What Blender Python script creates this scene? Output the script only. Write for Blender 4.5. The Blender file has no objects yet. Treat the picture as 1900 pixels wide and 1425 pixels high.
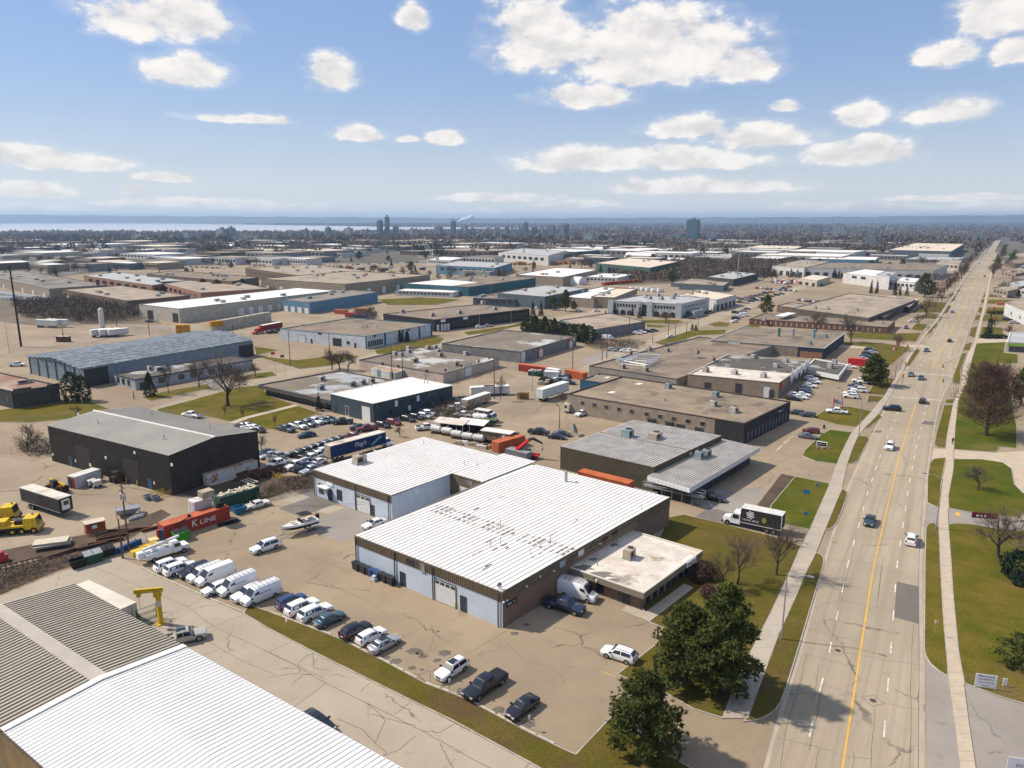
import bpy,math,random
import numpy as np
from mathutils import Vector,Matrix
R=random.Random(11)
sc=bpy.context.scene
COL=sc.collection
rad=math.radians
# ------------------------------------------------------------------ camera
F,YH,CX,CY=1370.0,407.0,950.0,712.5
PIT=math.atan((CY-YH)/F);SP,CP=math.sin(PIT),math.cos(PIT)
CAMH=55.0
cam=bpy.data.objects.new('camera',bpy.data.cameras.new('camera'))
COL.objects.link(cam);sc.camera=cam
cam.location=(0,0,CAMH);cam.rotation_euler=(math.pi/2-PIT,0,0)
cam.data.sensor_width=36.0;cam.data.sensor_fit='HORIZONTAL';cam.data.lens=36.0*F/1900.0
cam.data.clip_start=0.5;cam.data.clip_end=90000.0
# ------------------------------------------------------------------ light
SUN_AZ,SUN_EL=rad(283),rad(46)
sun=bpy.data.objects.new('sun',bpy.data.lights.new('sun','SUN'));COL.objects.link(sun)
sun.data.energy=3.8;sun.data.angle=rad(2.0);sun.data.color=(1.0,0.90,0.77)
sd=Vector((math.sin(SUN_AZ)*math.cos(SUN_EL),math.cos(SUN_AZ)*math.cos(SUN_EL),math.sin(SUN_EL)))
sun.rotation_euler=(-sd).to_track_quat('-Z','Y').to_euler();sun.location=(-80,0,120)
sc.view_settings.view_transform='Standard';sc.view_settings.look='None'
sc.cycles.max_bounces=4;sc.cycles.diffuse_bounces=2;sc.cycles.glossy_bounces=2;sc.cycles.transmission_bounces=2;sc.cycles.volume_bounces=0;sc.cycles.adaptive_threshold=.02
sc.view_settings.exposure=0.62;sc.view_settings.gamma=1.0;sc.view_settings.use_curve_mapping=False
# ------------------------------------------------------------------ sky with drifting cumulus
W=bpy.data.worlds.new('World');sc.world=W;W.use_nodes=True
wn,wl=W.node_tree.nodes,W.node_tree.links;wn.clear()
def N(nt,t,**k):
    n=nt.nodes.new(t)
    for a,v in k.items():
        if a.startswith('i_'):n.inputs[int(a[2:])].default_value=v
        else:setattr(n,a,v)
    return n
def mth(nt,op,a,b=None,c=None,clamp=False):
    n=nt.nodes.new('ShaderNodeMath');n.operation=op;n.use_clamp=clamp
    for i,v in enumerate((a,b,c)):
        if v is None:continue
        if isinstance(v,(int,float)):n.inputs[i].default_value=v
        else:nt.links.new(v,n.inputs[i])
    return n.outputs[0]
def smooth(nt,v,a,b,to0=0.0,to1=1.0):
    n=nt.nodes.new('ShaderNodeMapRange');n.interpolation_type='SMOOTHSTEP'
    nt.links.new(v,n.inputs[0]);n.inputs[1].default_value=a;n.inputs[2].default_value=b
    n.inputs[3].default_value=to0;n.inputs[4].default_value=to1
    return n.outputs[0]
def mixc(nt,f,a,b,bt='MIX'):
    n=nt.nodes.new('ShaderNodeMix');n.data_type='RGBA';n.blend_type=bt
    for s,v in ((n.inputs['Factor'],f),(n.inputs[6],a),(n.inputs[7],b)):
        if isinstance(v,(int,float)):s.default_value=v
        elif isinstance(v,tuple):s.default_value=(v[0],v[1],v[2],1)
        else:nt.links.new(v,s)
    return n.outputs[2]
def build_sky():
    nt=W.node_tree
    out=N(nt,'ShaderNodeOutputWorld');bg=N(nt,'ShaderNodeBackground');bg.inputs[1].default_value=0.072
    nt.links.new(bg.outputs[0],out.inputs[0])
    sky=N(nt,'ShaderNodeTexSky',sky_type='NISHITA',sun_disc=False,sun_elevation=SUN_EL,sun_rotation=SUN_AZ)
    sky.altitude=100;sky.air_density=1.3;sky.dust_density=0.1;sky.ozone_density=2.2
    tc=N(nt,'ShaderNodeTexCoord');sp=N(nt,'ShaderNodeSeparateXYZ');nt.links.new(tc.outputs['Generated'],sp.inputs[0])
    x,y,z=sp.outputs
    az=mth(nt,'ARCTAN2',x,y);el=mth(nt,'ARCSINE',z)
    cb=N(nt,'ShaderNodeCombineXYZ');nt.links.new(az,cb.inputs[0]);nt.links.new(mth(nt,'MULTIPLY',el,1.7),cb.inputs[1])
    n1=N(nt,'ShaderNodeTexNoise');n1.inputs['Scale'].default_value=15;n1.inputs['Detail'].default_value=9;n1.inputs['Roughness'].default_value=.6
    nt.links.new(cb.outputs[0],n1.inputs['Vector'])
    n2=N(nt,'ShaderNodeTexNoise');n2.inputs['Scale'].default_value=46;n2.inputs['Detail'].default_value=6;n2.inputs['Roughness'].default_value=.6
    nt.links.new(cb.outputs[0],n2.inputs['Vector'])
    edge=mth(nt,'ADD',mth(nt,'MULTIPLY',mth(nt,'SUBTRACT',n1.outputs[0],.5),3.9),mth(nt,'MULTIPLY',mth(nt,'SUBTRACT',n2.outputs[0],.5),1.5))
    CL=[(290,28,120,46,.12),(350,128,66,30,.2),(615,133,46,34,.1),(768,30,26,26,-.4),(1000,60,92,72,.1),
          (1205,75,165,78,.16),(1385,118,62,34,.35),(1090,176,90,24,.05),(1175,128,90,30,0),(1270,235,78,24,.1),(1395,250,100,26,.14),(1600,208,42,24,.1),
          (1755,204,62,25,.12),(1458,198,24,11,0),(1760,92,52,26,-.1),(1850,18,72,40,.1),(1885,90,38,26,0),
          (1130,290,165,26,.02),(1270,293,150,24,0),(1040,300,80,22,.1),(1300,344,165,18,.05),(1595,282,90,26,-.05),(1620,262,40,16,0),(65,290,95,20,.12),(150,304,80,16,.12),
          (440,217,85,10,.04),(665,246,46,15,0),(825,254,34,15,-.2),(757,256,22,9,0),
          (60,352,75,14,.05),(315,330,42,10,.08),(245,352,28,10,0),(350,374,160,9,.04),(520,384,130,8,.02),(60,386,90,8,0),
          (930,366,100,9,.03),(1080,378,110,8,0),(880,392,60,6,0),(1560,383,120,9,-.02),(1790,366,130,7,-.04),(1850,384,90,9,0),(1680,389,150,7,0)]
    rr=random.Random(5)
    for k in range(26):  # unseen clouds beyond the view, enlarged overhead to add fill to the shadows
        e_=rad(5+72*rr.random()**1.2);CL.append((None,rad(50+rr.random()*260),e_,(rad(4)+e_*.16*rr.uniform(.6,1.3))/math.cos(e_),0))
    dens=None
    pv=N(nt,'ShaderNodeCombineXYZ');nt.links.new(az,pv.inputs[0]);nt.links.new(el,pv.inputs[1])
    sh=N(nt,'ShaderNodeVectorMath',operation='MULTIPLY_ADD');nt.links.new(n1.outputs[1],sh.inputs[0]);sh.inputs[1].default_value=(.03,.016,0);nt.links.new(pv.outputs[0],sh.inputs[2])
    for c in CL:
        if c[0]is None:
            a0=c[1]if c[1]<math.pi else c[1]-2*math.pi
            e0,ra=c[2],c[3];re=ra*math.cos(e0)*(.33+.4*e0)
        else:
            px,py,hw,hh,tl=c
            d=Vector(((px-CX)/F,CP-(py-CY)/F*SP,-SP-(py-CY)/F*CP)).normalized()
            a0=math.atan2(d.x,d.y);e0=math.asin(d.z);ra=hw/F*d.y;re=hh/F
        a0+=.015;e0+=.008-re*.25
        q=N(nt,'ShaderNodeVectorMath',operation='MULTIPLY_ADD');nt.links.new(sh.outputs[0],q.inputs[0]);q.inputs[1].default_value=(1/ra,1/re,0);q.inputs[2].default_value=(-a0/ra,-e0/re,0)
        fl=N(nt,'ShaderNodeVectorMath',operation='MULTIPLY');nt.links.new(q.outputs[0],fl.inputs[0]);fl.inputs[1].default_value=(-1,-1.7,0)
        mx=N(nt,'ShaderNodeVectorMath',operation='MAXIMUM');nt.links.new(q.outputs[0],mx.inputs[0]);nt.links.new(fl.outputs[0],mx.inputs[1])
        r2=N(nt,'ShaderNodeVectorMath',operation='DOT_PRODUCT');nt.links.new(mx.outputs[0],r2.inputs[0]);nt.links.new(mx.outputs[0],r2.inputs[1])
        dens=r2.outputs['Value']if dens is None else mth(nt,'SMOOTH_MIN',dens,r2.outputs['Value'],.5)
    dens=mth(nt,'SUBTRACT',1.55,mth(nt,'MINIMUM',dens,4.0))
    dn=mth(nt,'ADD',dens,edge)
    a=mth(nt,'MAXIMUM',smooth(nt,dn,.15,1.1),mth(nt,'MULTIPLY',smooth(nt,dn,-.5,.7),.22))
    a=mth(nt,'MULTIPLY',a,smooth(nt,el,rad(.05),rad(1.2),.0,1.0))
    up_=N(nt,'ShaderNodeVectorMath',operation='ADD');nt.links.new(cb.outputs[0],up_.inputs[0]);up_.inputs[1].default_value=(-.006,.022,0)
    n3=N(nt,'ShaderNodeTexNoise');n3.inputs['Scale'].default_value=15;n3.inputs['Detail'].default_value=4;n3.inputs['Roughness'].default_value=.55;nt.links.new(up_.outputs[0],n3.inputs['Vector'])
    t=mth(nt,'SUBTRACT',mth(nt,'MULTIPLY',mth(nt,'SUBTRACT',n1.outputs[0],n3.outputs[0]),2.2),mth(nt,'MULTIPLY',smooth(nt,dens,.6,1.55),.16))
    t=smooth(nt,t,-.55,.25)
    cc=mixc(nt,t,(6.9,6.7,6.6),(9.3,8.9,8.4))
    veil=mth(nt,'MULTIPLY',mth(nt,'POWER',mth(nt,'SUBTRACT',1.0,mth(nt,'MULTIPLY',mth(nt,'ABSOLUTE',el),3.2,clamp=True)),3.4),.85)
    tint=mixc(nt,.5,mixc(nt,1.0,sky.outputs[0],(.80,.82,1.02),'MULTIPLY'),(2.9,4.3,7.1))
    base=mixc(nt,veil,tint,(7.6,7.9,7.8))
    col=mixc(nt,mth(nt,'MULTIPLY',a,.97),base,cc)
    nt.links.new(col,bg.inputs[0])
build_sky()
W.cycles.sampling_method='MANUAL';W.cycles.sample_map_resolution=256
# ------------------------------------------------------------------ pixels to places (a pixel gives a direction, the ground or a height the distance)
def G(px,py,z=0.0):
    a=(px-CX)/F;b=(py-CY)/F
    t=(z-CAMH)/(-SP-b*CP)
    return Vector((a*t,(CP-b*SP)*t,z))
def S(p):
    zz=p[2]-CAMH;d=p[1]*CP-zz*SP;u=-(p[1]*SP+zz*CP)
    return (CX+F*p[0]/d,CY+F*u/d)
def height_of(b,ty):
    p=G(*b);lo,hi=0.0,90.0
    for _ in range(40):
        m=(lo+hi)/2
        if S((p.x,p.y,m))[1]>ty:lo=m
        else:hi=m
    return lo
FR={'Z1':(0,380,2.969),'Z2':(620,380,2.969),'Z3':(1260,380,2.969),'Z4':(0,580,3.8),'Z5':(450,580,3.8),'Z6':(900,560,3.8),
      'Z7':(1350,560,3.4545),'Y1':(0,820,3.8),'Y2':(450,780,3.1667),'Y3':(1000,780,3.75),'Y4':(1400,820,3.8),'Y5':(0,1050,3.1667),
      'Y6':(500,1050,3.1667),'Y7':(1000,1050,3.8),'Y8':(1400,1050,3.8),'V1':(560,840,4.75),'V2':(860,900,4.75),'V3':(1560,900,5.588),
      'W3':(1560,440,5.479),'U1':(440,740,7.308),'U2':(900,640,10.556),'U3':(1100,520,5.9375),'U5':(680,700,6.786),'U6':(1460,600,7.917),
      'T1':(1330,920,12.667),'T2':(560,780,9.5),'T3':(780,750,7.917),'T5':(1480,720,11.875),'T6':(440,920,9.5),'T7':(0,930,9.5),'T8':(1780,560,10.175),'P':(0,0,1.0)}
def Q(f,x,y):
    a,b,s=FR[f];return (a+x/s,b+y/s)
def GQ(f,x,y,z=0.0):return G(*Q(f,x,y),z)
def PL(*pts,z=0.0):return [G(x,y,z)for x,y in pts]
def azdir(a):return Vector((math.sin(rad(a)),math.cos(rad(a)),0))
# ------------------------------------------------------------------ materials
MATS={}
def mat(name,c,c2=None,scale=.3,rough=.85,metal=0.0,bump=0.0,bscale=None,fine=.0,fscale=None,c3=None,s3=.05,spec=None,stretch=None,obj=False,lo=.35,hi=.65,lo3=.5,hi3=.62,coat=0.0):
    """procedural surface: base colour c blotched with c2 (noise), stained with c3, fine grain, relief"""
    if name in MATS:return MATS[name]
    m=bpy.data.materials.new(name);m.use_nodes=True;nt=m.node_tree
    bs=nt.nodes['Principled BSDF'];bs.inputs['Roughness'].default_value=rough;bs.inputs['Metallic'].default_value=metal
    if spec is None and metal==0 and rough>.5:spec=.22
    if spec is not None:bs.inputs['Specular IOR Level'].default_value=spec
    if coat:bs.inputs['Coat Weight'].default_value=coat;bs.inputs['Coat Roughness'].default_value=.05
    if c2 is None and not fine and not bump:
        bs.inputs['Base Color'].default_value=(*c,1);MATS[name]=m;return m
    if obj:
        pos=N(nt,'ShaderNodeTexCoord').outputs['Object']
    else:
        pos=N(nt,'ShaderNodeNewGeometry').outputs['Position']
    if stretch:
        mp=N(nt,'ShaderNodeMapping');nt.links.new(pos,mp.inputs[0])
        mp.inputs['Rotation'].default_value=(0,0,rad(stretch[0]));mp.inputs['Scale'].default_value=stretch[1]
        pos=mp.outputs[0]
    def noise(s,d=5,r=.6):
        n=N(nt,'ShaderNodeTexNoise');n.inputs['Scale'].default_value=s;n.inputs['Detail'].default_value=d;n.inputs['Roughness'].default_value=r
        nt.links.new(pos,n.inputs['Vector']);return n.outputs[0]
    col=(c[0],c[1],c[2])
    if c2 is not None:col=mixc(nt,smooth(nt,noise(scale,7,.62),lo,hi),col,c2)
    if c3 is not None:col=mixc(nt,smooth(nt,noise(s3,6,.62),lo3,hi3),col,c3)
    if fine:
        f=smooth(nt,noise(fscale or scale*22,3,.7),.25,.75,1-fine,1+fine)
        col=mixc(nt,1.0,col,f,'MULTIPLY')
    if isinstance(col,tuple):bs.inputs['Base Color'].default_value=(*col,1)
    else:nt.links.new(col,bs.inputs['Base Color'])
    if bump:
        b=N(nt,'ShaderNodeBump');b.inputs['Strength'].default_value=bump;b.inputs['Distance'].default_value=.05
        nt.links.new(noise(bscale or scale*10,4),b.inputs['Height']);nt.links.new(b.outputs[0],bs.inputs['Normal'])
    MATS[name]=m;return m
def crack_mat(name,c,c2,c3,scale=.09,cell=.12,crack=(.1,.09,.08),width=.012,streak=None,rough=.9,wear=.25,fine=.22):
    """weathered paving: blotches, grain, wandering cracks, lane streaks"""
    if name in MATS:return MATS[name]
    m=bpy.data.materials.new(name);m.use_nodes=True;nt=m.node_tree
    bs=nt.nodes['Principled BSDF'];bs.inputs['Roughness'].default_value=rough;bs.inputs['Specular IOR Level'].default_value=.15
    pos=N(nt,'ShaderNodeNewGeometry').outputs['Position']
    def noise(s,d=5,r=.6,v=None,o=0):
        n=N(nt,'ShaderNodeTexNoise');n.inputs['Scale'].default_value=s;n.inputs['Detail'].default_value=d;n.inputs['Roughness'].default_value=r
        nt.links.new(v or pos,n.inputs['Vector']);return n.outputs[o]
    col=mixc(nt,smooth(nt,noise(scale,8,.6),.36,.66),c,c2)
    col=mixc(nt,mth(nt,'MULTIPLY',smooth(nt,noise(.011,6,.6),.45,.62),.6),col,tuple(v*.82 for v in c2))
    col=mixc(nt,mth(nt,'MULTIPLY',smooth(nt,noise(scale*5.3,6,.68),.56,.74),.75),col,c3)
    if streak is not None:
        mp=N(nt,'ShaderNodeMapping');mp.inputs['Rotation'].default_value=(0,0,rad(streak));nt.links.new(pos,mp.inputs[0])
        mp2=N(nt,'ShaderNodeMapping');mp2.inputs['Scale'].default_value=(.75,.012,1);nt.links.new(mp.outputs[0],mp2.inputs[0])
        col=mixc(nt,mth(nt,'MULTIPLY',smooth(nt,noise(1.0,4,.7,mp2.outputs[0]),.42,.64),.7),col,c3)
    wv=N(nt,'ShaderNodeVectorMath',operation='MULTIPLY_ADD');nt.links.new(noise(.35,4,.6,None,1),wv.inputs[0]);wv.inputs[1].default_value=(3.4,3.4,0);nt.links.new(pos,wv.inputs[2])
    vo=N(nt,'ShaderNodeTexVoronoi',feature='DISTANCE_TO_EDGE');vo.inputs['Scale'].default_value=cell;nt.links.new(wv.outputs[0],vo.inputs['Vector'])
    ck=smooth(nt,vo.outputs[0],width*.35,width,1,0)
    ck=mth(nt,'MULTIPLY',ck,smooth(nt,noise(.13,3),.44,.58))
    col=mixc(nt,mth(nt,'MULTIPLY',ck,.8),col,crack)
    f=smooth(nt,noise(9,4,.75),.25,.75,1-fine,1+fine)
    col=mixc(nt,1.0,col,f,'MULTIPLY')
    nt.links.new(col,bs.inputs['Base Color'])
    b=N(nt,'ShaderNodeBump');b.inputs['Strength'].default_value=.25;b.inputs['Distance'].default_value=.02
    nt.links.new(noise(14,3),b.inputs['Height']);nt.links.new(b.outputs[0],bs.inputs['Normal'])
    MATS[name]=m;return m
def glass_mat(name,c,rough=.08):
    return mat(name,c,rough=rough,spec=.8)
def paint(name,c,rough=.32,metal=.0):return mat('car_paint_'+name,c,rough=rough,metal=metal,coat=.6)
# ------------------------------------------------------------------ objects
ORG={}
def _k(o):return o.name
def tag(o,label=None,cat=None,group=None,kind=None):
    if label:o['label']=label
    if cat:o['category']=cat
    if group:o['group']=group
    if kind:o['kind']=kind
    return o
def thing(name,loc=(0,0,0),label=None,cat=None,group=None,rz=0.0,parent=None):
    o=bpy.data.objects.new(name,None);COL.objects.link(o);o.empty_display_size=.3
    o.location=loc;o.rotation_euler=(0,0,rz);ORG[o.name]=Vector(loc)
    if parent is not None:o.parent=parent
    return tag(o,label,cat,group)
class MB:
    def __init__(s):s.v=[];s.f=[];s.m=[];s.mi=0
    def add(s,vs,fs,mi=None):
        b=len(s.v);s.v+=[tuple(q)for q in vs];s.f+=[tuple(b+i for i in f)for f in fs];s.m+=[s.mi if mi is None else mi]*len(fs);return s
    def quad(s,a,b,c,d,mi=None):return s.add([a,b,c,d],[(0,1,2,3)],mi)
    def hexa(s,p,mi=None):
        return s.add(p,[(3,2,1,0),(4,5,6,7),(0,1,5,4),(1,2,6,5),(2,3,7,6),(3,0,4,7)],mi)
    def box(s,x0,x1,y0,y1,z0,z1,mi=None):
        return s.hexa([(x0,y0,z0),(x1,y0,z0),(x1,y1,z0),(x0,y1,z0),(x0,y0,z1),(x1,y0,z1),(x1,y1,z1),(x0,y1,z1)],mi)
    def obox(s,c,ax,lx,ly,z0,z1,mi=None):
        ax=Vector((ax[0],ax[1],0));ay=Vector((-ax.y,ax.x,0));c=Vector((c[0],c[1],0));p=[]
        for z in (z0,z1):
            for sx,sy in ((-1,-1),(1,-1),(1,1),(-1,1)):
                q=c+ax*(sx*lx/2)+ay*(sy*ly/2);p.append((q.x,q.y,z))
        return s.hexa(p,mi)
    def prism(s,poly,z0,z1,top=True,bot=False,mi=None):
        n=len(poly);a=sum(poly[i][0]*poly[(i+1)%n][1]-poly[(i+1)%n][0]*poly[i][1]for i in range(n))
        pl=list(poly)if a>0 else list(poly)[::-1]
        vs=[(q[0],q[1],z0)for q in pl]+[(q[0],q[1],z1)for q in pl]
        fs=[(i,(i+1)%n,n+(i+1)%n,n+i)for i in range(n)]
        if top:fs.append(tuple(range(n,2*n)))
        if bot:fs.append(tuple(range(n-1,-1,-1)))
        return s.add(vs,fs,mi)
    def sheet(s,poly,z,mi=None):
        n=len(poly);a=sum(poly[i][0]*poly[(i+1)%n][1]-poly[(i+1)%n][0]*poly[i][1]for i in range(n))
        pl=list(poly)if a>0 else list(poly)[::-1]
        return s.add([(q[0],q[1],z)for q in pl],[tuple(range(n))],mi)
    def strip(s,pts,w,z,mi=None):
        P_=[Vector((q[0],q[1],0))for q in pts];P_=[p for i,p in enumerate(P_)if i==0 or (p-P_[i-1]).length>1e-4]
        n=len(P_);vs=[]
        for i in range(n):
            d1=(P_[i]-P_[max(i-1,0)]);d2=(P_[min(i+1,n-1)]-P_[i])
            d1=d1.normalized()if d1.length>1e-6 else d2.normalized();d2=d2.normalized()if d2.length>1e-6 else d1
            b=Vector((-d1.y-d2.y,d1.x+d2.x,0));b=b/max(b.length_squared,.6)*w
            vs+=[(P_[i].x-b.x,P_[i].y-b.y,z),(P_[i].x+b.x,P_[i].y+b.y,z)]
        return s.add(vs,[(2*i,2*i+2,2*i+3,2*i+1)for i in range(n-1)],mi)
    def tube(s,pts,rs,n=8,cap=True,mi=None):
        pts=[Vector(p)for p in pts];rs=rs if isinstance(rs,(list,tuple))else [rs]*len(pts);rings=[]
        for i,p in enumerate(pts):
            d=(pts[min(i+1,len(pts)-1)]-pts[max(i-1,0)]);d=d.normalized()if d.length>1e-9 else Vector((0,0,1))
            u=d.cross(Vector((0,0,1)))if abs(d.z)<.95 else d.cross(Vector((0,1,0)));u.normalize();w=d.cross(u)
            rings.append([p+(u*math.cos(2*math.pi*k/n)+w*math.sin(2*math.pi*k/n))*rs[i]for k in range(n)])
        vs=[q for r in rings for q in r];fs=[]
        for i in range(len(rings)-1):
            for k in range(n):fs.append((i*n+k,(i+1)*n+k,(i+1)*n+(k+1)%n,i*n+(k+1)%n))
        if cap:fs+=[tuple(range(n)),tuple(range((len(rings)-1)*n+n-1,(len(rings)-1)*n-1,-1))]
        return s.add(vs,fs,mi)
    def mesh(s,name,mats,smooth=False):
        me=bpy.data.meshes.new(name);me.from_pydata(s.v,[],s.f)
        for m in (mats if isinstance(mats,(list,tuple))else [mats]):me.materials.append(m)
        if any(s.m):me.polygons.foreach_set('material_index',s.m)
        if smooth:me.polygons.foreach_set('use_smooth',[True]*len(me.polygons))
        me.update();return me
    def build(s,name,mats,parent=None,smooth=False,origin=None):
        if parent is not None:
            o0=ORG[parent.name]
        else:
            if origin is None and s.v:
                xs=[q[0]for q in s.v];ys=[q[1]for q in s.v];zs=[q[2]for q in s.v]
                origin=((min(xs)+max(xs))/2,(min(ys)+max(ys))/2,min(zs))
            o0=Vector(origin)
        s.v=[(q[0]-o0.x,q[1]-o0.y,q[2]-o0.z)for q in s.v]
        o=bpy.data.objects.new(name,s.mesh(name,mats,smooth));COL.objects.link(o)
        if parent is not None:o.parent=parent;ORG[o.name]=o0
        else:o.location=o0;ORG[o.name]=Vector(o0)
        return o
def structure(name,mb,m,**k):return tag(mb.build(name,m,**k),kind='structure')
def copy_tree(o,parent=None):
    c=o.copy();COL.objects.link(c);c.parent=parent;ORG[c.name]=Vector((0,0,0))
    for ch in o.children:copy_tree(ch,c)
    return c
def inset(poly,d):
    n=len(poly);a=sum(poly[i][0]*poly[(i+1)%n][1]-poly[(i+1)%n][0]*poly[i][1]for i in range(n))
    sg=1 if a>0 else -1;out=[]
    for i in range(n):
        p0,p1,p2=(Vector((*poly[(i+k)%n][:2],0))for k in (-1,0,1))
        d1=(p1-p0).normalized();d2=(p2-p1).normalized()
        n1=Vector((-d1.y,d1.x,0))*sg;n2=Vector((-d2.y,d2.x,0))*sg
        b=n1+n2
        b=b/max(b.length_squared,.3)*2 if b.length>1e-6 else n1
        q=p1+b*d;out.append(Vector((q.x,q.y,0)))
    return out
FONT={}
def text_part(txt,m,parent,o,ux,uz,h,name='lettering',width=None,out=None,shear=0.0,bold=0.0):
    """lettering as thin mesh: o = world centre, ux = reading direction, uz = up, h = cap height"""
    cu=bpy.data.curves.new('t','FONT');cu.body=txt;cu.align_x='CENTER';cu.align_y='CENTER';cu.size=1.0;cu.shear=shear;cu.offset=bold;cu.resolution_u=2
    t=bpy.data.objects.new('t',cu);COL.objects.link(t);bpy.context.view_layer.update()
    me0=t.to_mesh();vs=[v.co.copy()for v in me0.vertices];fs=[tuple(p.vertices)for p in me0.polygons];t.to_mesh_clear()
    bpy.data.objects.remove(t);bpy.data.curves.remove(cu)
    xs=[v.x for v in vs];ys=[v.y for v in vs];k=h/max(1e-3,(max(ys)-min(ys)));kx=k if width is None else width/(max(xs)-min(xs))
    cx,cy=(max(xs)+min(xs))/2,(max(ys)+min(ys))/2
    ux,uz=Vector(ux).normalized(),Vector(uz).normalized();o=Vector(o)
    mb=MB();mb.add([o+ux*((v.x-cx)*kx)+uz*((v.y-cy)*k)for v in vs],fs)
    return mb.build(name,m,parent)
# ================================================================== GROUND
ASPH=crack_mat('weathered_asphalt',(.315,.248,.17),(.25,.195,.133),(.185,.142,.096),.06,.055,(.11,.09,.07),.006)
YARD=crack_mat('packed_gravel_yard',(.32,.258,.185),(.235,.187,.133),(.17,.125,.08),.045,.03,(.14,.115,.09),.01,fine=.3)
CONC=crack_mat('old_concrete_paving',(.375,.322,.25),(.325,.278,.214),(.27,.23,.176),.08,.07,(.11,.095,.08),.006)
ROAD=crack_mat('road_surface',(.375,.315,.228),(.33,.275,.198),(.265,.22,.158),.05,.045,(.12,.105,.09),.008,streak=31)
WALKM=mat('sidewalk_concrete',(.47,.385,.29),(.41,.335,.25),.5,fine=.12,fscale=9,bump=.1)
WALKL=mat('sidewalk_old_concrete',(.40,.345,.275),(.335,.288,.23),.2,fine=.14,fscale=9,bump=.1)
KERB=mat('kerb_concrete',(.40,.365,.31),(.29,.26,.22),.6,fine=.15,fscale=8)
GRASS=mat('spring_grass',(.078,.08,.009),(.13,.10,.017),.16,rough=.95,spec=.05,fine=.35,fscale=6,bump=.5,bscale=7,c3=(.135,.10,.04),s3=.07,lo3=.5,hi3=.7)
GRASSG=mat('green_lawn',(.054,.074,.007),(.10,.092,.012),.12,rough=.95,spec=.05,fine=.33,fscale=6,bump=.5,bscale=7,c3=(.125,.11,.028),s3=.055,lo3=.55,hi3=.7)
GRASSB=mat('dry_grass',(.115,.087,.021),(.082,.074,.012),.2,rough=.95,spec=.05,fine=.35,fscale=6,bump=.5,bscale=7,c3=(.095,.064,.03),s3=.09,lo3=.5,hi3=.68)
EARTH=mat('bare_earth',(.10,.068,.045),(.065,.045,.03),.3,fine=.4,fscale=5,bump=.6,bscale=5)
LAND=mat('open_land',(.115,.098,.07),(.085,.08,.055),.006,fine=.2,fscale=.05,c3=(.2,.18,.15),s3=.012,lo3=.56,hi3=.6)
PAINTW=mat('road_paint_white',(.72,.70,.66),(.45,.42,.38),1.2,fine=.1)
PAINTY=mat('road_paint_yellow',(.66,.37,.06),(.50,.30,.08),.8,fine=.1)
SEAL=mat('crack_sealant',(.12,.10,.08),(.18,.15,.12),.8)
DARKP=crack_mat('patch_asphalt',(.175,.155,.14),(.15,.132,.118),(.12,.105,.095),.2,.02,(.1,.09,.08),.002)
GREYA=crack_mat('grey_drive_asphalt',(.29,.262,.23),(.245,.22,.192),(.19,.17,.148),.1,.06,(.1,.09,.08),.006)
def gz(y):
    t=min(1.0,max(0.0,(y-1300)/2300));return -26.0*t*t*(3-2*t)
mb=MB();ys_=[-300,600,1300]+[1300+100*k for k in range(1,24)]+[8000,60000]
mb.add([(x_,y_,gz(y_)-.06)for y_ in ys_ for x_ in (-60000,60000)],[(2*i,2*i+1,2*i+3,2*i+2)for i in range(len(ys_)-1)]);structure('terrain',mb,LAND,origin=(0,0,0))
mb=MB();mb.sheet([(-260,20),(120,20),(330,330),(760,1000),(300,1060),(-420,900),(-480,500)],0);structure('ground',mb,ASPH,origin=(0,0,0))
RL=[(1404,1470),(1416,1418),(1450,1303),(1479,1218),(1524,1050),(1568,912),(1608,823),(1635,771),(1661,708),(1707,650),(1729,627),(1752,582),(1772,551),(1799,511),(1826,472),(1835,461),(1847,446)]
RR=[(1718,1470),(1717,1425),(1716,1208),(1713,1050),(1716,988),(1721,899),(1730,829),(1744,751),(1767,700),(1787,647),(1798,612),(1812,579),(1829,531),(1840,487),(1846,468),(1849,461),(1857,446)]
RY=[(1556,1470),(1563,1425),(1621,1050),(1668,850),(1702,739),(1725,690),(1764,618),(1784,578),(1809,525),(1836,470),(1842,461),(1852,446)]
def xi(pl,y):
    pl=sorted(pl,key=lambda q:q[1])
    for (x0,y0),(x1,y1)in zip(pl,pl[1:]):
        if y0<=y<=y1:return x0+(x1-x0)*(y-y0)/(y1-y0)
    return pl[0][0]if y<pl[0][1]else pl[-1][0]
def rowsd(y0,y1,step):
    ys=[y0];y=y0
    while y>y1:
        a=G(xi(RY,y),y);ny=y-.5
        while(G(xi(RY,ny),ny)-a).length<step and ny>y1:ny-=.25
        y=ny;ys.append(y)
    return ys
rows=rowsd(1470,446,9)
mb=MB()
for a,b in zip(rows,rows[1:]):
    mb.quad(G(xi(RL,a),a,.012),G(xi(RR,a),a,.012),G(xi(RR,b),b,.012),G(xi(RL,b),b,.012))
road=structure('road',mb,ROAD)
def rp(f,y,z):
    l,r=G(xi(RL,y),y),G(xi(RR,y),y);p=l+(r-l)*f;p.z=z;return p
def ctr(y):return G(xi(RY,y),y,.02)
def ribbon(pts,w,z,name,m,parent):
    mb=MB();mb.strip(pts,w,z);return mb.build(name,m,parent)
ribbon([ctr(y)for y in rows if y>741],.22,.02,'centre_line',PAINTY,road)
ribbon([ctr(y)for y in rows if 450<y<692],.24,.02,'centre_line',PAINTY,road)
def frac_pt(side,y):
    l,r,c=G(xi(RL,y),y),G(xi(RR,y),y),ctr(y)
    p=(l+c)/2 if side<0 else (c+r)/2-(r-c)*.03
    return p
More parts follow.
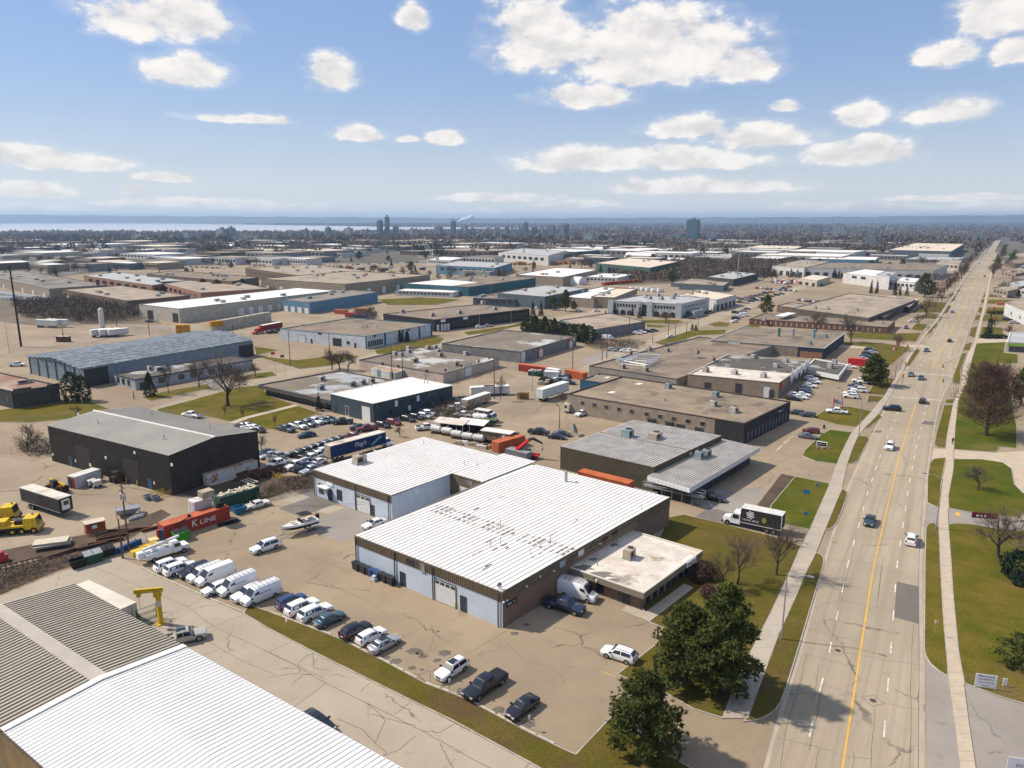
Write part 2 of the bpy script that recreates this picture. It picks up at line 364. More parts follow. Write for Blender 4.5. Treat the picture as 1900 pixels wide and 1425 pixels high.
for side in (-1,1):
    fine=rowsd(1470,470,1.5);k=0
    while k<len(fine)-3:
        y0,y1=fine[k],fine[k+2]
        if not (692<y0<741):ribbon([frac_pt(side,y0),frac_pt(side,y1)],.16,.02,'lane_dash',PAINTW,road)
        k+=6
for y in (694,739):
    a,b=G(xi(RL,y)+4,y-3),G(xi(RR,y)-2,y+4)
    ribbon([a,b],.5,.02,'stop_line',PAINTW,road)
for f in (.0,1.0):
    ribbon([rp(.018 if f==0 else .972,y,0)for y in rows if y>470],.42,.018,'gutter',WALKL,road)
ribbon([rp(.955,y,0)for y in rows if y>560],.07,.021,'joint',SEAL,road)
mb=MB();mb.sheet([GQ('Y8',*q)for q in ((1003,112),(1172,148),(1165,412),(985,362))],.016);mb.build('repair_patch',DARKP,road)
mb=MB();mb.sheet([GQ('Z7',*q)for q in ((1250,762),(1340,772),(1335,792),(1245,784))],.016);mb.build('repair_patch',DARKP,road)
mb=MB();mb.sheet([GQ('Z7',*q)for q in ((925,822),(990,824),(985,840),(918,838))],.016);mb.build('repair_patch',DARKP,road)
def jag(pts,n,amp):
    out=[]
    for a,b in zip(pts,pts[1:]):
        for k in range(n):
            p=a.lerp(b,k/n);out.append(p+Vector((R.uniform(-amp,amp),R.uniform(-amp,amp),0))*.55)
    return out+[pts[-1]]
def crackline(frame,pts,w=.07,z=.017,parent=None,amp=.12,n=4,name='crack'):
    return ribbon(jag([GQ(frame,*q)for q in pts],n,amp),w,z,name,SEAL,parent)
for pts in ([(400,300),(600,240),(860,300),(980,325)],[(360,440),(560,492),(760,540)],[(310,610),(480,655),(730,720)],[(660,615),(900,660),(1180,700)],
            [(240,870),(420,912),(560,930)],[(480,835),(700,905),(800,945)],[(915,965),(1060,1000),(1200,1025)],[(140,1210),(440,1275),(640,1340),(820,1360)],
            [(370,620),(300,900),(230,1120),(180,1425)],[(480,830),(440,1060),(385,1300)],[(850,1010),(835,1200),(820,1425)],[(1120,410),(1110,600),(1100,900),(1105,1100),(1095,1425)],
            [(455,690),(430,850),(405,940)],[(640,0),(600,220),(530,590)],[(895,0),(880,150),(860,300)],[(450,1290),(430,1425)],[(700,1310),(690,1425)]):
    crackline('Y8',pts,.06,.017,road)
for pts in ([(555,620),(860,680),(1060,690)],[(480,820),(830,860),(1180,985)],[(1080,480),(1085,560),(1070,640)],[(820,130),(880,120),(915,10)],[(720,660),(640,1000),(610,1140)],[(905,810),(870,1100)]):
    crackline('Y4',pts,.06,.017,road)
IRON=mat('cast_iron',(.09,.07,.055),(.13,.1,.08),3,rough=.6,metal=.5)
for fx,fy in ((588,597),(835,950)):
    c=GQ('Y8',fx,fy);d=azdir(31);n=Vector((d.y,-d.x,0))
    q=[c+d*1.2,c+n*1.15,c-d*1.2,c-n*1.15]
    mb=MB();mb.strip(q+[q[0]],.07,.018);mb.build('manhole_joint',SEAL,road)
    mb=MB();mb.sheet([c+Vector((math.cos(t*.3927),math.sin(t*.3927),0))*.38 for t in range(16)],.019);mb.build('manhole_cover',IRON,road)
def lawn(pts,m=GRASS,kerb=True,h=.10,name='lawn',frame='P'):
    poly=[GQ(frame,*q)for q in pts]
    mb=MB();mb.prism(poly,-.05,h);o=structure(name,mb,m)
    if kerb:
        n=len(poly);ins=inset(poly,-.16);mb=MB()
        for i in range(n):
            j=(i+1)%n;a,b,c,d=poly[i],poly[j],ins[j],ins[i]
            mb.add([(a.x,a.y,-.05),(b.x,b.y,-.05),(c.x,c.y,-.05),(d.x,d.y,-.05),(a.x,a.y,h+.03),(b.x,b.y,h+.03),(c.x,c.y,h+.02),(d.x,d.y,h+.02)],
                   [(3,2,1,0),(4,5,6,7),(0,1,5,4),(1,2,6,5),(2,3,7,6),(3,0,4,7)])
        mb.build('kerb',KERB,o)
    return o
V=lambda pts,**k:lawn(pts,GRASSB,name='verge',**k)
V([(1383,1338),(1404,1336),(1421,1329),(1436,1319),(1447,1304),(1458,1274),(1482,1197),(1497,1147),(1527,1047),(1527,1036),(1522,1030),(1514,1027),(1496,1063),(1474,1115),(1445,1179),(1410,1274),(1390,1326)])
V([(1529,984),(1543,980),(1552,970),(1562,945),(1571,919),(1570,912),(1563,908),(1548,940),(1534,975)])
V([(1572,861),(1584,859),(1593,853),(1603,832),(1612,816),(1609,811),(1592,810),(1583,830)])
V([(1603,796),(1613,793),(1626,783),(1636,774),(1631,768),(1615,780)])
V([(1674,679),(1687,679),(1698,664),(1707,651),(1700,647),(1686,660)])
V([(1717,620),(1727,618),(1732,610),(1722,607)]);V([(1728,612),(1737,606),(1741,601),(1733,602)]);V([(1741,598),(1748,592),(1744,591)])
V([(1750,583),(1758,580),(1765,568),(1760,566)]);V([(1765,561),(1771,556),(1774,550),(1770,549)]);V([(1772,548),(1777,544),(1782,536),(1778,536)]);V([(1779,532),(1785,527),(1791,516),(1787,517)])
VR=lambda pts:lawn(pts,GRASS,name='verge')
VR([(1717,1050),(1716,1203),(1719,1218),(1727,1232),(1742,1245),(1758,1254),(1757,1234),(1750,1155),(1746,1089),(1744,1050),(1741,978),(1732,971),(1723,973),(1719,980)])
VR([(1721,933),(1722,886),(1726,860),(1733,852),(1754,850),(1745,899),(1743,941),(1736,940)])
VR([(1734,826),(1738,803),(1752,753),(1768,752),(1757,805),(1754,831),(1740,830)])
VR([(1752,747),(1757,742),(1770,741),(1768,750)])
VR([(1766,712),(1770,696),(1785,656),(1794,655),(1782,687),(1781,713)])
VR([(1787,650),(1791,639),(1803,636),(1799,650)]);VR([(1798,624),(1802,609),(1813,606),(1808,627)])
VR([(1808,594),(1811,586),(1820,585),(1817,594)]);VR([(1814,580),(1817,571),(1824,571),(1821,581)]);VR([(1819,562),(1822,556),(1830,555),(1828,563)]);VR([(1823,552),(1827,545),(1834,545),(1831,552)])
lawn([(1766,1055),(1760,974),(1775,972),(1803,974),(1850,982),(1960,990),(1960,1330),(1900,1306),(1863,1295),(1821,1280),(1790,1268),(1779,1208),(1769,1103)],GRASS)
lawn([(1761,943),(1760,920),(1769,873),(1770,853),(1821,853),(1860,859),(1876,870),(1881,899),(1897,915),(1960,930),(1960,960),(1897,953),(1889,960),(1847,957),(1795,950)],GRASSG)
lawn([(1770,834),(1773,789),(1778,745),(1795,706),(1801,668),(1812,638),(1865,635),(1862,655),(1888,658),(1888,674),(1853,674),(1870,712),(1886,792),(1886,832),(1854,829),(1848,839)],GRASSG)
lawn([(1817,627),(1822,607),(1860,608),(1862,628)],GRASS);lawn([(1823,590),(1828,584),(1886,586),(1886,598),(1823,596)],GRASS)
lawn([(1828,582),(1833,570),(1886,572),(1886,580)],GRASS,kerb=False);lawn([(1831,563),(1835,556),(1886,557),(1884,566)],GRASS,kerb=False);lawn([(1834,551),(1838,545),(1880,546),(1880,552)],GRASS,kerb=False)
lawn([(1241,961),(1269,956),(1341,972),(1400,988),(1453,1001),(1485,1014),(1470,1050),(1431,1134),(1389,1216),(1368,1258),(1340,1332),(1289,1316),(1237,1287),(1203,1276),(1147,1252),(1218,1197),(1234,1166),(1206,1155),(1180,1100)],GRASSB)
lawn([(464,1124),(500,1137),(626,1185),(702,1223),(790,1270),(863,1298),(964,1352),(1049,1394),(1069,1402),(1102,1367),(1135,1332),(1218,1390),(1290,1432),(1300,1500),(1150,1500),(1010,1430),(986,1416),(841,1337),(762,1299),(579,1208),(500,1167),(452,1138)],GRASSB)
lawn([(1476,885),(1539,898),(1502,983),(1420,966),(1432,938)],GRASSG)
lawn([(1489,846),(1494,836),(1524,807),(1541,798),(1581,803),(1569,830),(1556,856),(1552,861),(1513,856)],GRASSG)
lawn([(1509,776),(1538,757),(1575,755),(1619,764),(1590,793),(1552,788)],GRASS)
lawn([(1608,748),(1612,734),(1640,737),(1630,746)],GRASSB);lawn([(1610,731),(1630,700),(1660,703),(1642,734)],GRASSB)
lawn([(1575,628),(1568,618),(1600,617),(1660,619),(1709,618),(1699,634),(1640,631)],GRASS);lawn([(1564,634),(1637,637),(1690,645),(1655,676),(1641,680),(1633,660),(1620,645),(1568,640)],GRASS)
lawn([(1690,612),(1700,600),(1722,602),(1712,614)],GRASS);lawn([(1700,590),(1722,580),(1742,584),(1736,592)],GRASSB);lawn([(1690,580),(1722,560),(1757,562),(1746,580)],GRASSB);lawn([(1755,550),(1768,543),(1775,545),(1765,552)],GRASSB)
for q in ([(-20,764),(100,748),(165,745),(205,760),(150,775),(60,784),(-20,783)],[(263,738),(280,744),(390,720),(386,713),(300,728)],[(447,707),(513,697),(505,690),(470,694),(447,700)],
          [(471,660),(555,685),(618,678),(667,662),(640,657),(550,669)],[(471,643),(518,650),(476,659)],[(695,651),(805,625),(824,627),(816,637),(739,656),(700,657)],[(860,617),(950,604),(970,598),(970,604),(900,618),(868,622)],
          [(1213,636),(1279,614),(1347,612),(1345,620),(1295,622),(1234,642)],[(1313,602),(1335,597),(1355,600),(1350,606),(1325,606)],[(1376,607),(1400,601),(1412,606),(1400,612)],[(1200,602),(1237,605),(1226,608),(1200,607)],
          [(700,556),(780,552),(855,556),(810,566),(720,566)],[(1050,560),(1110,556),(1120,566),(1060,572)],[(1184,594),(1260,594),(1268,599),(1190,600)]):
    lawn(q,GRASS)
M2=lawn([(292,760),(360,742),(430,722),(482,715),(500,735),(600,770),(585,769),(513,799),(470,792),(380,772),(300,771)],GRASS)
mb=MB();mb.strip([G(430,786),G(456,776),G(500,765),G(551,752)],2.2,.125);structure('path',mb,WALKM)
mb=MB();mb.prism([GQ('Y3',*q)for q in ((575,1330),(770,1405),(1075,1170),(1010,1140),(740,1340),(610,1290))],-.02,.15);structure('walkway',mb,WALKL)
def patch(pts,m,z=.006,name='pavement'):
    mb=MB();mb.sheet([G(*q)for q in pts],z);return structure(name,mb,m)
drive=patch([(218,1032),(275,1058),(451,1139),(579,1208),(762,1300),(986,1417),(1060,1462),(600,1500),(-100,1500),(-260,1180),(0,1107),(110,1062)],CONC,.006,'driveway')
patch([(-300,905),(0,850),(95,850),(330,925),(500,885),(560,893),(440,950),(300,1005),(180,1035),(-60,1110),(-400,1150)],YARD,.005,'yard')
patch([(880,730),(960,700),(900,668),(1050,668),(1075,715),(1000,770),(890,770)],YARD,.005,'yard')
patch([(0,660),(60,625),(200,600),(330,600),(480,615),(400,650),(200,660)],YARD,.005,'yard')
patch([(1075,668),(1180,632),(1240,645),(1110,690)],GREYA,.006,'driveway')
patch([(1721,934),(1738,941),(1743,941),(1759,943),(1795,951),(1847,958),(1960,975),(1960,992),(1850,982),(1760,972),(1722,971),(1717,985)],GREYA,.014,'driveway')
patch([(1717,1212),(1727,1234),(1758,1256),(1788,1269),(1863,1297),(1960,1330),(1960,1500),(1722,1500)],GREYA,.014,'driveway')
patch([(1732,832),(1755,833),(1848,840),(1960,832),(1960,930),(1897,914),(1882,898),(1877,869),(1860,858),(1755,849),(1728,852)],WALKM,.014,'driveway')
patch([(1450,879),(1478,885),(1430,948),(1402,941)],EARTH,.007,'gravel_bed')
patch([(1795,700),(1808,645),(1812,636),(1960,634),(1960,628),(1814,628),(1806,640)],WALKM,.014,'driveway')
patch([(-300,1118),(-40,1030),(110,1000),(200,985),(300,945),(318,955),(240,1000),(205,1012),(165,1040),(100,1062),(0,1104),(-300,1200)],EARTH,.008,'rail_bed')
patch([(330,915),(480,880),(585,885),(595,905),(540,910),(470,935),(430,945),(400,930)],EARTH,.009,'scrap_ground')
for pts in ([(0,510),(160,590),(330,690),(560,800),(900,970),(1200,1140),(1300,1188)],[(0,505),(120,450)],[(330,690),(240,760),(135,830)],[(530,740),(590,690)],[(560,800),(640,860),(680,910)],
            [(240,640),(150,630),(0,655)],[(680,910),(620,1040),(690,1100),(650,1130)],[(860,1000),(760,1080),(650,1130)],[(740,870),(830,800)],[(900,970),(1000,980),(1100,920)],[(1000,1040),(1040,1120),(1080,1188)],
            [(400,900),(540,960),(620,1040)],[(130,700),(200,640),(250,640)],[(600,870),(700,900),(860,940)],[(1500,1188),(1535,1155)]):
    crackline('Y6',pts,.085,.011,drive,.10,7)
for pts in ([(540,0),(800,110),(1100,240),(1250,355),(1500,470),(1760,590),(1900,660)],[(1110,240),(1200,185)],[(1250,355),(1430,290)],[(1250,355),(1160,390)],[(1220,440),(1400,550),(1620,640)],[(980,300),(1110,235)],[(1280,490),(1190,525)]):
    crackline('Y5',pts,.07,.011,drive,.08,7)
lotc=bpy.data.objects['ground']
for pts in ([(200,40),(400,130),(560,200),(690,280)],[(950,340),(965,430),(930,520)],[(1200,500),(1290,440),(1400,380)],[(1290,440),(1440,500),(1480,540)],[(1440,500),(1380,430)],[(1480,540),(1650,600),(1710,640),(1735,700)],[(1150,520),(1200,495)]):
    crackline('Y6',pts,.06,.007,lotc,.1,6)
for pts in ([(200,640),(260,760),(450,840)],[(230,730),(380,790),(560,860),(650,910)],[(250,540),(420,520),(640,480),(700,470)],[(0,800),(120,880),(250,940)],[(480,760),(640,835)],[(1640,900),(1900,1010)]):
    crackline('Y2',pts,.055,.007,lotc,.1,6)
STAIN=mat('oil_stain',(.10,.085,.072),(.15,.128,.105),1.4)
for x,y,r in ((850,500,1.0),(885,515,.6),(905,532,.6),(985,555,.55),(740,560,.8),(690,538,.55),(840,600,.55),(1030,512,.9),(1140,735,.9),(1350,845,.8),(1525,930,.8),(1440,397,.6),(1510,345,.5),(990,385,.3),(895,610,.35)):
    c=GQ('Y6',x,y);mb=MB();ph=R.random()*6
    mb.sheet([c+Vector((math.cos(t*.5236)*r*(1+.25*math.sin(2*t+ph)),math.sin(t*.5236)*r*.75*(1+.25*math.cos(3*t+ph)),0))for t in range(12)],.0075);mb.build('oil_stain',STAIN,lotc)
for k in range(26):
    c=G(R.uniform(300,1400),R.uniform(560,1000));d=azdir(R.choice((35,38,125,128)));n_=Vector((-d.y,d.x,0));l_,w_=R.uniform(4,16),R.uniform(2,6)
    mb=MB();mb.sheet([c+d*a+n_*b for a,b in ((-l_,-w_),(l_,-w_*.9),(l_*.95,w_),(-l_,w_))],.002+k*.00008);mb.build('repair_patch',(DARKP,GREYA,CONC)[k%3],lotc)
def line(frame,a,b,w=.12,m=PAINTW,z=.0065,parent=None):ribbon([GQ(frame,*a),GQ(frame,*b)],w,z,'bay_line',m,parent or lotc)
for a,b in (((430,740),(540,782)),((575,690),(635,715)),((690,660),(700,665))):line('Y7',a,b,.1,PAINTY)
for a,b in (((165,55),(215,5)),((390,20),(430,0))):line('Y4',a,b)
for a,b in (((320,940),(395,888)),((355,905),(420,860)),((270,985),(340,930))):line('Z7',a,b)
for a,b in (((1170,555),(1225,620)),((1230,500),(1290,545)),((1120,580),(1215,620))):line('Y3',a,b)
for k in range(6):line('Z6',(800+k*35,838-k*14),(880+k*22,800-k*4))
line('V1',(725,1205),(815,1248),.1,PAINTY);line('V1',(800,1180),(865,1200),.1,PAINTY)
def sidewalk(left,right,m,step,name,ylim):
    ys=sorted({y for _,y in left}|{y for _,y in right},reverse=True);y0,y1=ys[0],ys[-1]
    pts=[];y=y0
    mb=MB();base=structure(name,MB().sheet([G(*q,0)for q in left]+[G(*q,0)for q in reversed(right)],.05),m)
    def mid(y):return (G(xi(left,y),y)+G(xi(right,y),y))/2
    slabs=[];gap=.03
    while y>y1+.5:
        a=mid(y);ny=y-.4;st=step if y>ylim else 9.0
        while(mid(ny)-a).length<st and ny>y1:ny-=.2
        l0,r0,l1,r1=G(xi(left,y),y),G(xi(right,y),y),G(xi(left,ny),ny),G(xi(right,ny),ny)
        d=(l1-l0).normalized()*gap/2;dz=R.uniform(0,.008);p=[]
        for z in (-.04,.115+dz):
            for q in (l0+d,r0+d,r1-d,l1-d):p.append((q.x,q.y,z))
        MB().hexa(p).build('paving_slab',m,base);y=ny
    return base
sidewalk([(1339,1334),(1368,1258),(1389,1216),(1431,1134),(1471,1050),(1487,1015),(1502,983),(1538,901),(1557,849),(1578,806),(1590,792),(1616,765),(1639,737),(1661,702),(1683,662),(1697,645),(1715,620),(1728,605),(1743,585),(1768,548),(1780,528),(1796,505),(1830,462)],
         [(1389,1331),(1410,1274),(1445,1179),(1496,1063),(1513,1029),(1531,984),(1562,908),(1572,861),(1588,816),(1603,796),(1631,768),(1650,738),(1667,704),(1690,662),(1702,645),(1719,620),(1732,605),(1747,585),(1772,548),(1784,528),(1799,505),(1832,462)],WALKL,3.2,'sidewalk',760)
sidewalk([(1788,1470),(1782,1425),(1768,1313),(1760,1260),(1754,1195),(1747,1103),(1745,1050),(1742,967),(1745,909),(1755,859),(1756,820),(1768,751),(1783,716),(1785,687),(1796,655),(1806,641),(1816,603),(1825,565),(1834,520),(1846,470)],
         [(1817,1470),(1810,1425),(1797,1339),(1788,1268),(1779,1208),(1768,1103),(1766,1050),(1759,967),(1759,920),(1768,873),(1770,820),(1776,748),(1793,708),(1797,690),(1810,643),(1819,609),(1830,565),(1838,520),(1849,470)],WALKM,1.55,'sidewalk',880)
ZS=0.0
def street(pts,w,m=ROAD,z=.009,name='road'):
    mb=MB();global ZS;ZS+=.0012;mb.strip([G(*q)for q in pts],w,z+ZS);return structure(name,mb,m)
street([(292,766),(360,742),(440,715),(560,690),(680,665),(860,630),(970,608),(1120,575),(1260,556)],11)
street([(1090,690),(1180,650),(1250,618),(1330,588),(1420,556),(1520,520),(1560,505)],10)
street([(1240,627),(1320,628),(1500,640),(1600,644),(1720,642)],7,WALKM)
street([(1330,905),(1420,845),(1480,870),(1580,878)],9,ASPH)
street([(1560,790),(1610,800)],7,ASPH,.010)
WATER=mat('lake_water',(.50,.50,.48),rough=.45,spec=.5)  # pale base colour stands in for the sun glitter on the lake
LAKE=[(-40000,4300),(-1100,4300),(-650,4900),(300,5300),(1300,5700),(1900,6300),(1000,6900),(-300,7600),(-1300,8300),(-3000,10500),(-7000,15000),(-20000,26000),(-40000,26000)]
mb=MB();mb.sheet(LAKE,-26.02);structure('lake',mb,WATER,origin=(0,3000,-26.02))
# ================================================================== BUILDINGS
DARKGL=glass_mat('dark_window_glass',(.025,.032,.04))
FRAME=mat('window_frame_dark',(.06,.06,.06),rough=.5)
FRAMEW=mat('window_frame_white',(.62,.62,.60),rough=.5)
DOORD=mat('door_dark',(.03,.035,.045),rough=.5)
GARW=mat('garage_door_white',(.68,.68,.66),(.6,.6,.58),2,rough=.45)
GALV=mat('galvanised_steel',(.38,.39,.40),(.30,.31,.32),2,rough=.45,metal=.5)
HVACT=mat('hvac_tan',(.42,.35,.27),(.34,.28,.21),1.5,rough=.6)
HVACG=mat('hvac_grey_green',(.25,.31,.31),(.19,.24,.25),1.2,rough=.6)
HVACL=mat('hvac_light_grey',(.45,.44,.41),(.34,.33,.31),1.2,rough=.6)
FANM=mat('fan_grille',(.04,.04,.04),rough=.7)
YEL=mat('safety_yellow',(.72,.47,.02),(.5,.33,.03),2,rough=.55)
def wallm(name,c,c2=None,sc_=.5,c3=None):return mat('wall_'+name,c,c2 or tuple(v*.8 for v in c),sc_,rough=.8,fine=.08,fscale=6,c3=c3,s3=.15,lo3=.52,hi3=.75)
def roofm(name,c,c2,c3=None,s=.12,s3=.09,lo3=.5,hi3=.62):return mat('roof_'+name,c,c2,s,rough=.9,fine=.14,fscale=3.5,c3=c3,s3=s3,lo3=lo3,hi3=hi3)
RGRAVEL=roofm('gravel_brown',(.255,.203,.148),(.195,.153,.112),(.145,.115,.086))
RGRAVEL2=roofm('gravel_grey',(.25,.222,.185),(.19,.168,.14),(.13,.115,.098))
RTAN=roofm('gravel_tan',(.36,.295,.222),(.29,.237,.178),(.23,.187,.14))
RDARK=roofm('tar_dark',(.115,.10,.085),(.085,.075,.066),(.32,.31,.30),s3=.11,lo3=.57,hi3=.62)
RPOND=roofm('gravel_ponding',(.205,.17,.13),(.155,.128,.10),(.42,.41,.39),s3=.045,lo3=.55,hi3=.60)
RWHITE=roofm('white_membrane',(.72,.70,.665),(.64,.615,.575),(.5,.46,.40),s3=.16,lo3=.6,hi3=.75)
RCREAM=roofm('cream_stained',(.62,.57,.50),(.50,.44,.37),(.30,.245,.19),s=.35,s3=.22,lo3=.56,hi3=.70)
RGREYM=roofm('grey_metal',(.40,.405,.40),(.33,.335,.33))
def wallray(A,B,px,py):
    """camera ray through a photo pixel meets the vertical plane of a wall: metres along it and height"""
    d=Vector(((px-CX)/F,CP-(py-CY)/F*SP,-SP-(py-CY)/F*CP))
    e=Vector((B.x-A.x,B.y-A.y,0));n=Vector((-e.y,e.x,0))
    t=(A.x*n.x+A.y*n.y)/(d.x*n.x+d.y*n.y)
    p=d*t;u=((p.x-A.x)*e.x+(p.y-A.y)*e.y)/e.length
    return u,CAMH+p.z
class Bld:pass
def wallpanel(b,A,B,z0,z1,m,name='wall',th=.0):
    mb=MB();mb.quad((A.x,A.y,z0),(B.x,B.y,z0),(B.x,B.y,z1),(A.x,A.y,z1));return mb.build(name,m,b.root)
def outn(b,A,B):
    e=(B-A);e.z=0;e.normalize();n=Vector((e.y,-e.x,0))
    c=b.cen;mid=(A+B)/2
    if (mid-c).dot(n)<0:n=-n
    return e,n
def corrug(b,A,B,z0,z1,m,sp=.3,dep=.06,off=.03,name='cladding'):
    e,n=outn(b,A,B);Lg=(B-A).length;k=max(2,int(Lg/sp));vs=[];fs=[]
    for i in range(k):
        for t,o in ((0,0),(.5,0),(.6,dep),(.9,dep)):
            p=A+e*((i+t)*Lg/k)+n*(off+o);vs+=[(p.x,p.y,z0),(p.x,p.y,z1)]
    p=B+n*off;vs+=[(p.x,p.y,z0),(p.x,p.y,z1)]
    q=len(vs)// 2
    fs=[(2*i,2*i+2,2*i+3,2*i+1)for i in range(q-1)]
    a0,b0=A+n*(off+dep),B+n*(off+dep)
    base=len(vs);vs+=[(A.x,A.y,z1-.02),(B.x,B.y,z1-.02),(b0.x,b0.y,z1-.02),(a0.x,a0.y,z1-.02)];fs.append((base,base+1,base+2,base+3))
    return MB().add(vs,fs).build(name,m,b.root)
def wbox(b,A,B,u0,u1,z0,z1,d0,d1,m,name,parent=None):
    """box on a wall: u0..u1 along, z0..z1 up, d0..d1 out of the wall"""
    e,n=outn(b,A,B);p=[]
    for z in (z0,z1):
        for u,d in ((u0,d0),(u1,d0),(u1,d1),(u0,d1)):
            q=A+e*u+n*d;p.append((q.x,q.y,z))
    return MB().hexa(p).build(name,m,parent or b.root)
def ring(b,A,B,u0,u1,z0,z1,w,d0,d1,m,name,parent=None):
    e,n=outn(b,A,B);mb=MB()
    for a0,a1,c0,c1 in ((u0-w,u1+w,z1,z1+w),(u0-w,u1+w,z0-w,z0),(u0-w,u0,z0,z1),(u1,u1+w,z0,z1)):
        p=[]
        for z in (c0,c1):
            for u,d in ((a0,d0),(a1,d0),(a1,d1),(a0,d1)):
                q=A+e*u+n*d;p.append((q.x,q.y,z))
        mb.hexa(p)
    return mb.build(name,m,parent or b.root)
def window(b,f,u,z,w,h,fm=None,gm=None,mull=0,off=0.0):
    A,B=b.faces[f];g=wbox(b,A,B,u-w/2,u+w/2,z-h/2,z+h/2,-.05,.02+off,gm or DARKGL,'window')
    ring(b,A,B,u-w/2,u+w/2,z-h/2,z+h/2,.09,-.02,.08+off,fm or FRAME,'frame',g)
    for k in range(mull):
        uu=u-w/2+w*(k+1)/(mull+1);wbox(b,A,B,uu-.03,uu+.03,z-h/2,z+h/2,.0,.05+off,fm or FRAME,'mullion',g)
    return g
def door(b,f,u,w=1.0,h=2.15,m=None,off=0.0):
    A,B=b.faces[f];g=wbox(b,A,B,u-w/2,u+w/2,.02,h,-.05,.04+off,m or DOORD,'door')
    ring(b,A,B,u-w/2,u+w/2,.02,h,.06,-.02,.07+off,FRAME,'frame',g)
    wbox(b,A,B,u+w*.33,u+w*.42,.95,1.1,.05+off,.12+off,GALV,'handle',g);return g
def garage(b,f,u,w=3.6,h=3.4,m=None,panes=0,off=0.0,z0=.02):
    A,B=b.faces[f];g=wbox(b,A,B,u-w/2,u+w/2,z0,z0+h,-.05,.03+off,m or GARW,'garage_door');n=5
    for k in range(n):
        wbox(b,A,B,u-w/2+.03,u+w/2-.03,z0+h*k/n+.03,z0+h*(k+1)/n-.03,.03+off,.06+off,m or GARW,'panel',g)
    ring(b,A,B,u-w/2,u+w/2,z0,z0+h,.12,-.02,.1+off,FRAME,'frame',g)
    for k in range(panes):
        uu=u-w/2+w*(k+.5)/panes;wbox(b,A,B,uu-w/panes*.4,uu+w/panes*.4,z0+h*.82,z0+h*.95,.06+off,.075+off,DARKGL,'pane',g)
    return g
def at(b,f,fr,x,y):return wallray(*b.faces[f],*Q(fr,x,y))
def rooftop(b,fr,x,y,sx=1.8,sy=1.2,sz=1.2,m=None,az=40,dz=0.0):
    """packaged air handler on its curb; the pixel marks its foot"""
    zr=b.hr+dz;c=GQ(fr,x,y,zr);d=azdir(az)
    mb=MB();mb.obox(c,d,sx,sy,zr+.25,zr+.25+sz);u=mb.build('rooftop_unit',m or HVACL,b.root)
    mb=MB();mb.obox(c,d,sx*1.12,sy*1.12,zr-.02,zr+.27);mb.build('curb',GALV,u)
    mb=MB();q=c+d*(sx*.22);mb.tube([(q.x,q.y,zr+.24+sz),(q.x,q.y,zr+.34+sz)],min(sx,sy)*.36,12);mb.build('fan_guard',FANM,u)
    n=Vector((d.y,-d.x,0));mb=MB()
    for s in (1,-1):
        q=c+n*(s*(sy/2+.012))-d*sx*.15;mb.obox(q,d,sx*.5,.02,zr+.4,zr+.1+sz*.85)
    mb.build('louvre',FANM,u);return u
def vent(b,fr,x,y,h=1.2,r=.12,m=None,cowl=True):
    c=GQ(fr,x,y,b.hr);mb=MB();mb.tube([(c.x,c.y,b.hr-.02),(c.x,c.y,b.hr+h)],r,8);v=mb.build('vent_pipe',m or GALV,b.root)
    if cowl:mb=MB();mb.tube([(c.x,c.y,b.hr+h),(c.x,c.y,b.hr+h+.08),(c.x,c.y,b.hr+h+.22)],[r*1.7,r*1.7,r*.5],8);mb.build('cowl',m or GALV,v)
    return v
def hatch(b,fr,x,y,sx,sy,m=None,h=.12,az=40):
    c=GQ(fr,x,y,b.hr);mb=MB();mb.obox(c,azdir(az),sx,sy,b.hr-.01,b.hr+h);return mb.build('skylight',m or RWHITE,b.root)
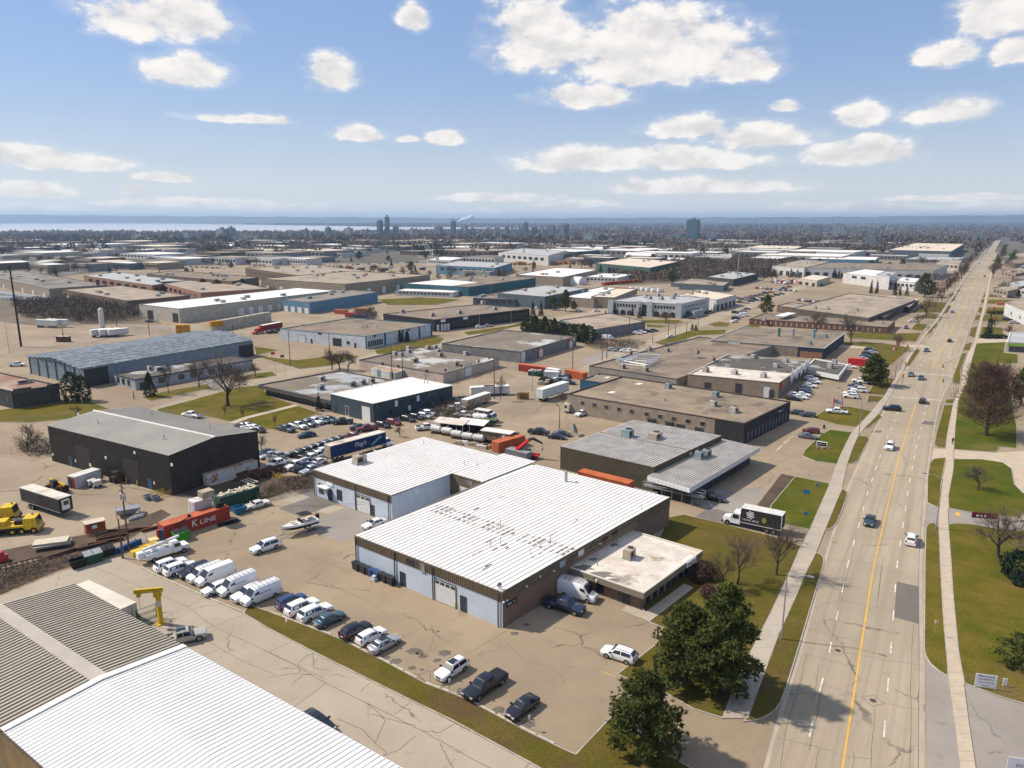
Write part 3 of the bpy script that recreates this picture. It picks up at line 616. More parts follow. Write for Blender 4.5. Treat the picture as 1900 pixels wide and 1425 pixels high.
def building(name,label,L=None,N_=None,R_=None,base=None,h=None,wall=None,wall_r=None,roof=None,trim=None,par=.35,band=0.0,band_m=None,over=0.0,fr='P',poly=None,ground=0.0,cat='building',group=None,plinth=None,lvl=None):
    """flat-roofed block from three roof corners seen in the photo (left, near, right) and the foot of the near corner"""
    b=Bld()
    if poly is None:
        L,N_,R_=Q(fr,*L),Q(fr,*N_),Q(fr,*R_)
        if h is None:h=height_of(Q(fr,*base),N_[1])
        l,n,r=G(*L,h),G(*N_,h),G(*R_,h);poly=[n,r,l+r-n,l]
    poly=[Vector((q[0],q[1],0))for q in poly]
    b.h=h;b.poly=poly;b.cen=sum(poly,Vector())/len(poly);b.cen.z=0
    b.root=thing(name,(b.cen.x,b.cen.y,0),label,cat,group)
    bp=inset(poly,over)if over else poly;b.base=bp;n=len(poly);b.hr=h-par
    b.faces={'r':(bp[0],bp[1]),'b':(bp[1],bp[2]),'k':(bp[2],bp[3]),'l':(bp[3],bp[0])}if n==4 else {i:(bp[i],bp[(i+1)%n])for i in range(n)}
    wall=wall or wallm('grey',(.25,.25,.25))
    for i in range(n):
        m=wall_r if (wall_r is not None and i==0)else wall
        if isinstance(wall,dict):m=wall[i]
        wallpanel(b,bp[i],bp[(i+1)%n],-.05,h-(band if over else .06),m)
    if band:
        o=[q.copy()for q in (poly if over else inset(poly,-.08))];mb=MB();mb.prism(o,h-band,h-.05,top=False);
        if over:mb.sheet(o,h-band)
        mb.build('fascia',band_m or trim or FRAME,b.root)
    inn=inset(poly,.3);mb=MB()
    mb.sheet(inset(poly,.05),b.hr);mb.build('roof',roof or RGRAVEL,b.root)
    op=inset(poly,-.1)if not over else inset(poly,-.02);mb=MB()
    for i in range(n):
        j=(i+1)%n;a,c,d,e=op[i],op[j],inn[j],inn[i]
        mb.hexa([(a.x,a.y,h-.14),(c.x,c.y,h-.14),(d.x,d.y,b.hr-.04),(e.x,e.y,b.hr-.04),(a.x,a.y,h),(c.x,c.y,h),(d.x,d.y,h),(e.x,e.y,h)])
    mb.build('parapet',trim or FRAME,b.root)
    if plinth:mb=MB();mb.prism(inset(bp,-.03),-.05,plinth[0],top=False);mb.build('plinth',plinth[1],b.root)
    return b
def winrow(b,f,n,u0,u1,z,w,h,**k):
    A,B=b.faces[f];Lg=(B-A).length
    for i in range(n):
        t=u0+(u1-u0)*(i+.5)/n;window(b,f,t*Lg,z,w,h,**k)
def wlen(b,f):return (b.faces[f][1]-b.faces[f][0]).length
def roof_panels(root,A,B,D,n,m,rib=.06,rw=.12,name='roof_panel',gap=0.0,rib_m=None,joined=False,lift=.03):
    """metal roofing: n long panels running A->B, laid side by side towards D, each with its standing seam"""
    A,B,D=Vector(A),Vector(B),Vector(D);along=B-A;step=(D-A)/n;up=along.cross(step).normalized()
    if up.z<0:up=-up
    s=step*(1-gap);t=step.normalized()*rw
    def one(o):
        a=o+up*lift;v=[a,a+along,a+along+s,a+s];q=[a,a+along,a+along+t,a+t]
        v+=[x+up*rib for x in q]+q
        return v,[(0,1,2,3),(4,5,6,7),(8,9,5,4),(10,11,7,6),(9,10,6,5),(11,8,4,7)]
    f2=1 if rib_m is not None else 0
    ms=[m,rib_m]if rib_m is not None else [m]
    if joined:
        mb=MB()
        for k in range(n):
            v,fs=one(A+step*k);mb.add(v,fs[:1],0);mb.add(v,fs[1:],f2)
        return mb.build(name,ms,root)
    v,fs=one(Vector((0,0,0)));mb=MB();mb.add(v,fs[:1],0);mb.add(v,fs[1:],f2);me=mb.mesh(name,ms);o0=ORG[root.name]
    for k in range(n):
        o=bpy.data.objects.new(name,me);COL.objects.link(o);o.parent=root;o.location=A+step*k-o0+up*R.uniform(0,.008);ORG[o.name]=o0
# ------------------------------------------------------------------ 1 the white-roofed works in the middle
PALEB=mat('painted_block_pale_blue',(.52,.585,.66),(.47,.53,.60),.4,fine=.06,fscale=4,c3=(.42,.46,.50),s3=.3,lo3=.6,hi3=.8)
BROWNC=mat('brown_metal_cladding',(.175,.135,.088),(.15,.115,.075),.6,rough=.55)
def brick_mat(name,c1,c2,mortar,rz):
    m=bpy.data.materials.new(name);m.use_nodes=True;nt=m.node_tree;bs=nt.nodes['Principled BSDF'];bs.inputs['Roughness'].default_value=.9
    g=N(nt,'ShaderNodeNewGeometry');mp=N(nt,'ShaderNodeMapping');mp.inputs['Rotation'].default_value=(0,0,rz);nt.links.new(g.outputs['Position'],mp.inputs[0])
    sx=N(nt,'ShaderNodeSeparateXYZ');nt.links.new(mp.outputs[0],sx.inputs[0]);cb=N(nt,'ShaderNodeCombineXYZ');nt.links.new(mth(nt,'ADD',sx.outputs[0],sx.outputs[1]),cb.inputs[0]);nt.links.new(sx.outputs[2],cb.inputs[1])
    br=N(nt,'ShaderNodeTexBrick');nt.links.new(cb.outputs[0],br.inputs['Vector']);br.inputs['Color1'].default_value=(*c1,1);br.inputs['Color2'].default_value=(*c2,1);br.inputs['Mortar'].default_value=(*mortar,1)
    br.inputs['Scale'].default_value=1;br.inputs['Brick Width'].default_value=.42;br.inputs['Row Height'].default_value=.2;br.inputs['Mortar Size'].default_value=.018
    nt.links.new(br.outputs[0],bs.inputs['Base Color']);MATS[name]=m;return m
BRICK=brick_mat('brown_brick',(.22,.125,.075),(.17,.095,.06),(.22,.18,.14),rad(40))
BRICKR=brick_mat('red_brick',(.20,.075,.045),(.15,.058,.04),(.2,.14,.11),rad(40))
BRICKO=brick_mat('orange_brick',(.30,.12,.06),(.24,.095,.05),(.25,.19,.14),rad(40))
ROOFW=mat('white_metal_roof',(.78,.755,.715),(.70,.67,.625),.25,rough=.5,fine=.05,fscale=3,c3=(.60,.55,.48),s3=.5,lo3=.6,hi3=.78)
SEAM=mat('white_roof_seam',(.60,.58,.545),(.50,.48,.45),.8,rough=.5)
hM=height_of(Q('V2',340,1262),Q('V2',345,945)[1])
mk={'N':('V2',345,945),'R':('V2',1820,110),'B':('Y2',1065,98),'W':('V1',105,150),'LN':('V1',790,378),'X':('V1',1305,180),'X2':('V1',1595,262),'FW':('V1',472,730)}
P={k:GQ(*v,hM)for k,v in mk.items()}
ordr=['N','R','B','W','LN','X','X2','FW']
BROWNW=wallm('brown_dark',(.16,.12,.085))
b=building('workshop_building','large white-roofed workshop with brown metal fascia and pale blue block walls',poly=[P[k]for k in ordr],h=hM,par=.12,roof=ROOFW,trim=BROWNC,
             wall={0:BRICK,1:BROWNW,2:BROWNW,3:PALEB,4:PALEB,5:BROWNW,6:PALEB,7:PALEB})
bM=b
for i in (0,1,2,3,4,5,6,7):corrug(b,*b.faces[i],hM-1.55,hM-.1,BROWNC,.38,.06)
u=(P['R']-P['N']).normalized()
rz=hM+.02
def RZ(p,dz=0.0):return Vector((p.x,p.y,rz+dz))
e7=P['N']+(P['FW']-P['N']);up_=(P['R']-P['N'])
ridN=P['N'].lerp(P['R'],.66);ridW=P['FW']+(P['R']-P['N'])*.66
nb=34
roof_panels(b.root,RZ(P['N']),RZ(ridN,.12),RZ(P['FW']),nb,ROOFW,.07,.1,rib_m=SEAM)
bk=P['R']+(P['FW']-P['N'])
roof_panels(b.root,RZ(ridN,.12),RZ(P['R']),RZ(ridN+(P['FW']-P['N']),.12),nb,ROOFW,.07,.1,rib_m=SEAM)
x2=P['X2'];xx=P['X'];topX=xx+up_.normalized()*((P['R']-P['N']).length*.995-(xx-P['LN']).length-13.2)
wv=xx-x2
endm=x2+up_.normalized()*((P['R']-x2).dot(up_.normalized())-.05)
roof_panels(b.root,RZ(x2,.04),RZ(endm,.04),RZ(xx,.04),9,ROOFW,.07,.1,rib_m=SEAM)
lw=P['W']-P['LN'];ll=(P['B']-P['W']).length
roof_panels(b.root,RZ(P['LN']),RZ(P['LN']+(P['B']-P['W'])),RZ(P['W']),26,ROOFW,.07,.1,rib_m=SEAM)
mb=MB()
for a_,b_ in ((ridN,ridN+(P['FW']-P['N'])),):
    mb.tube([RZ(a_,.17),RZ(b_,.17)],.14,6)
mb.build('ridge_cap',SEAM,b.root)
mb=MB();pa=GQ('Y2',770,175,hM+.1);pb=GQ('Y2',1220,300,hM+.1);pc=GQ('V2',240,0,hM+.15)
mb.tube([pa,pb],.12,6);mb.build('ridge_cap',SEAM,b.root)
b.hr=hM+.1
rooftop(b,'T2',1020,750,2.6,1.6,1.5,HVACT)
PATCHD=mat('roof_patch_dark',(.14,.125,.11),(.20,.18,.16),1.5)
d7,n7=azdir(40),Vector((azdir(40).y,-azdir(40).x,0))
pq=[]
A0,A1=GQ('V1',1190,490,hM+.15),GQ('V2',915,590,hM+.15)
for k in range(27):
    p=A0.lerp(A1,k/26)
    for s in (-1.0,0.15,1.15):
        if R.random()<.84:pq.append((p+d7*(s*1.1+R.uniform(-.12,.12)),R.uniform(.65,1.05),R.uniform(.3,.42)))
for x,y in ((1185,460),(1760,385),(1655,405),(1540,490),(1700,840),(1780,800),(1810,828),(1690,745),(1625,1003),(1660,975),(1520,885),(1645,770),(1570,862)):pq.append((GQ('V1',x,y,hM+.3),R.uniform(.6,1.5),.32))
for x,y in ((815,405),(780,430),(1000,300),(980,320),(610,625),(675,590),(840,575),(890,595),(350,520),(385,545),(120,195),(205,700)):pq.append((GQ('V2',x,y,hM+.3),R.uniform(.5,1.1),.3))
for p,l,w_ in pq:
    zr=rz+.12*min(1,max(0,(p-P['N']).dot(u)/((ridN-P['N']).length)))+.05
    mb=MB();mb.obox(p,d7,l,w_,zr-.02,zr+.02);mb.build('roof_patch',PATCHD,b.root)
for x,y,h in ((325,385,1.5),(325,525,1.3),(240,545,1.0),(765,490,1.1),(587,605,1.0),(1570,215,.8)):vent(b,'V2',x,y,h,.06,cowl=False)
for x,y,h in ((650,890,.9),(835,905,.8),(50,590,1.2)):vent(b,'T3',x,y,h,.06,cowl=False)
vent(b,'Y3',188,425,2.0,.3)
g=lambda x,y,f=7,fr='V1':at(b,f,fr,x,y)
door(b,7,g(890,1100)[0],1.1,2.3);garage(b,7,g(1265,1225)[0],4.1,3.45,panes=4);door(b,7,g(1425,1320)[0],1.1,2.4)
for x in (485,820,1158,1735):
    uu=g(x,1050 if x>1000 else 900)[0];wbox(b,*b.faces[7],uu-.07,uu+.07,.05,hM-.2,.1,.24,FRAME,'downpipe')
window(b,7,g(960,972)[0],hM-.75,1.2,.7,gm=FANM,off=.1);window(b,7,g(1068,1018)[0],hM-1.0,.8,1.1,fm=GALV,gm=GALV,off=.1)
window(b,3,g(172,318,3)[0],1.9,1.3,2.0,mull=1);window(b,3,g(332,372,3)[0],1.9,1.4,2.0,mull=1);door(b,3,g(252,372,3)[0],1.4,2.3)
uu=g(215,310,3)[0];cp=wbox(b,*b.faces[3],uu-1.5,uu+1.5,2.75,2.85,.0,1.3,FRAMEW,'door_canopy')
for k in range(6):wbox(b,*b.faces[3],uu-1.5+k*.56,uu-1.34+k*.56,2.6,2.75,.05,1.28,FRAMEW,'canopy_rib',cp)
SIGNW=mat('sign_white',(.75,.75,.74),rough=.5);INK=mat('sign_ink',(.05,.05,.06),rough=.6)
def marks(root,o,ux,w,h,m,n=8,rows=1,seed=1):
    """lettering too small to read in the photo: a row of short strokes"""
    r=random.Random(seed);ux=Vector(ux).normalized();o=Vector(o);mb=MB()
    for j in range(rows):
        zc=(j-(rows-1)/2)*-h/rows
        for k in range(n):
            if r.random()<.12:continue
            x0=-w/2+w*(k+.12)/n;x1=x0+w/n*r.uniform(.3,.72);hh=h/rows*r.uniform(.25,.38)
            p=[o+ux*x+Vector((0,0,z))for x,z in ((x0,zc-hh),(x1,zc-hh*r.uniform(.4,1)),(x1,zc+hh),(x0,zc+hh*r.uniform(.5,1)))]
            mb.quad(*p)
    return tag(mb.build('lettering',m,root),kind='stuff')
def sign_on(b,f,uz,w,h,m,txt=None,tm=None,off=.1,th=None,name='sign'):
    A,B=b.faces[f];s=wbox(b,A,B,uz[0]-w/2,uz[0]+w/2,uz[1]-h/2,uz[1]+h/2,.0,off+.06,m,name)
    if txt:
        e,n=outn(b,A,B);p=A+e*uz[0]+n*(off+.075);p.z=uz[1]
        rd=e if (e.cross(Vector((0,0,1))).dot(n)>0)else -e
        marks(s,p,rd,w*.8,(th or h*.5)*1.4,tm or INK,8)
    return s
sign_on(b,3,g(248,275,3),2.0,.65,SIGNW)
garage(b,3,g(540,425,3)[0],4.0,3.4,panes=3);door(b,3,g(622,498,3)[0],1.1,2.2)
for x in (120,480,768):uu=g(x,340 if x<200 else 470,3)[0];wbox(b,*b.faces[3],uu-.06,uu+.06,.05,hM-.2,.1,.22,FRAME,'downpipe')
window(b,4,g(1012,340,4)[0],hM-1.0,1.0,1.2,fm=FRAMEW,gm=FRAMEW,off=.1)
sign_on(b,5,(wlen(b,5)*.5,hM-.9),2.9,1.0,SIGNW,True,INK,.12,.32);garage(b,5,wlen(b,5)*.5,3.6,3.3)
for x,y,m_,gm_ in ((865,705,GALV,mat('pale_blind',(.35,.4,.42))),(1030,605,FRAMEW,SIGNW),(1140,548,FRAME,BROWNC),(1245,482,FRAME,mat('maroon_panel',(.12,.03,.03))),(1330,432,FRAME,FANM)):
    uz=at(b,0,'V2',x,y);window(b,0,uz[0],hM-.8,1.3,.85,fm=m_,gm=gm_,off=.1)
sign_on(b,0,at(b,0,'V2',422,1030),2.3,.75,mat('sign_slate',(.03,.04,.06)),True,SIGNW,.06,.28)
LAMPW=mat('flood_lamp',(.8,.8,.78),rough=.3)
for x,y in ((345,1028),(375,1013),(548,890),(668,803),(790,755),(1190,517),(1205,515)):
    uz=at(b,0,'V2',x,y);wbox(b,*b.faces[0],uz[0]-.12,uz[0]+.12,uz[1]-.1,uz[1]+.1,.08,.28,LAMPW,'wall_lamp')
mb=MB();a_,c_=at(b,0,'V2',945,690)[0],at(b,0,'V2',1510,345)[0];e,n=outn(b,*b.faces[0]);A=b.faces[0][0]
for z in (4.05,4.6):mb.tube([A+e*a_+n*.5+Vector((0,0,z)),A+e*c_+n*.5+Vector((0,0,z))],.05,6)
for k in range(7):q=A+e*(a_+(c_-a_)*k/6)+n*.5;mb.tube([q+Vector((0,0,3.1)),q+Vector((0,0,4.6))],.04,6)
mb.build('gas_pipe',mat('pipe_ochre',(.34,.25,.13),rough=.6),b.root)
c=P['N']+(P['B']-P['N']).normalized()*.9;mb=MB();mb.tube([(c.x,c.y,rz),(c.x,c.y,rz+.5)],.05,6);q=mb.build('satellite_mast',GALV,b.root)
mb=MB();mb.tube([Vector((c.x,c.y,rz+.5)),Vector((c.x-.12,c.y-.15,rz+.62)),Vector((c.x-.2,c.y-.25,rz+.68))],[.08,.3,.42],12,False);mb.build('dish',GALV,q)
# ------------------------------------------------------------------ 2 low office wing
hA=3.3
BEIGEB=mat('beige_fascia',(.235,.205,.15),(.21,.18,.13),.5,rough=.7)
b=building('office_building','low office wing with stained cream roof and broad beige fascia against the workshop',L=Q('V2',925,720),N_=Q('V2',1590,950),R_=Q('Y3',1140,905),h=hA,wall=BRICK,roof=RCREAM,trim=mat('coping_cream',(.55,.5,.42)),par=.18,band=1.05,band_m=BEIGEB,over=.9)
rooftop(b,'V2',1460,640,1.9,1.3,1.3,HVACT,36);vent(b,'V2',1180,710,.8,.08)
for x,y,s in ((1060,730,1.6),(1150,655,.9),(1215,790,1.7),(1330,840,1.0),(1320,525,1.0)):
    c=GQ('V2',x,y,b.hr);mb=MB();ph=R.random()*6
    mb.sheet([c+Vector((math.cos(t*.5236)*s*(1+.4*math.sin(2*t+ph)),math.sin(t*.5236)*s*.6*(1+.3*math.cos(3*t+ph)),0))for t in range(12)],b.hr+.006);mb.build('roof_stain',PATCHD,b.root)
Lr,Ll=wlen(b,'r'),wlen(b,'l')
for t in (.12,.24,.36,.48,.72,.84):window(b,'r',t*Lr,1.15,1.0,1.9)
door(b,'r',.6*Lr,1.7,2.1)
for t in (.38,.72):window(b,'l',t*Ll,1.2,1.1,1.9)
door(b,'l',.93*Ll-1.6,1.2,2.1)
PURP=mat('purple_print',(.13,.08,.24))
sign_on(b,'r',(at(b,'r','Y3',1017,1030)[0],hA-.5),3.0,.85,SIGNW,True,PURP,1.0,.4)
wbox(b,*b.faces['l'],Ll*.36,Ll*.36+.25,hA-.75,hA-.45,.9,1.08,LAMPW,'wall_lamp')
# ------------------------------------------------------------------ 3 near metal-roofed sheds at the concrete drive
hF=6.2
GREYR=mat('grey_brown_roof_panel',(.42,.38,.315),(.365,.33,.272),.3,rough=.55)
DKRIB=mat('dark_roof_seam',(.095,.078,.06),rough=.7)
FW2=mat('white_roof_panel_near',(.72,.71,.69),(.62,.61,.59),.18,rough=.45,fine=.05,fscale=3)
FW2S=mat('white_roof_seam_near',(.56,.55,.53),(.62,.61,.59),.7,rough=.5)
ffr=lambda x,y:GQ('Y5',x,y,hF)
c1,c2,c3=ffr(430,105),ffr(1085,472),G(727,1425,hF)
bl=ffr(10,970)
ax=(c2-c1).normalized();wv=bl-c2
far=c1+wv;near=c2+ax*62
poly=[c2,c1,far,bl]
b=building('metal_shed','metal shed with dark-ribbed grey roof behind the white shed by the drive',poly=[bl,c2,c1,far],h=hF,par=.1,roof=GREYR,trim=mat('shed_trim_brown',(.17,.12,.07)),wall=wallm('shed_brown',(.22,.155,.085)))
n1=int((c1-c2).length/.62)
zz=Vector((0,0,1))
wvr=wv
mid=.5
roof_panels(b.root,c2+zz*.05,c2+wv*mid+zz*.75,c1+zz*.05,n1,GREYR,.07,.17,rib_m=DKRIB)
roof_panels(b.root,c2+wv*mid+zz*.75,c2+wv+zz*.05,c1+wv*mid+zz*.75,n1,GREYR,.07,.17,rib_m=DKRIB)
mb=MB();q0,q1=c2+wv*mid,c1+wv*mid;sw=wv.normalized()*.85
mb.hexa([q0-sw+zz*.78,q1-sw+zz*.78,q1+sw+zz*.78,q0+sw+zz*.78,q0-sw*.9+zz*.9,q1-sw*.9+zz*.9,q1+sw*.9+zz*.9,q0+sw*.9+zz*.9]);mb.build('ridge_cap',GREYR,b.root)
b=building('metal_shed','near shed with bright white ribbed roof along the concrete drive',poly=[bl+ax*62,near,c2,bl],h=hF,par=.1,roof=FW2,trim=mat('shed_trim_dark',(.10,.085,.07)),wall=wallm('shed_ochre',(.26,.18,.09)))
n2=int(62/.62)
roof_panels(b.root,c2+ax*.25+zz*.05,c2+ax*.25+wv*mid+zz*.75,near+zz*.05,n2,FW2,.05,.11,rib_m=FW2S)
roof_panels(b.root,c2+ax*.25+wv*mid+zz*.75,c2+ax*.25+wv+zz*.05,near+wv*mid+zz*.75,n2,FW2,.05,.11,rib_m=FW2S)
mb=MB();q0,q1=c2+ax*.1,c2+ax*.1+wv
for s in (0,):
    m0=c2+ax*.1+wv*.5;d_=ax*.45
    for p_,q_,z0,z1 in ((q0,m0,.12,.86),(m0,q1,.86,.12)):
        mb.hexa([p_-d_+zz*z0,q_-d_+zz*z1,q_+d_+zz*z1,p_+d_+zz*z0,p_-d_+zz*(z0+.1),q_-d_+zz*(z1+.1),q_+d_+zz*(z1+.1),p_+d_+zz*(z0+.1)])
mb.build('parapet_cap',RWHITE,b.root)
# ------------------------------------------------------------------ 5 dark gabled hall
DKBROWN=mat('dark_brown_cladding',(.034,.029,.025),(.045,.039,.033),.5,rough=.6)
hD=height_of(Q('Y1',1215,378),Q('Z4',1190,1010)[1])
n_,l_=GQ('Z4',1190,1010,hD),GQ('Z4',335,798,hD);r_=GQ('Z4',1815,838,hD);k_=l_+r_-n_
b=building('steel_hall','dark brown gabled steel hall with ribbed grey roof behind the scrap yard',poly=[n_,r_,k_,l_],h=hD,par=.05,roof=RGREYM,trim=DKBROWN,wall=DKBROWN);bD=b
for f in ('r','l'):corrug(b,*b.faces[f],.05,hD-.1,DKBROWN,.6,.05)
rise=1.3
for p0,p1 in ((n_,r_),(l_,k_)):
    mb=MB();m0=(p0+p1)/2;mb.add([(p0.x,p0.y,hD-.05),(p1.x,p1.y,hD-.05),(m0.x,m0.y,hD+rise)],[(0,1,2)]);mb.build('gable',DKBROWN,b.root)
up3=lambda p,dz:Vector((p.x,p.y,hD+dz))
nn=58
rm=mat('ribbed_grey_roof',(.40,.38,.335),(.34,.322,.283),.12,rough=.6);rs=mat('ribbed_grey_seam',(.185,.175,.16),rough=.6)
m0,m1=(n_+r_)/2,(l_+k_)/2
roof_panels(b.root,up3(n_,.0),up3(m0,rise),up3(l_,.0),nn,rm,.05,.14,rib_m=rs)
roof_panels(b.root,up3(r_,.0),up3(m0,rise),up3(k_,.0),nn,rm,.05,.14,rib_m=rs)
mb=MB();mb.tube([up3(m0,rise+.05),up3(m1,rise+.05)],.22,6);mb.build('ridge_cap',RWHITE,b.root)
b.hr=hD+.5
for x,y in ((693,790),(1073,720),(1482,822),(1158,900)):vent(b,'Z4',x,y,1.1,.1)
DOORB=mat('door_blue',(.03,.17,.34),rough=.5)
for x,y in ((503,145),(1058,295)):door(b,'l',at(b,'l','Y1',x,y)[0],1.2,2.3,DOORB)
garage(b,'l',at(b,'l','Y1',590,130)[0],5,5.2,mat('door_brown',(.06,.052,.045)));garage(b,'l',at(b,'l','Y1',930,220)[0],5,5.2,mat('door_brown',(.06,.052,.045)))
for x,y in ((953,75),(555,-195),(640,160),(1215,160),(750,110)):uz=at(b,'l','Y1',x,y);wbox(b,*b.faces['l'],uz[0]-.25,uz[0]+.25,uz[1]-.3,uz[1]+.3,.05,.2,LAMPW,'wall_lamp')
for x,y in ((535,125),(380,110),(1090,285)):uz=at(b,'l','Y1',x,y);wbox(b,*b.faces['l'],uz[0]-.2,uz[0]+.2,1.4,2.0,.05,.14,SIGNW,'notice')
# ------------------------------------------------------------------ 6 teal warehouse with purlin roof
TEAL=wallm('teal_slate',(.075,.105,.125));TEALG=wallm('grey_blue',(.21,.25,.285));PALEG=wallm('pale_grey',(.36,.385,.39))
hT=height_of((155,719),685)
n_,l_,r_=GQ('Z4',590,400,hT),GQ('Z4',205,312,hT),GQ('Z4',1780,200,hT)
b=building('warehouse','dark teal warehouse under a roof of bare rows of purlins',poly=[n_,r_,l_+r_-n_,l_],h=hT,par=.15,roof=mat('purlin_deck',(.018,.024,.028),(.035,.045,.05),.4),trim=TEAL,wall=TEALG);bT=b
PURL=mat('purlin_steel',(.30,.33,.34),(.17,.19,.20),.4,rough=.45)
q=b.poly;D_=q[3]-q[0];A_=q[1]-q[0]
npn=12
for k in range(npn):
    t=(k+.5)/npn;a=q[0]+D_*t-A_*.02;c=q[1]+D_*t+A_*(.01+.004*(k%3));zt=hT+.15+1.9*(1-abs(t-.5)*2)
    mb=MB();n=D_.normalized()*(D_.length/npn*.22)
    mb.hexa([(a-n).to_tuple()[:2]+(zt-.1,),(c-n).to_tuple()[:2]+(zt-.1,),(c+n).to_tuple()[:2]+(zt+.45,),(a+n).to_tuple()[:2]+(zt+.45,),(a-n).to_tuple()[:2]+(zt,),(c-n).to_tuple()[:2]+(zt,),(c+n).to_tuple()[:2]+(zt+.55,),(a+n).to_tuple()[:2]+(zt+.55,)])
    mb.build('purlin',PURL,b.root)
for s in (0,1):
    mb=MB();p0=q[0]+A_*s;p1=p0+D_;pm=(p0+p1)/2;mb.add([(p0.x,p0.y,hT-.1),(p1.x,p1.y,hT-.1),(pm.x,pm.y,hT+1.9)],[(0,1,2)]);mb.build('gable',TEAL,b.root)
for k in range(9):
    mb=MB();p0=q[0]+A_*((k+.5)/9);p1=p0+D_;pm=(p0+p1)/2;h1=hT+1.75
    mb.tube([(p0.x,p0.y,hT),(pm.x,pm.y,h1),(p1.x,p1.y,hT)],.2,5);mb.build('rafter',PURL,b.root)
Lr,Ll=wlen(b,'r'),wlen(b,'l')
for k in range(6):
    wbox(b,*b.faces['l'],Ll*k/6-.2,Ll*k/6+.2,0,hT,.0,.25,TEAL,'pilaster')
garage(b,'r',at(b,'r','Z4',685,480)[0],8,6.0,FANM);garage(b,'r',Lr*.95,7,5,FANM)
b=building('annex_building','low grey office front with flat roof under the teal warehouse wall',L=(800,430),N_=(950,470),R_=(1780,330),base=(950,548),fr='Z4',wall=PALEG,roof=RDARK,trim=FRAME,band=.5,band_m=TEAL)
for t in (.1,.2,.36,.46,.62,.7,.78):window(b,'r',t*wlen(b,'r'),1.9,2.0,1.7)
for t in (.2,.45,.7):window(b,'l',t*wlen(b,'l'),1.9,1.6,1.8)
door(b,'r',.03*wlen(b,'r')+1,1.8,2.3);rooftop(b,'Z4',1130,410,3.2,1.8,1.3,HVACL);rooftop(b,'Z4',1060,405,1.5,1.5,1.2,HVACL)
# ------------------------------------------------------------------ other blocks of the estate
b=building('office_block','dark two-storey block with rust-stained tan roof at the edge of the estate',L=(-90,700),N_=(21,726),R_=(109,714),base=(25,759),wall=wallm('charcoal',(.055,.055,.055)),roof=roofm('rust_tan',(.36,.32,.26),(.24,.13,.085),None,.06),trim=wallm('charcoal',(.055,.055,.055)))
winrow(b,'r',3,.05,.4,5.2,1.6,1.4);winrow(b,'r',2,.75,1,5.2,1.6,1.4);winrow(b,'r',6,.05,.98,1.8,2.2,2.0);winrow(b,'l',3,.5,1,2.5,1.6,1.4);rooftop(b,'Z4',175,500,4,1.2,1.0,HVACT)
DTEAL=wallm('deep_slate_blue',(.052,.075,.092))
b=building('two_storey_block','slate-blue two-storey block with plain white membrane roof',L=(620,570),N_=(920,640),R_=(1480,512),base=(920,778),fr='Z5',wall=DTEAL,roof=RWHITE,trim=RWHITE,par=.12)
Lr=wlen(b,'r')
for t,z in ((.05,5),(.12,5),(.27,5.1),(.33,5.1),(.48,5.1),(.54,5.1),(.69,5.1),(.75,5.1),(.2,1.8),(.43,1.8),(.6,1.8),(.67,1.8),(.85,1.8)):window(b,'r',t*Lr,z if z<3 else b.h*.72,.9,1.5,fm=FRAMEW if t in (.27,.54)else None,gm=SIGNW if t in (.27,.54,.43)else None)
garage(b,'l',at(b,'l','Z5',873,740)[0],3.6,4.2);window(b,'l',at(b,'l','Z5',740,715)[0],1.6,1.4,2.6,fm=FRAMEW);door(b,'l',at(b,'l','Z5',655,690)[0])
for x,y in ((910,525),(1285,500),(1305,498)):vent(b,'Z5',x,y,1.2,.12)
b=building('low_office','low flat-roofed office with ponding brown roof and dark window band in front of lawn',L=(108,508),N_=(618,622),R_=(1190,500),base=(585,700),fr='Z5',wall=wallm('charcoal',(.055,.055,.055)),roof=RPOND,trim=FRAME,band=1.2,band_m=mat('ribbed_fascia',(.075,.07,.065),(.12,.11,.1),3),over=1.6)
winrow(b,'l',12,.06,.94,1.5,1.9,1.8)
for x,y,s,m in ((555,545,1.9,HVACG),(560,480,2,HVACL),(775,520,2.2,HVACG),(848,505,1.9,HVACL),(912,495,1.7,HVACT)):rooftop(b,'Z5',x,y,s,1.4,1.2,m)
for x,y,sx,sy in ((710,450,9,4),(830,478,8,4),(510,555,6,3.5),(655,525,6,3)):
    c=GQ('Z5',x,y,b.hr);mb=MB();mb.sheet([c+Vector((math.cos(t*.4488)*sx*(1+.15*math.sin(3*t)),math.sin(t*.4488)*sy*(1+.12*math.cos(2*t)),0))for t in range(14)],b.hr+.01);mb.build('roof_puddle',mat('roof_silt',(.40,.40,.385),(.3,.3,.29),.3,rough=.4),b.root)
PINK=wallm('pinkish_stucco',(.50,.41,.35));WHITEW=wallm('off_white',(.60,.595,.57))
b=building('factory_block','pinkish block with patched dark roof full of air handlers',L=(820,332),N_=(1415,432),R_=(1810,322),base=(1415,500),fr='Z5',wall=PINK,roof=RPOND,trim=FRAME)
for x,y,s in ((1175,285,2),(1175,262,2),(1310,260,2.2),(1358,258,2),(1380,285,2),(1395,310,2.2),(1505,375,2.2),(1215,350,2.6),(1575,300,1.8),(1075,300,1.5),(1118,305,1.5)):rooftop(b,'Z5',x,y,s,1.6,1.3,HVACT if s>2 else HVACL)
garage(b,'r',at(b,'r','Z5',1592,445)[0],4.2,4.2);door(b,'r',at(b,'r','Z5',1523,475)[0],1.8,2.6,HVACT)
for x in (1430,1545,1665,1740):uz=at(b,'r','Z5',x,400);window(b,'r',uz[0],4.5,.9,.7)
for x in (990,1100,1300):uz=at(b,'l','Z5',x,400);window(b,'l',uz[0],3.4,1.2,.8)
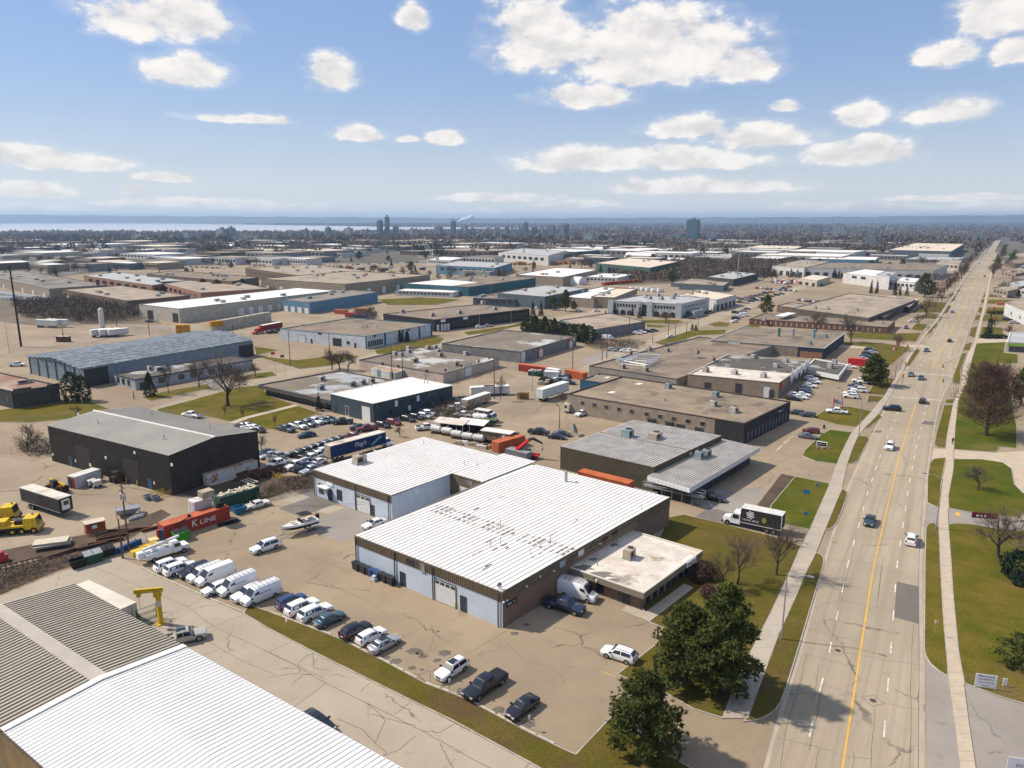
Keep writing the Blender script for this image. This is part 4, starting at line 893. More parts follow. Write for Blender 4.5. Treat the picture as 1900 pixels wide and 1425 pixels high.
bq=building('lean_to','small white lean-to with teal doors and rusty roof against the pinkish factory',L=(905,395),N_=(1070,425),R_=(1135,405),base=(1070,472),fr='Z5',wall=WHITEW,roof=roofm('rust',(.30,.17,.09),(.38,.33,.27),None,.2),trim=FRAMEW,par=.08)
for t in (.35,.88):door(bq,'l',t*wlen(bq,'l'),1.5,2.6,mat('door_teal',(.10,.26,.30)))
b=building('white_block','long white block with teal pillars and brown roof past the lawn',L=(265,112),N_=(865,167),R_=(1335,80),base=(865,257),fr='Z5',wall=wallm('pale_blue_white',(.56,.60,.63)),roof=RGRAVEL,trim=mat('teal_trim',(.10,.2,.24)))
TPI=mat('teal_pillar',(.03,.11,.16))
for t in (.0,.27,.53,.79,.99):wbox(b,*b.faces['r'],max(0,t*wlen(b,'r')-.5),t*wlen(b,'r')+.5,0,b.h-.2,.0,.2,TPI,'pillar')
garage(b,'l',at(b,'l','Z5',667,210)[0],4.6,3.4,FANM);garage(b,'l',at(b,'l','Z5',418,185)[0],4.5,3.4);door(b,'l',at(b,'l','Z5',487,200)[0]);door(b,'l',at(b,'l','Z5',795,235)[0]);window(b,'l',at(b,'l','Z5',545,157)[0],5,2,.8);window(b,'l',at(b,'l','Z5',745,220)[0],2,1.6,1.2)
winrow(b,'r',7,.03,.24,1.9,.8,2.4);window(b,'r',wlen(b,'r')*.13,5,1.5,.8);window(b,'r',wlen(b,'r')*.62,5,1.8,.9);garage(b,'r',wlen(b,'r')*.6,2.2,3,DOORD)
for x,y in ((425,95),(445,98),(850,100),(880,102),(950,108)):vent(b,'Z5',x,y,1.4,.2)
b=building('grey_depot','long grey depot with red-framed loading doors beside the blue-grey drive',L=Q('Z5',1405,217),N_=Q('Z6',250,352),R_=Q('Z6',645,242),base=Q('Z6',256,432),wall=wallm('mid_grey',(.20,.20,.19)),wall_r=wallm('grey_shaded_steel',(.19,.195,.195)),roof=RPOND,trim=FRAME)
REDF=mat('red_paint',(.34,.025,.03),rough=.5)
for x,y in ((395,365),(605,290)):
    uz=at(b,'r','Z6',x,y);garage(b,'r',uz[0],3.2,3.6,panes=2);wbox(b,*b.faces['r'],uz[0]-3.0,uz[0]-1.75,0.02,4.4,.0,.14,REDF,'door_surround');wbox(b,*b.faces['r'],uz[0]+1.75,uz[0]+2.2,0.02,4.4,.0,.14,REDF,'door_surround')
uu=at(b,'r','Z6',262,400)[0];garage(b,'r',max(2.0,uu),3,4.2);window(b,'r',at(b,'r','Z6',338,355)[0],3.5,1,1)
vent(b,'Z6',535,268,1.5,.3);vent(b,'Z6',245,250,.8,.2)
b=building('grey_block','grey block with flat brown roof behind the tall cedar hedge',L=(525,128),N_=(757,197),R_=(1130,137),base=(760,272),fr='Z6',wall=wallm('mid_grey2',(.19,.195,.20)),roof=RTAN,trim=FRAME)
b=building('black_front_block','long black-fronted block with white doors along the side street',L=(270,600),N_=(553,632),R_=(1077,572),base=(556,700),fr='Z2',wall=wallm('black_clad',(.035,.035,.037)),roof=RGRAVEL,trim=FRAME)
for t in (.03,.07,.1,.13):garage(b,'r',t*wlen(b,'r'),1.6,3.4)
for t in (.08,.3):sign_on(b,'r',(t*wlen(b,'r'),b.h-1.1),3,1.3,SIGNW)
winrow(b,'r',26,.17,.98,b.h*.45,1.0,3.0,gm=mat('brown_panel',(.10,.075,.055)))
for x,y in ((690,600),(885,580),(820,545),(540,615),(375,595)):rooftop(b,'Z2',x,y,2.6,1.8,1.5,HVACL)
TANBK=wallm('tan_block',(.275,.225,.17));TANB2=wallm('tan_block_warm',(.30,.245,.19))
b=building('long_block','long tan block with a white lattice beam lying on its brown roof',L=(1093,678),N_=(1255,703),R_=(1440,640),base=(1255,724),wall=wallm('grey_tan',(.26,.235,.205)),roof=RGRAVEL,trim=FRAME);bLB=b
for x,y in ((968,470),(1130,490),(1020,375),(1155,345),(1282,352)):rooftop(b,'Z6',x,y,2.2,1.6,1.3,HVACT)
WST=mat('white_steel',(.55,.58,.60),rough=.45,metal=.2)
mb=MB();zq=b.hr
def truss(mb,a,c,w=1.2,hh=1.2,n=12):
    a,c=Vector(a),Vector(c);d=(c-a);s=Vector((-d.y,d.x,0)).normalized()*w/2;z=Vector((0,0,hh))
    for o in (s,-s,s+z,-s+z):mb.tube([a+o,c+o],.09,5)
    for k in range(n):
        p,q_=a.lerp(c,k/n),a.lerp(c,(k+1)/n)
        for o1,o2 in ((s,s+z),(-s,-s+z),(s,-s),(s+z,-s+z)):mb.tube([p+o1,q_+o2],.06,4)
f6=lambda x,y,dz=.3:GQ('Z6',x,y,zq)+Vector((0,0,dz))
truss(mb,f6(960,440),f6(1065,395));truss(mb,f6(1065,395),f6(1235,400));truss(mb,f6(1235,410),f6(1130,460));truss(mb,f6(930,405),f6(960,440))
for p,q_ in (((960,440),(1130,460)),((965,420),(1140,450)),((985,410),(1180,430)),((1000,400),(1210,415))):mb.tube([f6(*p),f6(*q_)],.15,5)
tag(mb.build('lattice_beam',WST),'white steel lattice beam frame lying on the brown roof','steel frame')
b=building('long_block','tan block with dark patched roof and wavy white cut-out panels at its front',L=Q('Z6',1430,508),N_=Q('Z7',330,517),R_=Q('Z7',520,378),base=Q('Z7',330,622),wall=TANBK,roof=RDARK,trim=mat('trim_cream',(.5,.45,.36)));bW=b
q=b.poly;s_=(q[1]-q[0]);mb=MB();mb.sheet([q[0]+s_*.02,q[0]+s_*.42,q[3]+s_*.42,q[3]+s_*.02],b.hr+.01);mb.build('roof_strip',RCREAM,b.root)
for x,y in ((165,360),(370,388),(45,465),(230,485),(310,420)):rooftop(b,'Z7',x,y,2.0,1.5,1.2,HVACL)
for x,y in ((1600,420),(1490,368),(1555,495)):rooftop(b,'Z6',x,y,2.2,1.6,1.3,HVACT)
for x,y in ((70,560),(250,575)):door(b,'l',at(b,'l','Z7',x,y)[0],2.0,3.6,DOORD if x<100 else GARW)
door(b,'l',at(b,'l','Z6',1570,590)[0],2,3,DOORD);door(b,'l',at(b,'l','Z7',280,600)[0],1.4,2.6)
e,n=outn(b,*b.faces['r']);A=b.faces['r'][0];Lr=wlen(b,'r')
for k in range(16):
    t=.3+.68*(k+.5)/16;a0=A+e*(Lr*t)+n*.5;hh=1.6+.9*math.sin(k*1.7);w_=Lr*.045
    mb=MB();pts=[]
    for j in range(10):
        an=j*.628;pts.append((math.cos(an)*w_*.5*(1+.2*math.sin(an*3+k)),math.sin(an)*hh))
    f_=[a0+e*x+Vector((0,0,b.h-.6+y))for x,y in pts];g_=[p+n*.1 for p in f_];m_=len(pts)
    mb.add(f_+g_,[tuple(range(m_)),tuple(range(2*m_-1,m_-1,-1))]+[(i,(i+1)%m_,m_+(i+1)%m_,m_+i)for i in range(m_)]);mb.build('cutout_panel',SIGNW,b.root)
winrow(b,'r',5,.45,.95,1.6,1.4,2.0)
REDS=mat('sign_red',(.50,.03,.03));sign_on(b,'r',(Lr*.06,b.h*.72),3,2.2,REDS,off=.05)
b=building('showroom_wing','low showroom wing with deep white fascia and brick base, vents on dark roof',L=(490,430),N_=(715,473),R_=(770,400),base=(700,515),fr='Z7',wall=BRICKO,roof=RDARK,trim=SIGNW,band=1.5,band_m=mat('white_fascia',(.62,.63,.61)),over=.7)
for x,y in ((655,425),(685,400)):rooftop(b,'Z7',x,y,1.8,1.6,1.6,HVACL)
winrow(b,'r',6,.05,.95,1.2,1.6,1.5);winrow(b,'l',5,.5,.98,1.2,1.4,1.5)
pz=5.6
b=building('tan_unit','long tan unit with small square windows and black front facing the road',poly=[G(1381.6,785.5,pz),G(1467,744.5,pz),G(1155,698,pz),G(1052.6,730.5,pz)],h=pz,wall=TANB2,wall_r=wallm('black_clad',(.035,.035,.037)),roof=roofm('gravel_warm',(.285,.225,.158),(.205,.163,.116),(.145,.117,.086)),trim=mat('dark_trim',(.05,.045,.04)));bU=b
for x,y in ((688,700),(772,713),(857,728),(945,745),(1035,760),(1140,780),(1235,797),(1332,815),(1432,833),(1535,852)):uz=at(b,'l','Z6',x,y);window(b,'l',uz[0],3.6,1.3,1.1,fm=mat('frame_tan',(.36,.3,.22)))
for x,y in ((1175,830),(1300,850),(1380,870),(1510,890)):window(b,'l',at(b,'l','Z6',x,y)[0],1.5,2.2,1.8)
for x in (1175,1300):uu=at(b,'l','Z6',x,830)[0];wbox(b,*b.faces['l'],uu-1.2,uu+1.2,2.55,2.8,0,1.1,FRAME,'awning')
wbox(b,*b.faces['l'],at(b,'l','Z6',1620,880)[0],wlen(b,'l'),0,pz-.2,0,.12,wallm('black_clad',(.035,.035,.037)),'dark_cladding')
winrow(b,'r',12,.05,.95,1.7,.9,2.4,gm=mat('grey_blind',(.14,.15,.16)))
sign_on(b,'r',(wlen(b,'r')*.77,pz-1.3),4.2,1.1,wallm('black_clad',(.035,.035,.037)),True,SIGNW,.05,.55)
for x,y,m in ((1292,610,HVACG),(1625,668,HVACG),(1610,735,HVACL),(1755,780,HVACL)):rooftop(b,'Z6',x,y,2.0,1.5,1.3,m)
for x,y in ((1088,580),(895,640)):hatch(b,'Z6',x,y,2.4,1.6)
vent(b,'Z6',1268,700,.8,.2);vent(b,'Z7',248,690,.9,.1)
ORNG=mat('orange_tarp',(.55,.18,.08));rooftop(b,'Z7',40,705,2.4,1.8,.6,ORNG)
b=building('small_annex','small dark blue annex with white skylights behind the tan unit',L=Q('Z6',670,548),N_=Q('Z6',850,573),R_=Q('Z6',985,525),h=3.8,wall=mat('blue_band',(.035,.10,.16)),roof=RGRAVEL,trim=FRAME)
for x,y in ((775,522),(862,535)):hatch(b,'Z6',x,y,2.2,1.2)
LRIB=mat('weathered_light_roof',(.46,.455,.44),(.33,.325,.31),.35,rough=.55,c3=(.30,.20,.12),s3=.12,lo3=.60,hi3=.72);LSEAM=mat('weathered_light_seam',(.215,.21,.20),(.30,.22,.15),.5,rough=.6)
OLIVE=mat('olive_brown_cladding',(.115,.095,.062),(.095,.08,.052),.5,rough=.6)
h17=height_of(Q('Y3',150,335),Q('Y3',150,180)[1])
b=building('ribbed_unit','brown-clad unit with streaked light ribbed roof beside the orange container',L=(150,182),N_=(800,327),R_=(1270,108),h=h17,fr='Y3',wall=OLIVE,roof=LRIB,trim=OLIVE,par=.06)
for f in ('l','r'):corrug(b,*b.faces[f],.05,h17-.1,OLIVE,.4,.05)
q=[Vector((p.x,p.y,h17+.02))for p in b.poly];roof_panels(b.root,q[0],q[1],q[3],34,LRIB,.07,.14,rib_m=LSEAM)
mb=MB();m0,m1=(q[0]+q[1])/2+Vector((0,0,.12)),(q[3]+q[2])/2+Vector((0,0,.12));mb.tube([m0,m1],.1,5);mb.build('ridge_cap',LSEAM,b.root)
b.hr=h17+.08
rooftop(b,'Y3',615,112,2.2,2.2,1.5,HVACG);rooftop(b,'Y3',808,125,2.8,2.2,1.2,HVACT)
h18=4.0
b=building('canopy_front','lower ribbed light roof with white panelled edge over a dark shopfront',L=(755,388),N_=(1052,475),R_=(1540,190),h=h18,fr='Y3',wall=wallm('dark_olive',(.06,.055,.04)),roof=LRIB,trim=SIGNW,par=.06,band=.9,band_m=mat('white_panel_edge',(.60,.61,.62)),over=1.6)
q=[Vector((p.x,p.y,h18+.02))for p in b.poly];roof_panels(b.root,q[0],q[1],q[3],18,LRIB,.07,.14,rib_m=LSEAM)
winrow(b,'r',9,.03,.97,1.5,2.0,2.2)
for k in range(11):
    A,B=b.poly[3],b.poly[0];b.faces['e']=(A,B);wbox(b,A,B,(B-A).length*(k+.06)/11,(B-A).length*(k+.94)/11,h18-.88,h18-.08,.0,.06,SIGNW,'edge_panel')
b.hr=h18+.08
rooftop(b,'Y3',1115,265,1.6,1.6,1.4,HVACG);rooftop(b,'Y3',1165,250,2.0,1.5,1.3,HVACG);rooftop(b,'Y3',1053,250,.6,.6,.6,HVACL)
b=building('brick_unit','tan unit with dark blue front and orange brick panel, blue stacks on its roof',L=Q('Z6',1592,267),N_=Q('Z7',620,298),R_=Q('Z7',750,203),base=Q('Z7',608,368),wall=TANBK,wall_r=wallm('dark_navy',(.035,.043,.062)),roof=RGRAVEL,trim=mat('coping_pale',(.42,.42,.4)))
wbox(b,*b.faces['l'],wlen(b,'l')-10,wlen(b,'l'),0,b.h-.2,0,.1,wallm('dark_navy',(.035,.043,.062)),'dark_cladding');wbox(b,*b.faces['l'],wlen(b,'l')-9,wlen(b,'l')-.5,0,2.6,.1,.18,BRICKO,'brick_panel')
garage(b,'l',at(b,'l','Z7',38,300)[0],5,4.4,mat('door_pale_blue',(.5,.56,.58)));winrow(b,'r',5,.1,.9,2,1.8,2.4)
for x,y,m in ((328,222,mat('stack_green',(.06,.16,.13))),(420,228,GALV),(552,232,mat('stack_blue',(.13,.25,.31)))):vent(b,'Z7',x,y,3.6,.55,m)
for x,y in ((525,275),(625,228)):rooftop(b,'Z7',x,y,2,1.5,1.2,HVACG)
b=building('brick_office','long single-storey red brick office with narrow bright windows behind bare trees',L=(140,108),N_=(1025,162),R_=(1075,120),base=(1020,205),fr='Z7',wall=BRICKR,roof=RGRAVEL,trim=mat('trim_brown',(.16,.12,.09)))
winrow(b,'l',24,.03,.97,1.6,.7,1.9,gm=mat('bright_blind',(.5,.45,.36)))
for x,y in ((235,120),(985,140),(400,100)):rooftop(b,'Z7',x,y,1.8,1.4,1.0,HVACL)
b=building('brick_office_upper','taller dark brick part of the office with tan roof',L=(890,85),N_=(1010,98),R_=(1095,42),base=(1010,140),fr='Z7',wall=wallm('dark_brick',(.06,.042,.036)),roof=RTAN,trim=FRAME)
winrow(b,'l',2,.15,.95,b.h*.55,1.0,2.2)
b=building('flat_hall','wide flat brown hall behind the red brick office',L=(1470,572),N_=(1612,590),R_=(1700,556),h=5,wall=wallm('brown_panel_wall',(.10,.085,.07)),roof=RTAN,trim=FRAME)
hatch(b,'P',1458,584,18,5,mat('roof_sheet_white',(.62,.64,.66)),.3)
for x,y in ((825,60),(640,50),(560,45)):rooftop(b,'Z7',x,y,2,1.5,1.2,HVACL)
b=building('cream_roof_hall','dark green-grey hall with cream roof and white doors by the road',L=(845,528),N_=(1135,540),R_=(1200,505),base=(1120,568),fr='Z3',wall=wallm('slate_green',(.055,.065,.062)),roof=roofm('cream',(.62,.53,.42),(.56,.475,.375)),trim=RCREAM)
for x in (945,1040):garage(b,'l',at(b,'l','Z3',x,550)[0],6,5)
b=building('cream_roof_annex','lower cream-roofed annex beside the dark green-grey hall',L=(1110,550),N_=(1270,560),R_=(1320,518),base=(1270,595),fr='Z3',wall=wallm('dark_brick',(.06,.042,.036)),roof=roofm('cream',(.62,.53,.42),(.56,.475,.375)),trim=RCREAM)
winrow(b,'l',6,.1,.95,2.2,1.8,1.8)
# ================================================================== VEHICLES
TYRE=mat('tyre_rubber',(.02,.02,.02),rough=.85);RIM=mat('wheel_rim',(.33,.33,.34),rough=.35,metal=.7);TRIM=mat('black_trim',(.02,.02,.022),rough=.6)
CGL=glass_mat('car_glass',(.018,.024,.028),.06);HEADL=mat('headlight',(.62,.64,.66),rough=.15);TAILL=mat('taillight',(.30,.012,.012),rough=.25)
PAINTS={k:paint(k,*v)for k,v in {'white':((.74,.74,.73),),'black':((.012,.012,.014),),'grey':((.13,.135,.14),.35,.3),'silver':((.42,.43,.44),.32,.4),'blue':((.025,.05,.13),),'navy':((.012,.02,.045),),'teal':((.055,.10,.12),.35,.3),
          'red':((.30,.02,.022),),'maroon':((.13,.014,.02),),'beige':((.45,.42,.35),.35,.2),'brown':((.11,.07,.04),),'green':((.03,.10,.05),),'yellow':((.60,.36,.015),),'cream':((.66,.62,.52),),'orange':((.55,.16,.03),),'slate':((.05,.065,.08),.35,.3)}.items()}
def _sed(L=4.7,H=1.46,W=.91,tail=.98):
    return [(L/2,.32,.48,.62,.68,W*.80,W*.62),(L/2-.14,.22,.46,.72,.79,W*.95,W*.76),(L*.30,.20,.46,.83,.93,W,W*.80),(L*.19,.20,.46,.90,1.0,W,W*.80),
            (L*.035,.20,.46,.93,H-.04,W,W*.66),(-L*.12,.20,.46,.94,H,W,W*.66),(-L*.24,.20,.46,.95,H-.06,W,W*.64),(-L*.375,.20,.46,.96,tail+.06,W,W*.74),(-L/2+.14,.22,.46,.92,tail,W*.95,W*.74),(-L/2,.34,.5,.80,.86,W*.82,W*.66)],(3,4,6,7)
def _suv(L=4.6,H=1.68,W=.93,rear=.06,hood=1.05):
    return [(L/2,.36,.55,.74,.82,W*.80,W*.66),(L/2-.14,.26,.52,.86,.94,W*.95,W*.78),(L*.31,.24,.52,.95,hood,W,W*.82),(L*.215,.24,.52,1.0,hood+.06,W,W*.82),
            (L*.07,.24,.52,1.03,H-.06,W,W*.70),(-L*.10,.24,.52,1.04,H,W,W*.70),(-L*.38,.24,.52,1.06,H-.05,W,W*.68),(-L/2+.16-rear,.26,.52,1.06,1.14,W*.96,W*.78),(-L/2+.05,.28,.52,.98,1.04,W*.93,W*.76),(-L/2,.36,.55,.84,.9,W*.84,W*.7)],(3,4,6,7)
def _van(L=5.9,H=2.45,W=1.02,hood=1.25):
    return [(L/2,.36,.6,.8,.88,W*.82,W*.68),(L/2-.15,.28,.55,.95,1.05,W*.95,W*.8),(L*.40,.26,.55,1.1,hood,W,W*.82),(L*.355,.26,.55,1.15,hood+.08,W,W*.84),
            (L*.21,.26,.55,1.2,H-.12,W,W*.80),(L*.12,.26,.55,1.2,H,W,W*.82),(-L*.47,.26,.55,1.2,H,W,W*.82),(-L*.49,.27,.55,1.2,H-.15,W*.99,W*.82),(-L/2+.02,.28,.55,1.1,1.3,W*.98,W*.84),(-L/2,.36,.6,.8,.95,W*.96,W*.84)],(3,4,6,7)
def _pick(L=5.8,H=1.88,W=1.0):
    return [(L/2,.42,.62,.86,.94,W*.86,W*.74),(L/2-.12,.34,.58,1.0,1.08,W*.97,W*.84),(L*.30,.32,.58,1.08,1.17,W,W*.86),(L*.235,.32,.58,1.12,1.2,W,W*.86),
            (L*.12,.32,.58,1.14,H-.04,W,W*.72),(0.0,.32,.58,1.14,H,W,W*.72),(-L*.125,.32,.58,1.14,H-.05,W,W*.72),(-L*.155,.32,.58,1.12,1.22,W,W*.86),(-L/2+.06,.36,.58,1.12,1.2,W,W*.88),(-L/2,.46,.62,.98,1.05,W*.96,W*.86)],(3,4,6,7)
SPEC={'sedan':(*_sed(),1.42,-1.38,.33),'hatch':(*_suv(4.3,1.52,.89,.0,.98),1.32,-1.30,.32),'suv':(*_suv(),1.38,-1.38,.36),'bigsuv':(*_suv(5.05,1.82,.98),1.5,-1.55,.39),'minivan':(*_suv(5.1,1.76,.98,-.05,1.0),1.55,-1.5,.34),
        'van':(*_van(),1.9,-1.75,.36),'lowvan':(*_van(5.5,2.05,1.0,1.15),1.7,-1.7,.36),'highvan':(*_van(6.1,2.75,1.02),2.0,-1.8,.38),'pickup':(*_pick(),1.85,-1.75,.41),'longpickup':(*_pick(6.3,1.95,1.02),2.05,-1.95,.42),
        'classic':([(2.65,.4,.55,.78,.84,.9,.8),(2.5,.26,.5,.86,.92,.96,.88),(1.3,.24,.5,.9,.96,.98,.9),(.75,.24,.5,.92,.98,.98,.86),(.35,.24,.5,.94,1.38,.97,.70),(-.3,.24,.5,.94,1.42,.97,.70),(-.95,.24,.5,.94,1.38,.97,.70),(-1.2,.24,.5,.94,.99,.98,.88),(-2.5,.28,.5,.9,.95,.96,.9),(-2.65,.4,.55,.8,.86,.92,.84)],(3,4,6,7),1.6,-1.55,.36)}
def ring_pts(s):
    x,zb,zl,zs,zt,wb,wt=s
    h=[(wb*.55,zb),(wb*.94,zb+.02),(wb,zl),(wb*.995,zs),(wt,zt-.05),(wt*.80,zt),(0,zt+.015)]
    return [(x,y,z)for y,z in h]+[(x,-y,z)for y,z in h[-2::-1]]
def car_parts(kind):
    """dict name -> list of (MB, material, smooth)"""
    st,(c0,r0,r1,c1),xf,xr,wr=SPEC[kind];L=st[0][0]*2;out=[]
    body=MB();rings=[ring_pts(s)for s in st];n=len(rings[0])
    for i in range(len(rings)-1):
        a,b=rings[i],rings[i+1]
        body.add(a+b,[(k,k+1,n+k+1,n+k)for k in range(n-1)]+[(n-1,0,n,2*n-1)])
    body.add(rings[0],[tuple(range(n))]);body.add(rings[-1],[tuple(range(n-1,-1,-1))])
    if kind.endswith('pickup'):
        s7,s8=st[7],st[8];z=s8[4]-.02;w=s8[6]*.86
        bed=MB();bed.box(s8[0]+.12,s7[0]-.22,-w,w,z-.02,z+.045)
        out.append(('load_bed',bed,TRIM,False))
    out.insert(0,('body',body,'PAINT',True))
    def sidept(i,t,sgn,fx=0.0,j=None):
        s=st[i];x=s[0];y=s[5]*.995+(s[6]-s[5]*.995)*t;z=s[3]+(s[4]-.05-s[3])*t
        if j is not None:
            q=st[j];x=x+(q[0]-x)*fx;y2=q[5]*.995+(q[6]-q[5]*.995)*t;z2=q[3]+(q[4]-.05-q[3])*t;y=y+(y2-y)*fx;z=z+(z2-z)*fx
        return (x,sgn*(y+.012),z+.004)
    t0,t1=.14,.88
    rear_glazed=kind not in ('van','lowvan','highvan')
    for sg in (1,-1):
        g=MB();a=sidept(r0,t0,sg,.55,c0);b_=sidept(r0,t1,sg,.06,c0)
        if rear_glazed:
            m0,m1=sidept(5,t0,sg,-.0),sidept(5,t1,sg)
            if kind in ('van',):pass
            g.quad(a,m0,m1,b_);out.append(('side_window',g,CGL,False))
            g=MB();e=.1/max(.2,st[5][0]-st[r1][0]);a2,b2=sidept(5,t0,sg,e,r1),sidept(5,t1,sg,e,r1)
            rr=.5 if kind in ('sedan','pickup','longpickup','classic')else .25
            c2,d2=sidept(r1,t0,sg,rr if kind=='sedan' else .12,c1),sidept(r1,t1,sg,.04,c1)
            g.quad(a2,c2,d2,b2);out.append(('side_window',g,CGL,False))
        else:
            m0,m1=sidept(5,t0+.22,sg),sidept(5,.66,sg);a=sidept(r0,t0+.22,sg,.35,c0);b_=sidept(r0,.66,sg,.12,c0)
            g.quad(a,m0,m1,b_);out.append(('side_window',g,CGL,False))
    def toppt(i,f,sgn,j,up=.012):
        s,q=st[i],st[j];x=s[0]+(q[0]-s[0])*f;w=s[6]+(q[6]-s[6])*f;z=s[4]+(q[4]-s[4])*f
        return (x,sgn*w*.93,z+up)
    d=.03 if st[c0][0]>0 else 0
    ws=MB();ws.quad(*[(p[0]+.02,p[1],p[2])for p in (toppt(c0,.08,1,r0),toppt(c0,.08,-1,r0),toppt(c0,.9,-1,r0),toppt(c0,.9,1,r0))]);out.append(('windscreen',ws,CGL,False))
    rw=MB()
    if rear_glazed:rw.quad(*[(p[0]-.02,p[1],p[2])for p in (toppt(r1,.15,1,c1),toppt(r1,.15,-1,c1),toppt(r1,.85,-1,c1),toppt(r1,.85,1,c1))]);out.append(('rear_window',rw,CGL,False))
    W_=st[3][5]
    for sg in (1,-1):
        h=MB();s0,s1=st[0],st[1];h.box(s0[0]-.14,s0[0]+.015,*sorted((sg*s0[5]*.55,sg*s0[5]*1.0)),s0[3]-.06,s0[3]+.09);out.append(('headlight',h,HEADL,False))
        h=MB();s0=st[-1];zt=s0[3]+.02
        if kind in ('van','highvan','lowvan','minivan','suv','bigsuv','hatch'):h.box(s0[0]-.015,s0[0]+.1,*sorted((sg*s0[5]*.80,sg*(s0[5]+.06))),zt-.05,zt+.33)
        else:h.box(s0[0]-.015,s0[0]+.12,*sorted((sg*s0[5]*.58,sg*(s0[5]+.02))),zt-.1,zt+.06)
        out.append(('taillight',h,TAILL,False))
        h=MB();mx=st[c0][0]-.12;h.box(mx-.1,mx+.12,*sorted((sg*(W_-.04),sg*(W_+.20))),st[c0][3]+.02,st[c0][3]+.2);out.append(('mirror',h,TRIM if kind!='classic' else HEADL,False))
        for wx in (xf,xr):
            w=MB();a=MB();yo=sg*(W_+.012);yi=sg*(W_-.23)
            w.tube([(wx,yi,wr),(wx,yo,wr)],wr,16);out.append(('wheel',w,TYRE,False,('rim',MB().tube([(wx,yo-sg*.02,wr),(wx,yo+sg*.008,wr),(wx,yo+sg*.018,wr)],[wr*.64,wr*.64,wr*.2],12),RIM)))
            pts=[(wx+math.cos(t)*wr*1.17,sg*(W_+.004),wr+math.sin(t)*wr*1.17)for t in [math.pi*k/8 for k in range(9)]]
            a.add(pts+[(p[0],sg*(W_-.1),p[2])for p in pts],[tuple(range(9))]+[(k,k+1,10+k,9+k)for k in range(8)]);out.append(('wheel_arch',a,TRIM,False))
    g=MB();s0=st[0];g.box(s0[0]-.1,s0[0]+.012,-s0[5]*.5,s0[5]*.5,s0[2]-.06,s0[3]-.02);out.append(('grille',g,TRIM,False))
    g=MB();s0=st[-1];g.box(s0[0]-.012,s0[0]+.1,-.26,.26,s0[2]+.1,s0[2]+.24);out.append(('number_plate',g,SIGNW,False))
    if kind in ('suv','bigsuv'):
        for sg in (1,-1):
            g=MB();z=st[5][4];g.tube([(st[4][0]-.1,sg*st[5][6]*.92,z),(st[5][0],sg*st[5][6]*.92,z+.05),(st[6][0]+.1,sg*st[6][6]*.92,z-.02)],.025,5);out.append(('roof_rail',g,TRIM,False))
    return out
PROTO={}
def car_proto(kind):
    if kind in PROTO:return PROTO[kind]
    lo=MB();cols=[('PAINT',None),('g',CGL),('t',TRIM),('h',HEADL),('r',TAILL)];root=[]
    for p in car_parts(kind):
        me=p[1].mesh(p[0],'PAINT'==p[2]and PAINTS['white']or p[2],p[3]);sub=None
        mi=0 if p[2]=='PAINT' else 1 if p[2]is CGL else 3 if p[2]in (HEADL,SIGNW)else 4 if p[2]is TAILL else 2
        if p[0]in ('body','side_window','windscreen','rear_window','wheel','headlight','taillight','load_bed'):lo.add(p[1].v,p[1].f,mi)
        if len(p)>4:sub=(p[4][0],p[4][1].mesh(p[4][0],p[4][2]))
        root.append((p[0],me,p[2]=='PAINT',sub))
    lom=lo.mesh('vehicle_small',[PAINTS['white'],CGL,TRIM,HEADL,TAILL])
    PROTO[kind]=(root,lom);return PROTO[kind]
def put_mat(o,i,m):o.material_slots[i].link='OBJECT';o.material_slots[i].material=m
NAMES={'sedan':'sedan_car','hatch':'hatchback_car','suv':'suv_car','bigsuv':'suv_car','minivan':'minivan','van':'cargo_van','lowvan':'cargo_van','highvan':'cargo_van','pickup':'pickup_truck','longpickup':'pickup_truck','classic':'classic_car'}
CATS={'sedan_car':'car','hatchback_car':'car','suv_car':'car','minivan':'van','cargo_van':'van','pickup_truck':'pickup','classic_car':'car'}
SEEN={}
def vehicle(kind,color,px,py,az,label,group=None,small=None,roof=None,z=0.0):
    """pixel = middle of the vehicle, at about 0.75 m above the ground"""
    c=G(px,py,.75+z);c.z=z;dist=(c-Vector((0,0,CAMH))).length
    if small is None:small=dist>235
    root,lom=car_proto(kind);rz=rad(90-az);nm=NAMES[kind]
    if small:
        o=bpy.data.objects.new(nm,lom);COL.objects.link(o);o.location=c;o.rotation_euler=(0,0,rz);put_mat(o,0,PAINTS[color]);ORG[o.name]=Vector(c)
    else:
        o=thing(nm,c,rz=rz)
        for pn,me,pt,sub in root:
            q=bpy.data.objects.new(pn,me);COL.objects.link(q);q.parent=o;ORG[q.name]=Vector((0,0,0))
            if pt:put_mat(q,0,PAINTS[color])
            if sub:s=bpy.data.objects.new(sub[0],sub[1]);COL.objects.link(s);s.parent=q
        if roof:roof(o)
    tag(o,label,CATS[nm],group);SEEN.setdefault(label,[]).append(o)
    if len(SEEN[label])>1:
        g=SEEN[label][0].get('group')or ('look-alike '+CATS[nm]+'s: '+label.split(',')[0])[:60]
        for s in SEEN[label]:s['group']=g
    return o
def rack(o,x0=1.2,x1=-2.4,w=.75,z=2.46,n=6,m=None):
    ORG.setdefault(o.name,Vector((0,0,0)));mb=MB()
    for s in (1,-1):mb.tube([(x0,s*w,z+.16),(x1,s*w,z+.16)],.04,5)
    for k in range(n):
        x=x0+(x1-x0)*k/(n-1);mb.tube([(x,-w,z-.02),(x,-w,z+.16),(x,w,z+.16),(x,w,z-.02)],.03,5)
    me=mb.mesh('roof_rack',m or GALV);q=bpy.data.objects.new('roof_rack',me);COL.objects.link(q);q.parent=o
